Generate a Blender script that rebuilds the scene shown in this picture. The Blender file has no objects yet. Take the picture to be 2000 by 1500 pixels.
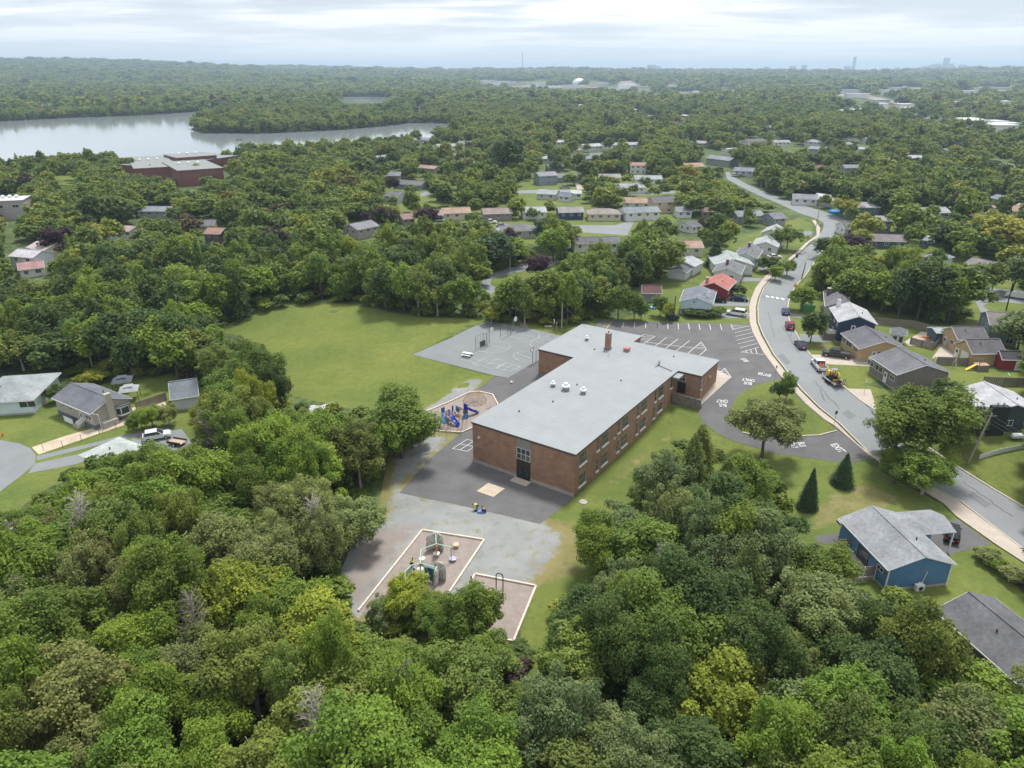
import bpy, bmesh, math, random
import numpy as np
from mathutils import Vector, Matrix
from mathutils.geometry import tessellate_polygon
random.seed(7); rng = np.random.default_rng(7)
S = bpy.context.scene
COL = S.collection
R = math.radians
# ------------------------------------------------------------------ camera
FOC = 1388.0; PITCH = R(23.73); CAMH = 60.0
cam = bpy.data.cameras.new('camera'); camo = bpy.data.objects.new('camera', cam); COL.objects.link(camo)
camo.location = (0, 0, CAMH); camo.rotation_euler = (R(90) - PITCH, 0, 0)
cam.sensor_width = 36; cam.lens = 36 * FOC / 2000; cam.clip_start = 1; cam.clip_end = 40000
S.camera = camo
# ------------------------------------------------------------------ world, sun, exposure
SUN_EL, SUN_AZ = R(65), R(24)       # sun stands beyond the school, a little to the right
w = bpy.data.worlds.new("World"); S.world = w; w.use_nodes = True
nt = w.node_tree; N = nt.nodes; L_ = nt.links; N.clear()
out = N.new('ShaderNodeOutputWorld'); bg = N.new('ShaderNodeBackground')
sky = N.new('ShaderNodeTexSky'); sky.sky_type = 'NISHITA'; sky.sun_disc = False
sky.sun_elevation = SUN_EL; sky.sun_rotation = SUN_AZ; sky.altitude = 60; sky.air_density = 1.2; sky.dust_density = 2.0
tc = N.new('ShaderNodeTexCoord'); sep = N.new('ShaderNodeSeparateXYZ'); L_.new(tc.outputs['Generated'], sep.inputs[0])
def M_(op, a, b=None, c=None):
    n = N.new('ShaderNodeMath'); n.operation = op
    for i, v in enumerate((a, b, c)):
        if v is None: continue
        if isinstance(v, (int, float)): n.inputs[i].default_value = v
        else: L_.new(v, n.inputs[i])
    return n.outputs[0]
zc = M_('MAXIMUM', sep.outputs[2], 0.0); den = M_('ADD', zc, 0.055)
cx = M_('DIVIDE', sep.outputs[0], den); cy = M_('DIVIDE', sep.outputs[1], den)
cmb = N.new('ShaderNodeCombineXYZ'); L_.new(cx, cmb.inputs[0]); L_.new(cy, cmb.inputs[1])
def wnoise(scale, det, rough, off):
    mp = N.new('ShaderNodeMapping'); mp.inputs['Location'].default_value = off; mp.inputs['Scale'].default_value = (0.55, 1, 1)
    L_.new(cmb.outputs[0], mp.inputs[0]); n = N.new('ShaderNodeTexNoise'); n.inputs['Scale'].default_value = scale
    n.inputs['Detail'].default_value = det; n.inputs['Roughness'].default_value = rough; n.inputs['Distortion'].default_value = .35
    L_.new(mp.outputs[0], n.inputs['Vector']); return n.outputs['Fac']
n1 = wnoise(.42, 10, .55, (3.1, 1.7, 0)); n2 = wnoise(1.6, 8, .6, (8.0, 2.0, 0))
cl = M_('ADD', M_('MULTIPLY', n1, .75), M_('MULTIPLY', n2, .25))
rp = N.new('ShaderNodeValToRGB'); L_.new(cl, rp.inputs[0])
e = rp.color_ramp; e.elements[0].position = .42; e.elements[0].color = (.52, .58, .65, 1); e.elements[1].position = .62; e.elements[1].color = (.86, .87, .88, 1)
q = e.elements.new(.475); q.color = (.66, .71, .76, 1); q = e.elements.new(.53); q.color = (.98, .98, .98, 1)
hz = M_('SMOOTH_MIN', M_('MULTIPLY', zc, 11.0), 1.0, .2)
hm = N.new('ShaderNodeMixRGB'); L_.new(hz, hm.inputs[0]); hm.inputs[1].default_value = (.70, .755, .81, 1); L_.new(rp.outputs[0], hm.inputs[2])
sc = N.new('ShaderNodeVectorMath'); sc.operation = 'SCALE'; L_.new(sky.outputs[0], sc.inputs[0]); sc.inputs['Scale'].default_value = .09
mx = N.new('ShaderNodeMixRGB'); mx.inputs[0].default_value = .93; L_.new(sc.outputs[0], mx.inputs[1]); L_.new(hm.outputs[0], mx.inputs[2])
L_.new(mx.outputs[0], bg.inputs[0]); bg.inputs[1].default_value = 0.72; L_.new(bg.outputs[0], out.inputs[0])
sl = bpy.data.lights.new('sun', 'SUN'); so = bpy.data.objects.new('sun', sl); COL.objects.link(so)
sl.energy = 2.4; sl.angle = R(11); sl.color = (1, .965, .90)
sd = Vector((math.sin(SUN_AZ) * math.cos(SUN_EL), math.cos(SUN_AZ) * math.cos(SUN_EL), math.sin(SUN_EL)))
so.rotation_euler = sd.to_track_quat('Z', 'Y').to_euler(); so.location = (0, 60, 140)
S.view_settings.view_transform = 'Standard'; S.view_settings.look = 'None'; S.view_settings.gamma = 1
S.view_settings.use_curve_mapping = False; S.view_settings.exposure = 0.93
S.render.resolution_x = 1024; S.render.resolution_y = 768
S.cycles.max_bounces = 6; S.cycles.diffuse_bounces = 3; S.cycles.volume_bounces = 0; S.cycles.transparent_max_bounces = 6
HAZE = .000145
# ------------------------------------------------------------------ survey: terrain height and measured points
def sm(a, b, x):
    t = min(1.0, max(0.0, (x - a) / (b - a))); return t * t * (3 - 2 * t)
def h(x, y):
    z = 3.9 * sm(118, 160, y + .4 * x)
    d = math.hypot(x, y)
    if d > 1900:
        k = sm(1900, 6500, d); az = x / max(y, 1)
        z += k * (44 + 50 * sm(.0, -.6, az) + 6 * math.sin(az * 9 + 1) + 5 * math.sin(az * 23 + d * .0012))
        z += 14 * sm(1900, 3200, d) * math.sin(d * .0021 + az * 5) ** 2 * (1 - sm(5200, 6500, d))
    return z
SP, CP = math.sin(PITCH), math.cos(PITCH)
def G(px, py, dz=0.0):
    """point on the terrain (plus dz) measured at photo pixel px,py"""
    u = (px - 1000) / FOC; v = (750 - py) / FOC
    dx, dy, dd = u, CP + v * SP, -SP + v * CP
    z = dz; x = y = 0
    for _ in range(14):
        t = (z - CAMH) / dd if dd < -1e-4 else 9000.
        x, y = dx * t, dy * t
        z = .5 * z + .5 * (h(x, y) + dz)
    return Vector((x, y, h(x, y) + dz))
def GZ(px, py, z):
    u = (px - 1000) / FOC; v = (750 - py) / FOC; t = (z - CAMH) / (-SP + v * CP)
    return Vector((u * t, (CP + v * SP) * t, z))
def PX(x, y, z):
    dz = z - CAMH; f = y * CP - dz * SP
    if f <= 1: return (-9999, -9999)
    return (1000 + FOC * x / f, 750 - FOC * (y * SP + dz * CP) / f)
# ------------------------------------------------------------------ materials
MATS = {}
def mat(name, c, rough=.85, var=.12, scale=1.0, c2=None, bump=0, spec=.3, metal=0, scale2=None, obj=False, det=5, stretch=None):
    if name in MATS: return MATS[name]
    m = bpy.data.materials.new(name); m.use_nodes = True; n = m.node_tree.nodes; l = m.node_tree.links
    b = n['Principled BSDF']; b.inputs['Roughness'].default_value = rough; b.inputs['Metallic'].default_value = metal
    b.inputs['Specular IOR Level'].default_value = spec
    t = n.new('ShaderNodeTexCoord'); nz = n.new('ShaderNodeTexNoise'); nz.inputs['Scale'].default_value = scale; nz.inputs['Detail'].default_value = det
    nz.inputs['Roughness'].default_value = .62
    src = t.outputs['Object']
    if stretch:
        mp = n.new('ShaderNodeMapping'); mp.inputs['Scale'].default_value = stretch; l.new(src, mp.inputs[0]); src = mp.outputs[0]
    l.new(src, nz.inputs['Vector'])
    r = n.new('ShaderNodeValToRGB'); l.new(nz.outputs['Fac'], r.inputs[0])
    k1 = [max(0, x * (1 - var)) for x in c[:3]]; k2 = list(c2[:3]) if c2 else [min(1, x * (1 + var)) for x in c[:3]]
    r.color_ramp.elements[0].position = .36; r.color_ramp.elements[1].position = .64
    r.color_ramp.elements[0].color = k1 + [1]; r.color_ramp.elements[1].color = k2 + [1]
    col = r.outputs[0]
    if scale2:
        n2 = n.new('ShaderNodeTexNoise'); n2.inputs['Scale'].default_value = scale2; n2.inputs['Detail'].default_value = 3; l.new(t.outputs['Object'], n2.inputs['Vector'])
        r2 = n.new('ShaderNodeMapRange'); r2.inputs[1].default_value = .3; r2.inputs[2].default_value = .7; r2.inputs[3].default_value = 1 - var * 1.1; r2.inputs[4].default_value = 1 + var * 1.1
        l.new(n2.outputs['Fac'], r2.inputs[0]); s = n.new('ShaderNodeVectorMath'); s.operation = 'SCALE'; l.new(col, s.inputs[0]); l.new(r2.outputs[0], s.inputs['Scale']); col = s.outputs[0]
    if obj:
        oi = n.new('ShaderNodeObjectInfo'); mm = n.new('ShaderNodeMixRGB'); mm.blend_type = 'MULTIPLY'; mm.inputs[0].default_value = 1
        l.new(oi.outputs['Color'], mm.inputs[1]); l.new(col, mm.inputs[2]); col = mm.outputs[0]
    l.new(col, b.inputs['Base Color'])
    if bump:
        bm_ = n.new('ShaderNodeBump'); bm_.inputs['Strength'].default_value = bump; bm_.inputs['Distance'].default_value = .1
        l.new(nz.outputs['Fac'], bm_.inputs['Height']); l.new(bm_.outputs[0], b.inputs['Normal'])
    MATS[name] = m; return m
def leafmat(name, random_tint=False):
    m = bpy.data.materials.new(name); m.use_nodes = True; n = m.node_tree.nodes; l = m.node_tree.links
    b = n['Principled BSDF']; b.inputs['Roughness'].default_value = .6; b.inputs['Specular IOR Level'].default_value = .25
    oi = n.new('ShaderNodeObjectInfo'); at = n.new('ShaderNodeAttribute'); at.attribute_name = 'tint'
    if random_tint:
        r = n.new('ShaderNodeValToRGB'); l.new(oi.outputs['Random'], r.inputs[0]); r.color_ramp.interpolation = 'LINEAR'
        cols = [(0, (0.075, 0.115, 0.03)), (0.12, (0.11, 0.16, 0.034)), (0.3, (0.15, 0.205, 0.038)), (0.5, (0.18, 0.232, 0.042)), (0.66, (0.125, 0.175, 0.046)), (0.8, (0.215, 0.258, 0.046)), (0.9, (0.25, 0.275, 0.052)), (0.955, (0.068, 0.105, 0.034)), (0.975, (0.06, 0.03, 0.034)), (1, (0.29, 0.3, 0.06))]
        r.color_ramp.elements[0].color = (*cols[0][1], 1); r.color_ramp.elements[1].color = (*cols[-1][1], 1)
        for p, c in cols[1:-1]:
            q = r.color_ramp.elements.new(p); q.color = (*c, 1)
        base = r.outputs[0]
    else: base = oi.outputs['Color']
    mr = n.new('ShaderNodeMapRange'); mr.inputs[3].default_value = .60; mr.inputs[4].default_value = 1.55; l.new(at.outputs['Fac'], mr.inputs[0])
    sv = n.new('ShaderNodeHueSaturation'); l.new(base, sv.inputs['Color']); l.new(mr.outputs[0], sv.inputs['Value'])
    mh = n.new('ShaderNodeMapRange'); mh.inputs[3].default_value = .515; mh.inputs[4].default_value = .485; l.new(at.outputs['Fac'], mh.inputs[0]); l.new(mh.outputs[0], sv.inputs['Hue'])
    sv.inputs['Saturation'].default_value = 1.04
    l.new(sv.outputs[0], b.inputs['Base Color'])
    tr = n.new('ShaderNodeBsdfTranslucent'); l.new(sv.outputs[0], tr.inputs[0]); mxs = n.new('ShaderNodeMixShader'); mxs.inputs[0].default_value = .42
    l.new(b.outputs[0], mxs.inputs[1]); l.new(tr.outputs[0], mxs.inputs[2]); l.new(mxs.outputs[0], n['Material Output'].inputs[0])
    MATS[name] = m; return m
LEAF = leafmat('leaf_tinted'); LEAFR = leafmat('leaf_mixed', True)
def plain(name, c, rough=.6, metal=0, spec=.4): return mat(name, c, rough, .05, 3.0, spec=spec, metal=metal, det=2)
M = dict(
 under=mat('undergrowth', (.070, .100, .030), .95, .35, .12, scale2=.9),
 grass=mat('grass', (.108, .146, .028), .95, .10, .055, c2=(.150, .172, .036), scale2=.9, det=9),
 lawn=mat('lawn_grass', (.100, .142, .028), .95, .12, .10, c2=(.142, .166, .036), scale2=1.3, det=9),
 dry=mat('dry_grass', (.165, .160, .055), .95, .12, .30, c2=(.22, .19, .08), scale2=1.5, det=9),
 asph=mat('dark_asphalt', (.108, .106, .110), .9, .06, .25, scale2=6, det=8, c2=(.132, .129, .132)),
 court=mat('old_asphalt', (.195, .207, .216), .9, .07, .2, scale2=5, det=8),
 road=mat('weathered_asphalt', (.205, .216, .226), .85, .06, .12, scale2=4, det=8),
 walk=mat('concrete', (.41, .355, .305), .9, .07, .5, scale2=5),
 gravel=mat('gravel', (.225, .236, .234), .95, .10, .16, c2=(.270, .275, .268), scale2=9, det=10),
 dirt=mat('brown_gravel', (.235, .205, .185), .95, .12, .3, scale2=9, det=9),
 chips=mat('wood_chips', (.265, .222, .198), .95, .10, .8, scale2=8, det=8),
 sand=mat('sandy_drive', (.46, .38, .29), .95, .10, .4, scale2=5),
 kerb=mat('kerb_concrete', (.46, .40, .33), .9, .06, 1),
 paint=plain('white_paint', (.78, .78, .78), .7), wornpaint=mat('worn_paint', (.45, .46, .46), .8, .25, .6), ypaint=plain('yellow_paint', (.55, .42, .18), .7),
 brick=None, timber=mat('timber', (.56, .49, .42), .85, .15, 3), greytimber=mat('grey_timber', (.20, .17, .15), .9, .18, 2, stretch=(4, 4, .6)),
 water=None, bark=mat('bark', (.10, .085, .07), .95, .2, 3), birchbark=mat('pale_bark', (.34, .31, .28), .9, .25, 4), deadwood=mat('dead_wood', (.20, .17, .15), .95, .15, 5),
 white=mat('white_siding', (.68, .69, .70), .7, .05, .8), glass=plain('window_glass', (.035, .042, .052), .12, 0, .6), metal=plain('galvanised_metal', (.45, .46, .47), .4, .7),
 black=plain('black_metal', (.03, .03, .032), .5), brown=plain('brown_metal', (.10, .055, .04), .5), pole=mat('weathered_pole', (.33, .30, .27), .9, .12, 2),
 rubber=plain('rubber', (.02, .02, .02), .9), chrome=plain('light_lens', (.7, .7, .7), .15), redlens=plain('red_lens', (.45, .02, .02), .2),
 roofmem=None, concrete=mat('grey_concrete', (.33, .31, .29), .9, .12, 1.2, scale2=5),
 stone=mat('pale_stone', (.45, .44, .42), .9, .15, 2), wire=plain('wire', (.05, .05, .05), .7))
def brickmat(name, c1, c2, mortar):
    m = bpy.data.materials.new(name); m.use_nodes = True; n = m.node_tree.nodes; l = m.node_tree.links; b = n['Principled BSDF']; b.inputs['Roughness'].default_value = .9
    g = n.new('ShaderNodeNewGeometry'); sp = n.new('ShaderNodeSeparateXYZ'); l.new(g.outputs['Position'], sp.inputs[0])
    ad = n.new('ShaderNodeMath'); ad.operation = 'ADD'; l.new(sp.outputs[0], ad.inputs[0]); l.new(sp.outputs[1], ad.inputs[1])
    cb = n.new('ShaderNodeCombineXYZ'); l.new(ad.outputs[0], cb.inputs[0]); l.new(sp.outputs[2], cb.inputs[1])
    br = n.new('ShaderNodeTexBrick'); l.new(cb.outputs[0], br.inputs['Vector']); br.inputs['Scale'].default_value = 1.0
    br.inputs['Brick Width'].default_value = .30; br.inputs['Row Height'].default_value = .10; br.inputs['Mortar Size'].default_value = .012
    br.inputs['Color1'].default_value = (*c1, 1); br.inputs['Color2'].default_value = (*c2, 1); br.inputs['Mortar'].default_value = (*mortar, 1); br.inputs['Bias'].default_value = 0
    nz = n.new('ShaderNodeTexNoise'); nz.inputs['Scale'].default_value = .8; nz.inputs['Detail'].default_value = 8; l.new(g.outputs['Position'], nz.inputs['Vector'])
    mr = n.new('ShaderNodeMapRange'); mr.inputs[1].default_value = .3; mr.inputs[2].default_value = .7; mr.inputs[3].default_value = .82; mr.inputs[4].default_value = 1.18; l.new(nz.outputs['Fac'], mr.inputs[0])
    s = n.new('ShaderNodeVectorMath'); s.operation = 'SCALE'; l.new(br.outputs[0], s.inputs[0]); l.new(mr.outputs[0], s.inputs['Scale']); l.new(s.outputs[0], b.inputs['Base Color'])
    MATS[name] = m; return m
M['brick'] = brickmat('brown_brick', (.315, .165, .098), (.225, .118, .076), (.28, .205, .16))
M['redbrick'] = brickmat('red_brick', (.17, .050, .042), (.13, .040, .036), (.19, .09, .08))
def watermat():
    m = bpy.data.materials.new('lake_water'); m.use_nodes = True; n = m.node_tree.nodes; l = m.node_tree.links; b = n['Principled BSDF']
    b.inputs['Base Color'].default_value = (.24, .27, .29, 1); b.inputs['Roughness'].default_value = .08; b.inputs['IOR'].default_value = 1.33; b.inputs['Specular IOR Level'].default_value = .5
    g = n.new('ShaderNodeNewGeometry'); mp = n.new('ShaderNodeMapping'); mp.inputs['Scale'].default_value = (.5, 1, 1); l.new(g.outputs['Position'], mp.inputs[0])
    nz = n.new('ShaderNodeTexNoise'); nz.inputs['Scale'].default_value = .35; nz.inputs['Detail'].default_value = 4; l.new(mp.outputs[0], nz.inputs['Vector'])
    bp = n.new('ShaderNodeBump'); bp.inputs['Strength'].default_value = .12; bp.inputs['Distance'].default_value = .12; l.new(nz.outputs['Fac'], bp.inputs['Height']); l.new(bp.outputs[0], b.inputs['Normal'])
    return m
M['water'] = watermat()
def roofmem():
    m = mat('membrane_roof', (.262, .279, .290), .8, .03, .18, c2=(.276, .294, .305), scale2=.5, det=8, stretch=(1, 1, 1))
    n = m.node_tree.nodes; l = m.node_tree.links; b = n['Principled BSDF']; src = b.inputs['Base Color'].links[0].from_socket
    t = n['Texture Coordinate']; sp = n.new('ShaderNodeSeparateXYZ'); mp = n.new('ShaderNodeMapping'); mp.inputs['Rotation'].default_value = (0, 0, 0); l.new(t.outputs['Object'], mp.inputs[0]); l.new(mp.outputs[0], sp.inputs[0])
    wv = n.new('ShaderNodeTexWave'); wv.wave_type = 'BANDS'; wv.bands_direction = 'X'; wv.inputs['Scale'].default_value = .314; wv.inputs['Distortion'].default_value = .6; wv.inputs['Detail'].default_value = 1; l.new(mp.outputs[0], wv.inputs['Vector'])
    mr = n.new('ShaderNodeMapRange'); mr.inputs[1].default_value = .9; mr.inputs[2].default_value = 1; mr.inputs[3].default_value = 1; mr.inputs[4].default_value = .89; l.new(wv.outputs['Fac'], mr.inputs[0])
    s = n.new('ShaderNodeVectorMath'); s.operation = 'SCALE'; l.new(src, s.inputs[0]); l.new(mr.outputs[0], s.inputs['Scale']); l.new(s.outputs[0], b.inputs['Base Color'])
    return m
M['roofmem'] = roofmem()
SIDING = {}
def siding(c):
    k = tuple(round(x, 3) for x in c)
    if k not in SIDING: SIDING[k] = mat('siding_%d' % len(SIDING), c, .75, .06, 1.2, scale2=.7, stretch=(.25, .25, 9), bump=.15)
    return SIDING[k]
SHING = {}
def shingle(c):
    k = tuple(round(x, 3) for x in c)
    if k not in SHING: SHING[k] = mat('shingle_%d' % len(SHING), c, .95, .16, 2.2, scale2=.35, det=9, stretch=(1, 1, 1))
    return SHING[k]
# ------------------------------------------------------------------ objects and meshes
def tag(o, label=None, cat=None, group=None, kind=None):
    if label: o['label'] = label
    if cat: o['category'] = cat
    if group: o['group'] = group
    if kind: o['kind'] = kind
    return o
def empty(name, loc, rz=0, label=None, cat=None, group=None, size=.3):
    o = bpy.data.objects.new(name, None); COL.objects.link(o); o.location = loc; o.rotation_euler = (0, 0, rz); o.empty_display_size = size
    return tag(o, label, cat, group)
class MB:
    def __init__(s): s.v = []; s.f = []
    def add(s, vs, fs):
        n = len(s.v); s.v += [tuple(v) for v in vs]; s.f += [tuple(i + n for i in f) for f in fs]; return s
    def box(s, x0, x1, y0, y1, z0, z1, mtx=None):
        vs = [Vector((x, y, z)) for z in (z0, z1) for y in (y0, y1) for x in (x0, x1)]
        if mtx: vs = [mtx @ v for v in vs]
        return s.add(vs, [(0, 2, 3, 1), (4, 5, 7, 6), (0, 1, 5, 4), (2, 6, 7, 3), (0, 4, 6, 2), (1, 3, 7, 5)])
    def bar(s, a, b, wd, ht=None, up=(0, 0, 1)):
        a = Vector(a); b = Vector(b); ht = ht or wd; d = (b - a); ln = d.length; d.normalize(); up = Vector(up)
        if abs(d.dot(up)) > .98: up = Vector((1, 0, 0))
        sx = d.cross(up).normalized(); uz = sx.cross(d)
        m = Matrix((sx, d, uz)).transposed().to_4x4(); m.translation = a
        return s.box(-wd / 2, wd / 2, 0, ln, -ht / 2, ht / 2, m)
    def tube(s, pts, rad, n=6, closed=False):
        pts = [Vector(p) for p in pts]; rr = rad if isinstance(rad, (list, tuple)) else [rad] * len(pts); rings = []
        for i, p in enumerate(pts):
            d = (pts[min(i + 1, len(pts) - 1)] - pts[max(i - 1, 0)]).normalized(); a = Vector((0, 0, 1)) if abs(d.z) < .9 else Vector((1, 0, 0))
            x = d.cross(a).normalized(); y = d.cross(x)
            rings.append([p + rr[i] * (math.cos(2 * math.pi * k / n) * x + math.sin(2 * math.pi * k / n) * y) for k in range(n)])
        vs = [v for r_ in rings for v in r_]; fs = []
        for i in range(len(pts) - 1):
            for k in range(n): fs.append((i * n + k, i * n + (k + 1) % n, (i + 1) * n + (k + 1) % n, (i + 1) * n + k))
        fs.append(tuple(reversed(range(n)))); fs.append(tuple((len(pts) - 1) * n + k for k in range(n)))
        return s.add(vs, fs)
    def lathe(s, prof, c=(0, 0, 0), n=12):
        vs = []; fs = []
        for r_, z in prof:
            for k in range(n): vs.append((c[0] + r_ * math.cos(2 * math.pi * k / n), c[1] + r_ * math.sin(2 * math.pi * k / n), c[2] + z))
        for i in range(len(prof) - 1):
            for k in range(n): fs.append((i * n + k, i * n + (k + 1) % n, (i + 1) * n + (k + 1) % n, (i + 1) * n + k))
        fs.append(tuple(reversed(range(n)))); fs.append(tuple((len(prof) - 1) * n + k for k in range(n)))
        return s.add(vs, fs)
    def prism(s, poly, z0, z1):
        n = len(poly); vs = [(p[0], p[1], z0) for p in poly] + [(p[0], p[1], z1) for p in poly]
        return s.add(vs, [tuple(reversed(range(n))), tuple(range(n, 2 * n))] + [(i, (i + 1) % n, (i + 1) % n + n, i + n) for i in range(n)])
    def side(s, prof, y0, y1, taper=None):
        """side profile in x,z extruded across y"""
        n = len(prof); vs = []
        for y in (y0, y1):
            for x, z in prof: vs.append((x, y * (taper(z) if taper else 1), z))
        return s.add(vs, [tuple(range(n)), tuple(reversed(range(n, 2 * n)))] + [(i, i + n, (i + 1) % n + n, (i + 1) % n) for i in range(n)])
    def mesh(s, name, m=None, smooth=False):
        me = bpy.data.meshes.new(name); me.from_pydata(s.v, [], s.f)
        if m: me.materials.append(m)
        if smooth: me.shade_smooth()
        return me
    def build(s, name, m, parent=None, loc=None, rz=0, smooth=False):
        return put(name, s.mesh(name, m, smooth), parent, loc, rz)
def put(name, me, parent=None, loc=None, rz=0, scale=None):
    o = bpy.data.objects.new(name, me); COL.objects.link(o)
    if parent: o.parent = parent
    if loc is not None: o.location = loc
    if rz: o.rotation_euler = (0, 0, rz)
    if scale: o.scale = scale if isinstance(scale, (tuple, list)) else (scale,) * 3
    return o
KIDS = {}
def kids(o): return [c for c in bpy.data.objects if c.parent is o]
def copy_tree(o, parent=None, ch=None):
    if ch is None: ch = {}; [ch.setdefault(x.parent, []).append(x) for x in list(bpy.data.objects) if x.parent]
    c = o.copy(); COL.objects.link(c); c.parent = parent
    for k in ch.get(o, []): copy_tree(k, c, ch)
    return c
def drape(name, polys, m, off, cell=3.0, label=None, kind='structure', jit=0, parent=None):
    """lay one or more outlines (lists of (px,py) survey points or Vectors) on the terrain as a sheet"""
    bm = bmesh.new(); r_ = random.Random(len(name) * 31 + 5)
    for poly in polys:
        pts = [p.copy() if isinstance(p, Vector) else G(*p) for p in poly]
        if jit:
            q = []
            for i, a in enumerate(pts):
                b = pts[(i + 1) % len(pts)]; n = max(1, int((b - a).length / (jit * 1.3)))
                for k in range(n): q.append(a.lerp(b, k / n) + Vector((r_.uniform(-jit, jit), r_.uniform(-jit, jit), 0)) * .5)
            pts = q
        vs = [Vector((p.x, p.y, 0)) for p in pts]; b2 = bmesh.new(); bv = [b2.verts.new(v) for v in vs]
        for t in tessellate_polygon([vs]):
            try: b2.faces.new([bv[i] for i in t])
            except ValueError: pass
        me = bpy.data.meshes.new('t'); b2.to_mesh(me); b2.free(); bm.from_mesh(me); bpy.data.meshes.remove(me)
    if cell:
        xs = [v.co.x for v in bm.verts]; ys = [v.co.y for v in bm.verts]
        for ax, lo, hi in ((0, min(xs), max(xs)), (1, min(ys), max(ys))):
            k = math.floor(lo / cell) + 1
            while k * cell < hi:
                no = (1, 0, 0) if ax == 0 else (0, 1, 0); co = (k * cell, 0, 0) if ax == 0 else (0, k * cell, 0)
                bmesh.ops.bisect_plane(bm, geom=bm.verts[:] + bm.edges[:] + bm.faces[:], dist=1e-4, plane_co=co, plane_no=no); k += 1
    for v in bm.verts: v.co.z = h(v.co.x, v.co.y) + off
    for f in bm.faces:
        f.normal_update()
        if f.normal.z < 0: f.normal_flip()
    me = bpy.data.meshes.new(name); bm.to_mesh(me); bm.free(); me.materials.append(m)
    o = put(name, me, parent)
    if not parent: o['kind'] = kind
    if label: o['label'] = label
    return o

def blend(name, A, B_m, w=1.0):
    """material that turns from B (outline) to A (inside) along a noisy edge, by the sheet's own 'ed' attribute"""
    m = A.copy(); m.name = name; n = m.node_tree.nodes; l = m.node_tree.links; b = n['Principled BSDF']
    ca = b.inputs['Base Color'].links[0].from_socket
    src = B_m.node_tree.nodes['Color Ramp']; r = n.new('ShaderNodeValToRGB')
    for i in (0, 1): r.color_ramp.elements[i].position = src.color_ramp.elements[i].position; r.color_ramp.elements[i].color = src.color_ramp.elements[i].color
    t = n['Texture Coordinate']; nz = n.new('ShaderNodeTexNoise'); nz.inputs['Scale'].default_value = .10; nz.inputs['Detail'].default_value = 9; l.new(t.outputs['Object'], nz.inputs['Vector']); l.new(nz.outputs['Fac'], r.inputs[0])
    at = n.new('ShaderNodeAttribute'); at.attribute_name = 'ed'; n2 = n.new('ShaderNodeTexNoise'); n2.inputs['Scale'].default_value = .55 * w; n2.inputs['Detail'].default_value = 8; n2.inputs['Roughness'].default_value = .7; l.new(t.outputs['Object'], n2.inputs['Vector'])
    a = n.new('ShaderNodeMath'); a.operation = 'MULTIPLY_ADD'; l.new(n2.outputs['Fac'], a.inputs[0]); a.inputs[1].default_value = 2.2; a.inputs[2].default_value = -1.35
    s = n.new('ShaderNodeMath'); s.operation = 'ADD'; l.new(a.outputs[0], s.inputs[0]); l.new(at.outputs['Fac'], s.inputs[1])
    mr = n.new('ShaderNodeMapRange'); mr.interpolation_type = 'SMOOTHSTEP'; mr.inputs[1].default_value = .15; mr.inputs[2].default_value = .75; l.new(s.outputs[0], mr.inputs[0])
    mx_ = n.new('ShaderNodeMixRGB'); l.new(mr.outputs[0], mx_.inputs[0]); l.new(r.outputs[0], mx_.inputs[1]); l.new(ca, mx_.inputs[2]); l.new(mx_.outputs[0], b.inputs['Base Color'])
    return m
def segdist(x, y, P):
    d = 1e9
    for a, b in zip(P, P[1:] + P[:1]):
        ex, ey = b[0] - a[0], b[1] - a[1]; q = ex * ex + ey * ey or 1e-9; t = max(0, min(1, ((x - a[0]) * ex + (y - a[1]) * ey) / q)); d = min(d, math.hypot(x - a[0] - t * ex, y - a[1] - t * ey))
    return d
def soft(o, polys, width):
    PP = [[tuple((p if isinstance(p, Vector) else G(*p))[:2]) for p in q] for q in polys]; me = o.data; at = me.attributes.new('ed', 'FLOAT', 'POINT')
    for i, v in enumerate(me.vertices): at.data[i].value = min(1, min(segdist(v.co.x, v.co.y, P) for P in PP) / width)
# ------------------------------------------------------------------ ground, lakes, roads
def axis(lo, a, b, hi, st):
    v = list(np.arange(a, b, st)); s = st; x = b
    while x < hi: v.append(x); s = min(s * 1.09, 170); x += s
    v.append(hi); s = st; x = a - st
    while x > lo: v.insert(0, x); s = min(s * 1.09, 170); x -= s
    v.insert(0, lo); return v
gx = axis(-16000, -150, 150, 16000, 2.5); gy = axis(-900, 35, 215, 15000, 2.5)
vv = [(x, y, h(x, y)) for y in gy for x in gx]; nx = len(gx)
ff = [(j * nx + i, j * nx + i + 1, (j + 1) * nx + i + 1, (j + 1) * nx + i) for j in range(len(gy) - 1) for i in range(nx - 1)]
me = bpy.data.meshes.new('ground'); me.from_pydata(vv, [], ff); me.materials.append(M['under'])
put('ground', me)['kind'] = 'structure'
def WA(s, t, z=0): return Vector((-6.5 + s * UX[0] + t * VX[0], 104 + s * UX[1] + t * VX[1], z))
UX = (math.cos(R(56)), math.sin(R(56))); VX = (UX[1], -UX[0])
LAKE1 = [(-420, 246), (-200, 243), (0, 238), (130, 231), (280, 226), (420, 216), (513, 213), (470, 216), (430, 222), (400, 232), (372, 254), (400, 261), (500, 262), (600, 258), (700, 252), (760, 246), (800, 241), (870, 241), (903, 250), (890, 268), (760, 288), (600, 303), (400, 312), (200, 325), (0, 335), (-300, 350)]
LAKE2 = [(664, 191), (762, 190), (745, 198), (672, 199)]
drape('lake', [LAKE1], M['water'], .35, 0, 'broad grey lake behind the wooded peninsula')
drape('far_lake', [LAKE2], M['water'], .35, 0)
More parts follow.
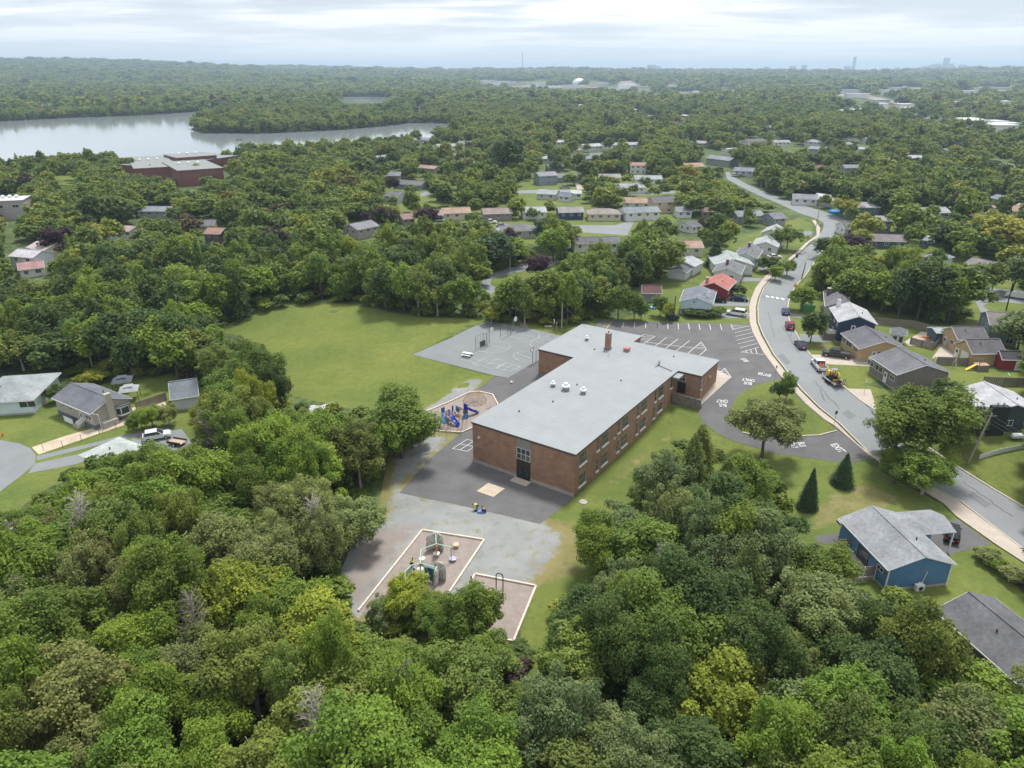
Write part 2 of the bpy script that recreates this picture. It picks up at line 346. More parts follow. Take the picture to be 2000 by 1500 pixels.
KERBL = [(2160, 1200), (2000, 1075), (1877, 981), (1702, 890), (1640, 828), (1600, 796), (1566, 762), (1540, 730), (1512, 694), (1490, 654), (1481, 630), (1480, 600), (1484, 582), (1492, 563), (1512, 540), (1526, 528), (1548, 509), (1566, 492), (1584, 476), (1597, 463), (1607, 448), (1609, 436)]
KERBR = [(2300, 1180), (2000, 991), (1825, 883), (1745, 826), (1680, 782), (1638, 748), (1600, 710), (1576, 686), (1556, 654), (1543, 630), (1538, 610), (1540, 590), (1550, 566), (1560, 552), (1572, 540), (1596, 505), (1618, 474), (1634, 450), (1648, 436)]
UP = [(1660, 432), (1640, 424), (1600, 411), (1530, 389), (1490, 373), (1462, 361), (1433, 346), (1424, 336), (1417, 337), (1420, 350), (1445, 364), (1480, 381), (1512, 394), (1560, 416), (1596, 428), (1609, 436)]
drape('street', [KERBL + list(reversed(UP)) + list(reversed(KERBR))], M['road'], .05)
WL = [(2120, 1190), (2000, 1100), (1940, 1061), (1867, 1009), (1842, 984), (1685, 876), (1632, 834), (1610, 820), (1574, 790), (1548, 762), (1520, 730), (1490, 688), (1470, 650), (1464, 630), (1463, 600), (1466, 586), (1476, 562), (1494, 540), (1507, 530), (1530, 514), (1554, 494), (1572, 476), (1595, 460), (1594, 444), (1586, 431)]
WR = [(2145, 1190), (1985, 1064), (1868, 977), (1696, 889), (1635, 828), (1596, 797), (1562, 763), (1536, 731), (1508, 695), (1486, 655), (1477, 631), (1476, 601), (1480, 583), (1489, 562), (1505, 544), (1517, 530), (1540, 512), (1562, 494), (1581, 474), (1600, 462), (1602, 446), (1592, 430)]
drape('sidewalk', [WL + list(reversed(WR))], M['walk'], .13, 2.5)
def edging(name, pts, wd, ht, m, off=0., step=2.0, label=None):
    P = [p if isinstance(p, Vector) else G(*p) for p in pts]; mb = MB()
    q = [P[0]]
    for a, b in zip(P[:-1], P[1:]):
        n = max(1, int((b - a).length / step)); q += [a.lerp(b, k / n) for k in range(1, n + 1)]
    for a, b in zip(q[:-1], q[1:]):
        a = Vector((a.x, a.y, h(a.x, a.y) + off + ht / 2)); b = Vector((b.x, b.y, h(b.x, b.y) + off + ht / 2)); mb.bar(a, b + (b - a).normalized() * .02, wd, ht)
    o = mb.build(name, m); o['kind'] = 'structure'
    return o
edging('kerb', KERBL[:17], .22, .17, M['kerb'], .02)
edging('kerb', KERBR[:16], .3, .15, M['kerb'], .02)
B_ = lambda s, t: Vector((WA(s, t).x, WA(s, t).y, 0))
drape('school_yard_paving', [[(780, 963), (836, 900), (898, 848), (924, 766), (966, 736), (992, 738), (1051, 704), B_(36, 3), B_(30, 8), B_(5, 10), B_(1, 18), B_(-.2, 19.5), (1055, 1024), (930, 994)]], M['asph'], .05)
drape('sports_court', [[(806, 693), (880, 661), (953, 627), (986, 633), (1022, 640), (1052, 646), (1094, 656), B_(40, -3), B_(34, -6), (1051, 704), (992, 738), (966, 734)]], M['court'], .045)
drape('path', [[(1004, 600), (1012, 600), (1034, 642), (1018, 640)]], M['dirt'], .04)
PARK = [(1170, 626), (1350, 631), (1466, 634), (1470, 650), (1490, 688), (1520, 730), (1548, 762), (1574, 790), (1610, 820), (1634, 838), (1685, 876), (1700, 889), (1690, 898), (1660, 905), (1629, 902), (1510, 885), (1433, 862), (1404, 848), (1372, 824), (1363, 802), (1366, 794), B_(42, 22), B_(45, 10), B_(50, 3), B_(51, -6)]
drape('parking_lot', [PARK], M['asph'], .045)
ISL = [(1512, 744), (1470, 755), (1440, 775), (1425, 800), (1425, 825), (1450, 845), (1490, 853), (1552, 852), (1600, 850), (1634, 840), (1574, 793), (1549, 766), (1524, 740)]
drape('drive_island', [ISL], M['lawn'], .085, 2.5)
edging('island_edging', [(1634, 842), (1600, 851), (1552, 853), (1490, 854), (1450, 846)], .18, .18, M['timber'], .03)
drape('terrace', [[(1400, 722), (1428, 738), (1366, 795), (1311, 783), B_(37, 19), B_(45, 19), B_(48, 22)]], M['walk'], .10, 2)
GRV = [[(745, 960), (758, 890), (790, 840), (815, 815), (850, 842), (900, 849), (856, 900), (800, 950), (930, 980), (1060, 1005), (1125, 1040), (1110, 1090), (1070, 1130), (1050, 1150), (1000, 1260), (860, 1260), (690, 1210), (670, 1120), (700, 1050), (735, 1010)]]
soft(drape('gravel_area', GRV, blend('gravel_to_grass', M['gravel'], M['dry']), .036, 1.5), GRV, 2.6)
BGA = [[(690, 1060), (740, 1020), (850, 1010), (830, 1040), (700, 1210), (650, 1150)]]
soft(drape('brown_gravel_area', BGA, blend('brown_to_grey_gravel', M['dirt'], M['gravel']), .048, 1.5), BGA, 2.0)
GST = [[(790, 812), (812, 800), (860, 774), (895, 745), (925, 736), (968, 733), (940, 755), (925, 775), (816, 822)]]
soft(drape('gravel_strip', GST, blend('gravel_to_grass', M['gravel'], M['grass']), .035, 1.2), GST, 1.6)
FIELD = [(415, 650), (470, 622), (560, 597), (640, 590), (720, 600), (800, 618), (900, 622), (955, 626), (806, 694), (966, 736), (924, 768), (880, 787), (816, 813), (790, 830), (690, 800), (560, 770), (530, 700), (470, 655)]
drape('school_field', [FIELD], M['grass'], .02, 4)
drape('verge', [[(955, 626), (1000, 610), (1180, 612), (1185, 628), (1137, 632), (1094, 656), (1022, 640), (986, 633)]], M['lawn'], .02, 4)
drape('school_lawn', [[(1055, 1024), (1117, 960), B_(3, 19), B_(38, 19), (1312, 790), (1366, 796), (1372, 824), (1404, 848), (1433, 862), (1510, 885), (1629, 902), (1690, 903), (1842, 986), (1867, 1011), (1940, 1063), (2000, 1102), (2200, 1260), (2000, 1700), (1600, 1260), (1300, 1160), (1240, 1320), (1000, 1330), (1035, 1150), (975, 1120), (965, 1085), (985, 1060)]], M['lawn'], .022, 4)
for DI, DR in enumerate(([[(1590, 960), (1700, 925), (1770, 960), (1790, 1000), (1700, 1020), (1600, 1050), (1540, 1040)]], [[(1050, 1000), (1130, 1005), (1250, 955), (1215, 1040), (1175, 1090), (1150, 1140), (1060, 1165), (990, 1120), (1010, 1050)]], [[(1566, 664), (1600, 667), (1645, 671), (1645, 690), (1586, 692)]], [[(1200, 900), (1330, 810), (1360, 830), (1250, 930), (1180, 985), (1160, 960)]])): soft(drape('dry_lawn', DR, blend('dry_to_lawn', M['dry'], M['lawn']), .025 + .002 * DI, 1.6), DR, 3.2)
drape('yards', [[(2300, 1182), (2000, 993), (1825, 885), (1680, 784), (1638, 750), (1600, 712), (1576, 688), (1556, 656), (1543, 632), (1538, 610), (1541, 590), (1560, 554), (1596, 507), (1648, 438), (1900, 440), (2200, 500), (2500, 900)]], M['lawn'], .02, 5)
drape('yards', [[(1185, 627), (1300, 600), (1230, 560), (1400, 480), (1560, 425), (1590, 440), (1572, 474), (1494, 538), (1466, 584), (1464, 634), (1350, 631)]], M['lawn'], .02, 5)
drape('yards', [[(660, 440), (760, 350), (1000, 330), (1330, 340), (1420, 350), (1300, 450), (1100, 480), (900, 470)], [(850, 560), (940, 510), (1100, 490), (1250, 500), (1250, 560), (1000, 590)]], M['lawn'], .02, 10)
drape('yards', [[(-120, 850), (0, 800), (60, 790), (100, 770), (200, 740), (330, 730), (400, 770), (400, 870), (330, 900), (200, 920), (100, 950), (0, 1020), (-120, 1040)]], M['lawn'], .02, 4)
drape('cul_de_sac', [[(-160, 855), (0, 860), (37, 866), (60, 876), (70, 890), (68, 906), (45, 927), (0, 961), (-160, 1030)]], M['court'], .05)
drape('sandy_driveway', [[(62, 874), (76, 888), (180, 852), (262, 824), (326, 790), (318, 782), (258, 797), (195, 833), (130, 851)]], M['sand'], .045, 2)
drape('driveway', [[(72, 891), (175, 867), (250, 848), (330, 834), (335, 842), (250, 856), (175, 874), (72, 900)], [(255, 858), (355, 838), (375, 866), (312, 893), (270, 884)], [(68, 906), (150, 888), (212, 868), (214, 882), (150, 907), (55, 925)]], M['court'], .045, 3)
drape('driveway', [[(1584, 693), (1620, 693), (1680, 702), (1706, 704), (1706, 716), (1620, 712), (1597, 707)], [(1654, 759), (1700, 761), (1712, 800), (1682, 783)]], M['walk'], .05, 3)
drape('driveway', [[(1560, 652), (1600, 655), (1660, 661), (1662, 668), (1600, 668), (1566, 668)], [(1542, 611), (1572, 615), (1572, 622), (1544, 620)], [(1390, 588), (1464, 590), (1463, 598), (1390, 598)], [(1400, 606), (1463, 612), (1463, 622), (1410, 622)], [(1440, 541), (1489, 544), (1485, 550), (1440, 550)], [(1480, 522), (1510, 524), (1506, 531), (1482, 528)], [(1558, 451), (1586, 452), (1586, 460), (1556, 458)]], M['court'], .05, 3)
drape('driveway', [[(1590, 1048), (1640, 1040), (1700, 1040), (1790, 1022), (1872, 1016), (1936, 1063), (1850, 1085), (1600, 1062)]], M['asph'], .05, 3)
drape('side_street', [[(2040, 640), (1960, 622), (1916, 612), (1905, 590), (1912, 570), (1925, 562), (2060, 575), (2060, 600), (1935, 588), (1920, 598), (1935, 610), (2060, 640)]], M['road'], .05, 4)
drape('side_street', [[(1200, 440), (1240, 430), (1225, 460), (1150, 455), (1060, 448), (960, 452), (950, 444), (1060, 440)], [(938, 562), (945, 540), (990, 526), (1040, 512), (1040, 502), (1070, 500), (1100, 512), (1070, 520), (1010, 532), (960, 545), (958, 556), (975, 565), (960, 575)], [(1010, 372), (1120, 370), (1120, 377), (1010, 378)], [(820, 378), (842, 372), (845, 380), (822, 385)], [(1150, 380), (1320, 372), (1320, 377), (1150, 386)]], M['road'], .05, 8)
drape('driveway', [[(1122, 354), (1132, 354), (1142, 372), (1128, 372)]], M['walk'], .05, 8)
# painted markings -------------------------------------------------
def lines(name, segs, wd, m, off=.10, label=None):
    mb = MB()
    for a, b in segs:
        a = G(*a) if not isinstance(a, Vector) else a; b = G(*b) if not isinstance(b, Vector) else b
        n = max(1, int((b - a).length / 2)); pr = Vector((-(b - a).y, (b - a).x, 0)).normalized() * wd / 2
        for k in range(n):
            p, q = a.lerp(b, k / n), a.lerp(b, (k + 1) / n)
            mb.add([(v.x, v.y, h(v.x, v.y) + off) for v in (p - pr, q - pr, q + pr, p + pr)], [(0, 1, 2, 3)])
    o = mb.build(name, m); o['kind'] = 'structure'; return o
z4 = lambda x, y: (1100 + x * .2, 600 + y * .2)
zp = lambda x, y: (1260 + x * .15, 580 + y * .15)
seg = [(zp(160, 345), zp(160, 415)), (zp(295, 347), zp(297, 420)), (zp(428, 349), zp(436, 424)), (zp(563, 352), zp(575, 430)), (zp(700, 357), zp(715, 433)), (zp(838, 360), zp(856, 433)), (zp(977, 360), zp(998, 433)), (zp(1117, 362), zp(1142, 430)),
       (zp(1142, 430), zp(1368, 380)), (zp(1130, 372), zp(1310, 390)), (zp(1135, 392), zp(1260, 405)), (zp(1140, 412), zp(1200, 418)),
       (zp(1165, 470), zp(1375, 424)), (zp(1175, 520), zp(1395, 468)), (zp(1190, 568), zp(1415, 514)), (zp(1205, 616), zp(1430, 562)), (zp(1228, 668), zp(1460, 610)), (zp(1248, 723), zp(1545, 758)), (zp(1248, 723), zp(1480, 660)),
       (zp(1318, 705), zp(1325, 735)), (zp(1370, 690), zp(1395, 742)), (zp(1435, 675), zp(1460, 750)),
       (z4(592, 152), z4(580, 200)), (z4(698, 153), z4(692, 203)), (z4(805, 155), z4(805, 206)), (z4(920, 158), z4(920, 210)),
       (zp(280, 532), zp(125, 650)), (zp(426, 553), zp(270, 672)), (zp(580, 573), zp(405, 708)), (zp(728, 592), zp(560, 735)), (zp(728, 592), zp(797, 690)), (zp(797, 690), zp(710, 762)), (zp(0, 592), zp(797, 690)),
       (zp(700, 620), zp(745, 618)), (zp(680, 640), zp(760, 640)), (zp(660, 660), zp(775, 664)),
       (z4(785, 270), z4(897, 288)), (z4(897, 288), z4(785, 360)), (z4(785, 270), z4(735, 310)), (z4(770, 290), z4(885, 297)), (z4(760, 305), z4(865, 312)), (z4(757, 322), z4(845, 327)),
       (zp(1037, 935), zp(1120, 1055)), (zp(1037, 935), zp(940, 1010)), (zp(940, 1035), zp(1120, 1055)), (zp(1010, 955), zp(1050, 960)), (zp(990, 975), zp(1065, 985)), (zp(965, 995), zp(1085, 1008)), (zp(950, 1012), zp(1100, 1030)), (zp(950, 930), zp(985, 935))]
lines('parking_lines', seg, .13, plain('line_paint', (.60, .60, .60), .8))
lines('yellow_lines', [(z4(470, 150), z4(425, 210)), (z4(400, 165), z4(462, 158)), (z4(390, 180), z4(455, 172)), (z4(385, 195), z4(445, 188))], .16, M['ypaint'])
z3 = lambda x, y: (880 + x * .2, 800 + y * .2)
fs = [G(*z3(20, 385)), G(*z3(160, 296)), G(*z3(300, 322))]; fs.append(fs[0] + fs[2] - fs[1])
md = lambda a, b: (a + b) / 2
lines('four_square_lines', [(fs[0], fs[1]), (fs[1], fs[2]), (fs[2], fs[3]), (fs[3], fs[0]), (md(fs[0], fs[1]), md(fs[2], fs[3])), (md(fs[0], fs[3]), md(fs[1], fs[2]))], .09, M['paint'])
z2 = lambda x, y: (780 + x * .2, 600 + y * .2)
zc = lambda x, y: (860 + x * .12, 620 + y * .12)
def arc(p0, pm, p1, n=14):
    A, Bm, C = G(*p0), G(*pm), G(*p1); return [(A.lerp(Bm, t / n) * (1 - t / n) + Bm.lerp(C, t / n) * (t / n)) for t in range(n + 1)]
cs = []
for p0, pm, p1 in ((zc(900, 405), zc(1290, 440), zc(1040, 560)), (zc(1040, 560), zc(880, 600), zc(590, 548)), (zc(1340, 190), zc(1790, 260), zc(1500, 390)), (zc(930, 390), zc(1250, 480), zc(1560, 350)), (zc(1500, 390), zc(1430, 450), zc(1500, 480)), (zc(1560, 345), zc(1700, 310), zc(1900, 310)), (zc(1520, 545), zc(1000, 570), zc(1300, 720)), (zc(1300, 720), zc(1380, 750), zc(1490, 705))):
    a = arc(p0, pm, p1); cs += list(zip(a[:-1], a[1:]))
cs += [(zc(600, 545), zc(1340, 190)), (zc(820, 460), zc(1080, 525)), (zc(1130, 320), zc(1400, 385)), (zc(1240, 260), zc(1560, 340)), (zc(1520, 400), zc(1680, 430)), (zc(1620, 350), zc(1800, 375)), (zc(1250, 590), zc(1480, 670)), (zc(1330, 575), zc(1500, 610)), (zc(330, 690), zc(440, 660)), (zc(330, 690), zc(560, 745)), (zc(440, 660), zc(700, 720)),
       (zc(690, 810), zc(910, 685)), (zc(910, 685), zc(1090, 730)), (zc(1090, 730), zc(860, 850)), (zc(860, 850), zc(690, 810)), (zc(800, 748), zc(975, 790)), (zc(910, 835), zc(1070, 752)), (zc(1070, 752), zc(1300, 805)), (zc(1300, 805), zc(1150, 885)), (zc(1150, 885), zc(910, 835)), (zc(990, 795), zc(1220, 850)), (zc(1180, 778), zc(1030, 862)), (zc(730, 660), zc(530, 765)), (zc(530, 765), zc(690, 810))]
lines('court_lines', cs, .10, M['wornpaint'], .09)
drape('painted_grid', [[z3(255, 800), z3(368, 720), z3(530, 775), z3(418, 858)]], mat('tan_grid', (.55, .42, .28), .85, .1, 2), .09, 1)
g0, g1, g2, g3 = [G(*z3(*p)) for p in ((255, 800), (368, 720), (530, 775), (418, 858))]; gs = []
for k in range(1, 9): gs += [(g0.lerp(g1, k / 9), g3.lerp(g2, k / 9)), (g0.lerp(g3, k / 9), g1.lerp(g2, k / 9))]
lines('painted_grid_lines', gs, .06, M['wornpaint'], .115)
def lettering(txt, px, py, length, rz, width=None):
    cu = bpy.data.curves.new('t', 'FONT'); cu.body = txt; cu.size = 1; cu.align_x = 'CENTER'; cu.align_y = 'CENTER'; cu.space_line = .9; cu.offset = .025
    o = bpy.data.objects.new('t', cu); COL.objects.link(o); bpy.context.view_layer.update()
    me = bpy.data.meshes.new_from_object(o); bpy.data.objects.remove(o); me.materials.clear(); me.materials.append(plain('faded_paint', (.52, .52, .53), .8))
    p = G(px, py); xs = [v.co.x for v in me.vertices]; ys = [v.co.y for v in me.vertices]
    sx = (width or length) / (max(xs) - min(xs)); sy = length / (max(ys) - min(ys)); c, s = math.cos(rz), math.sin(rz)
    for v in me.vertices:
        x, y = v.co.x * sx, v.co.y * sy; X, Y = p.x + c * x - s * y, p.y + s * x + c * y; v.co = (X, Y, h(X, Y) + .10)
    o = put('lane_lettering', me); o['kind'] = 'structure'; o['label'] = 'white lane lettering reading ' + txt.replace('\n', ' '); return o
lettering('BUS\nONLY', 1411, 788, 2.5, R(172), 2.2); lettering('BUS\nONLY', 1461, 746, 2.5, R(160), 2.5); lettering('ENTER', 1493, 732, 1.2, R(150), 2.6)
lettering('BUS', 1455, 704, 1.2, R(100), 1.9); lettering('EXIT', 1636, 876, 1.3, R(-75), 2.6); lettering('BUS\nONLY', 1557, 869, 2.6, R(-93), 2.2)
drape('speed_hump', [[(1490, 575), (1542, 582), (1541, 586), (1487, 580)]], M['court'], .09, 1)
hp = MB()
for px, py in ((1498, 579.5), (1508, 580.5), (1518, 582.5), (1528, 584)):
    p = G(px, py); q = h(p.x, p.y) + .12; hp.add([(p.x - .55, p.y - .9, q), (p.x + .55, p.y - .9, q), (p.x, p.y + .9, q)], [(0, 1, 2)])
hp.build('hump_markings', M['paint'])['kind'] = 'structure'

for k, q in enumerate(([(940, 158), (1004, 156), (1008, 160), (945, 162)], [(1060, 170), (1112, 170), (1112, 173), (1062, 173)], [(1115, 169), (1165, 168), (1168, 172), (1120, 172)], [(1205, 158), (1240, 157), (1242, 160), (1208, 161)], [(1320, 181), (1385, 179), (1386, 182), (1322, 184)], [(1800, 236), (1850, 234), (1852, 237), (1805, 238)], [(1636, 184), (1700, 187), (1760, 200), (1752, 205), (1690, 193), (1634, 189)])):
    FARCLEAR = globals().setdefault('FARCLEAR', []); FARCLEAR.append(q); drape('far_clearing', [q], M['dirt'] if k != 5 else M['court'], 1.2, 60)
drape('yards', [[(100, 342), (150, 340), (146, 364), (105, 362)]], M['lawn'], .3, 10)

ck = MB(); r9 = random.Random(5)
for px0, py0, px1, py1 in ((1690, 790, 1740, 850), (1760, 860, 1800, 880), (1880, 940, 1980, 1010), (1900, 925, 1960, 965), (1590, 745, 1640, 800), (1530, 640, 1560, 690), (1600, 760, 1612, 785), (1500, 610, 1512, 660), (1560, 525, 1590, 490)):
    a, b = G(px0, py0), G(px1, py1); p = a
    for k in range(1, 13):
        q = a.lerp(b, k / 12) + Vector((r9.uniform(-.22, .22), r9.uniform(-.22, .22), 0)); d = (q - p).normalized() * .03; n = Vector((-d.y, d.x, 0))
        ck.add([(v.x, v.y, h(v.x, v.y) + .085) for v in (p - n, q - n, q + n, p + n)], [(0, 1, 2, 3)]); p = q
ck.build('asphalt_cracks', M['rubber'])['kind'] = 'stuff'
for k, q in enumerate(([(1655, 800), (1672, 812), (1660, 820), (1645, 808)], [(1900, 960), (1935, 985), (1925, 992), (1890, 968)], [(1528, 690), (1545, 710), (1535, 712), (1520, 696)])): drape('road_patch', [q], mat('patch_asphalt', (.165, .17, .178), .9, .06, 1), .075, 2)
# ------------------------------------------------------------------ the school
UA = R(56)
school = empty('school_building', (-6.5, 104, 0), UA, 'long two-storey brown brick school with a flat pale grey roof and side wings', 'school', size=2)
def sl(poly): return [(s, -t) for s, t in poly]
MAIN = [(0, 0), (0, 19.3), (38.2, 19.5), (38.2, 19.45), (39.4, 19.5), (39.4, 24.2), (48.8, 24.3), (48.8, 5.6), (53.2, 5.6), (53, -8.6), (34.3, -8.6), (34.3, 0)]
def inset(poly, d):
    n = len(poly); ar = sum(poly[i][0] * poly[(i + 1) % n][1] - poly[(i + 1) % n][0] * poly[i][1] for i in range(n)); sg = 1 if ar > 0 else -1; out = []
    for i in range(n):
        a, b, c = [Vector(poly[(i + k) % n]) for k in (-1, 0, 1)]
        d1 = (b - a).normalized(); d2 = (c - b).normalized(); n1 = Vector((-d1.y, d1.x)) * sg; n2 = Vector((-d2.y, d2.x)) * sg; m = n1 + n2
        m = m / max(m.length_squared, .2) * 2 if m.length > .1 else n1
        out.append((b.x + m.x * d, b.y + m.y * d))
    return out
OUT = [(0, 0), (0, 19.3), (38.25, 19.5), (39.4, 19.55), (39.4, 24.2), (48.8, 24.3), (48.8, 5.6), (53.2, 5.6), (53, -8.6), (34.3, -8.6), (34.3, 0)]
P_ = sl(OUT)
MB().prism(list(reversed(P_)), -1.2, 7.28).build('wall', M['brick'], school)
def ringed(poly, z0, z1): return MB().prism(list(reversed(poly)), z0, z1)
ringed(inset(P_, -.16), 7.28, 7.52).build('roof_trim', mat('brown_trim', (.045, .032, .03), .6, .1, 2), school)
ringed(inset(P_, -.22), 7.52, 7.64).build('roof', M['roofmem'], school)
f = MB(); f.box(-.06, .0, -8.7, .05, -1, .62); f.box(-.06, .0, -19.36, -11.45, -1, .62); f.box(-.06, 12, .0, .06, -1, .5)
f.build('foundation', M['concrete'], school)
WINM = plain('window_frame_white', (.62, .63, .63), .5); TAU = plain('window_frame_taupe', (.30, .27, .23), .5)
WC = {}
def window(parent, x, y, z, wd, ht, face, cols=1, rows=1, fm=None, sill=True, name='window', proud=.05, gm=None, bigsill=False):
    """face: outward angle in the parent's frame"""
    fm = fm or WINM; key = (round(wd, 2), round(ht, 2), cols, rows, fm.name, sill, bigsill, proud)
    if key not in WC:
        t = .07 if wd > .8 else .05; a = MB()
        a.box(-wd / 2, -wd / 2 + t, -.02, proud, 0, ht); a.box(wd / 2 - t, wd / 2, -.02, proud, 0, ht)
        a.box(-wd / 2 + t, wd / 2 - t, -.02, proud, 0, t); a.box(-wd / 2 + t, wd / 2 - t, -.02, proud, ht - t, ht)
        for i in range(1, cols): xx = -wd / 2 + wd * i / cols; a.box(xx - t / 2, xx + t / 2, -.02, proud - .004, t, ht - t)
        for i in range(1, rows): zz = ht * i / rows; a.box(-wd / 2 + t, wd / 2 - t, -.02, proud - .008, zz - t / 2, zz + t / 2)
        pn = MB().box(-wd / 2 + .03, wd / 2 - .03, -.02, proud * .35, .03, ht - .03)
        si = MB().box(-wd / 2 - .12, wd / 2 + .12, -.02, .2, -.22 if bigsill else -.1, -.004)
        WC[key] = (a.mesh(name, fm), pn.mesh('pane', gm or M['glass']), si.mesh('sill', M['white']))
    fr, pn, si = WC[key]
    o = put(name, fr, parent, (x, y, z), face - R(90)); put('pane', pn, o)
    if sill: put('sill', si, o)
    return o
EAST = R(-90)
for k in range(5):
    s0 = 2.3 + 7.38 * k
    for z in (4.9, 1.15):
        if not (z < 2 and k > 3): window(school, s0, -19.36 - .005 * s0, z + (0 if z > 2 else .12 * k), 2.1, 2.1, EAST, 3, 2, TAU, True, bigsill=True)
        if not (z < 2 and k > 3): window(school, s0 + 4.95, -19.36 - .005 * s0, z + (.12 * k if z < 2 else 0), .75, 2.2, EAST, 1, 2, TAU, True, bigsill=True)
window(school, 2.3 + 7.38 * 4, -19.52, 2.0, 2.1, 1.7, EAST, 3, 2, TAU, True, bigsill=True)
FRONT = R(180)
gp = mat('grey_panel', (.22, .21, .19), .6, .08, 2)
MB().box(-.05, 0, -11.35, -8.75, 5.6, 7.25).build('panel', gp, school, None)['label'] = 'pale grey panel above the stair window'
window(school, -.02, -10.05, 3.55, 2.6, 2.05, FRONT, 3, 2, WINM, False)
MB().box(-.05, 0, -11.35, -8.75, .1, 3.5).build('panel', plain('dark_panel', (.030, .027, .026), .5), school)['label'] = 'dark panel between stair window and doors'
for yy in (-9.45, -10.7):
    d = MB().box(-.09, -.045, yy - .56, yy + .56, .05, 2.2).build('door', plain('dark_door', (.018, .02, .022), .35), school)
    MB().box(-.13, -.09, yy - .04, yy + .04, .95, 1.15).build('handle', M['metal'], d)
    MB().box(-.094, -.088, yy - .4, yy + .4, 1.2, 2.05).build('pane', M['glass'], d)
MB().box(-1.6, -.0, -11.6, -8.5, -.02, .09).build('doorstep', M['walk'], school)
lamp = MB().box(-.22, 0, -1.45, -1.2, 4.9, 5.2).build('wall_lamp', M['chrome'], school)
put('wall_lamp', MB().box(12.9, 13.1, -19.62, -19.4, 4.3, 4.65).mesh('wall_lamp', M['chrome']), school)
put('wall_lamp', MB().box(44.0, 44.4, -24.5, -24.3, 5.6, 5.95).mesh('wall_lamp', M['chrome']), school)
put('downspout', MB().tube([(39.35, -24.3, 7.3), (39.35, -24.3, 3)], .07).mesh('downspout', plain('rust_pipe', (.16, .08, .05))), school)
window(school, 40.2, -24.22, 4.4, .55, 2.0, EAST, 1, 2, WINM, True)
window(school, 39.38, -20.6, 5.6, 1.5, .9, FRONT, 2, 1, WINM, False)
d = MB().box(39.3, 39.37, -21.5, -19.9, 3.2, 5.4).build('door', plain('dark_door', (.018, .02, .022)), school)
MB().box(36.6, 39.2, -21.0, -19.56, 6.95, 7.25).build('canopy', M['roofmem'], school)
# chimney, vents, hatch
def loc(px, py, z=7.64):
    p = GZ(px, py, z); d = p - Vector((-6.5, 104, z)); return (d.x * math.cos(UA) + d.y * math.sin(UA), -d.x * math.sin(UA) + d.y * math.cos(UA), z)
c = loc(1187, 682); ch = MB().box(-.5, .5, -.5, .5, 0, 3.5).build('chimney', M['brick'], school, c)
MB().box(-.62, .62, -.62, .62, 0, .35).build('base', plain('flashing', (.16, .15, .15)), ch); MB().box(-.55, .55, -.55, .55, 3.5, 3.62).build('cap', M['concrete'], ch); MB().lathe([(.15, 3.6), (.15, 3.85), (.2, 3.9)], n=8).build('flue', M['black'], ch)
def vent(px, py, r, hh):
    v = MB().lathe([(r * .95, 0), (r * .95, hh * .42), (r * .8, hh * .45)], n=12).build('roof_vent', plain('vent_curb', (.20, .21, .22), .6), school, loc(px, py))
    MB().lathe([(r * .5, hh * .43), (r * 1.2, hh * .5), (r * 1.15, hh * .66), (r * .65, hh * .78), (r * .62, hh * .98), (r * .3, hh * 1.08), (0.02, hh * 1.1)], n=14).build('cap', M['white'], v, smooth=False)
vent(1080, 755, .42, 1.1); vent(1105, 762, .66, 1.4); vent(1139, 769, .50, 1.25); vent(1146, 665, .38, 1.1)
rh = MB().box(-.5, .5, -.5, .5, 0, .5).build('roof_hatch', plain('vent_curb', (.20, .21, .22), .6), school, loc(1224, 686)); MB().box(-.58, .58, -.58, .58, .5, .72).build('cap', mat('red_cap', (.42, .12, .12), .6), rh)
for px, py in ((1080, 785), (1014, 804), (1213, 744), (1161, 683), (1316, 697), (1127, 752)): MB().lathe([(.22, 0), (.12, .05), (.07, .3), (.02, .3)], n=8).build('roof_drain', M['black'], school, loc(px, py))
a = loc(1186, 697); MB().tube([(a[0], a[1], 7.6), (a[0], a[1] - .3, 8.4), (a[0] + .3, a[1] - .5, 8.6), (a[0] + .5, a[1], 7.6)], .03).build('antenna', M['metal'], school)
MB().add([(38.0, -15.6, 7.645), (40.2, -15.6, 7.645), (40.2, -15.6, 8.55), (38.0, -15.2, 7.645), (40.2, -15.2, 7.645), (40.2, -15.2, 8.5)], [(0, 1, 2), (3, 5, 4), (0, 2, 5, 3), (1, 4, 5, 2), (0, 3, 4, 1)]).build('roof_step', plain('step_grey', (.23, .23, .24)), school)
MB().bar((39.4, -15.7, 7.68), (38.2, -18.9, 7.68), .22, .12).build('gutter', plain('gutter_dark', (.07, .08, .10)), school)
MB().add([(37.4, -19.7, 0), (39.0, -19.7, 0), (39.0, -25.5, 0), (37.4, -25.2, 0), (37.4, -19.7, 3.6), (37.75, -19.7, 3.6), (37.75, -25.2, 3.6), (37.4, -25.2, 3.5)], [(0, 3, 7, 4), (4, 7, 6, 5), (0, 4, 5, 1), (3, 2, 6, 7), (1, 5, 6, 2), (0, 1, 2, 3)]).build('retaining_wall', mat('dark_stone_wall', (.17, .15, .13), .95, .25, 1.5), school)
# railing on the retaining wall
rl = empty('railing', G(1312, 782), 0, 'thin metal railing above the stone retaining wall beside the school terrace', 'railing')
a = G(1312, 784); b = G(1366, 795); o0 = rl.location.copy()
pl = [a.lerp(b, k / 3) for k in range(4)]
for p in pl: MB().tube([p - o0 + Vector((0, 0, -.1)), p - o0 + Vector((0, 0, 1.1))], .03).build('post', M['metal'], rl)
MB().tube([p - o0 + Vector((0, 0, 1.1)) for p in pl], .03).build('rail', M['metal'], rl); MB().tube([p - o0 + Vector((0, 0, .5)) for p in pl], .02).build('rail', M['metal'], rl)
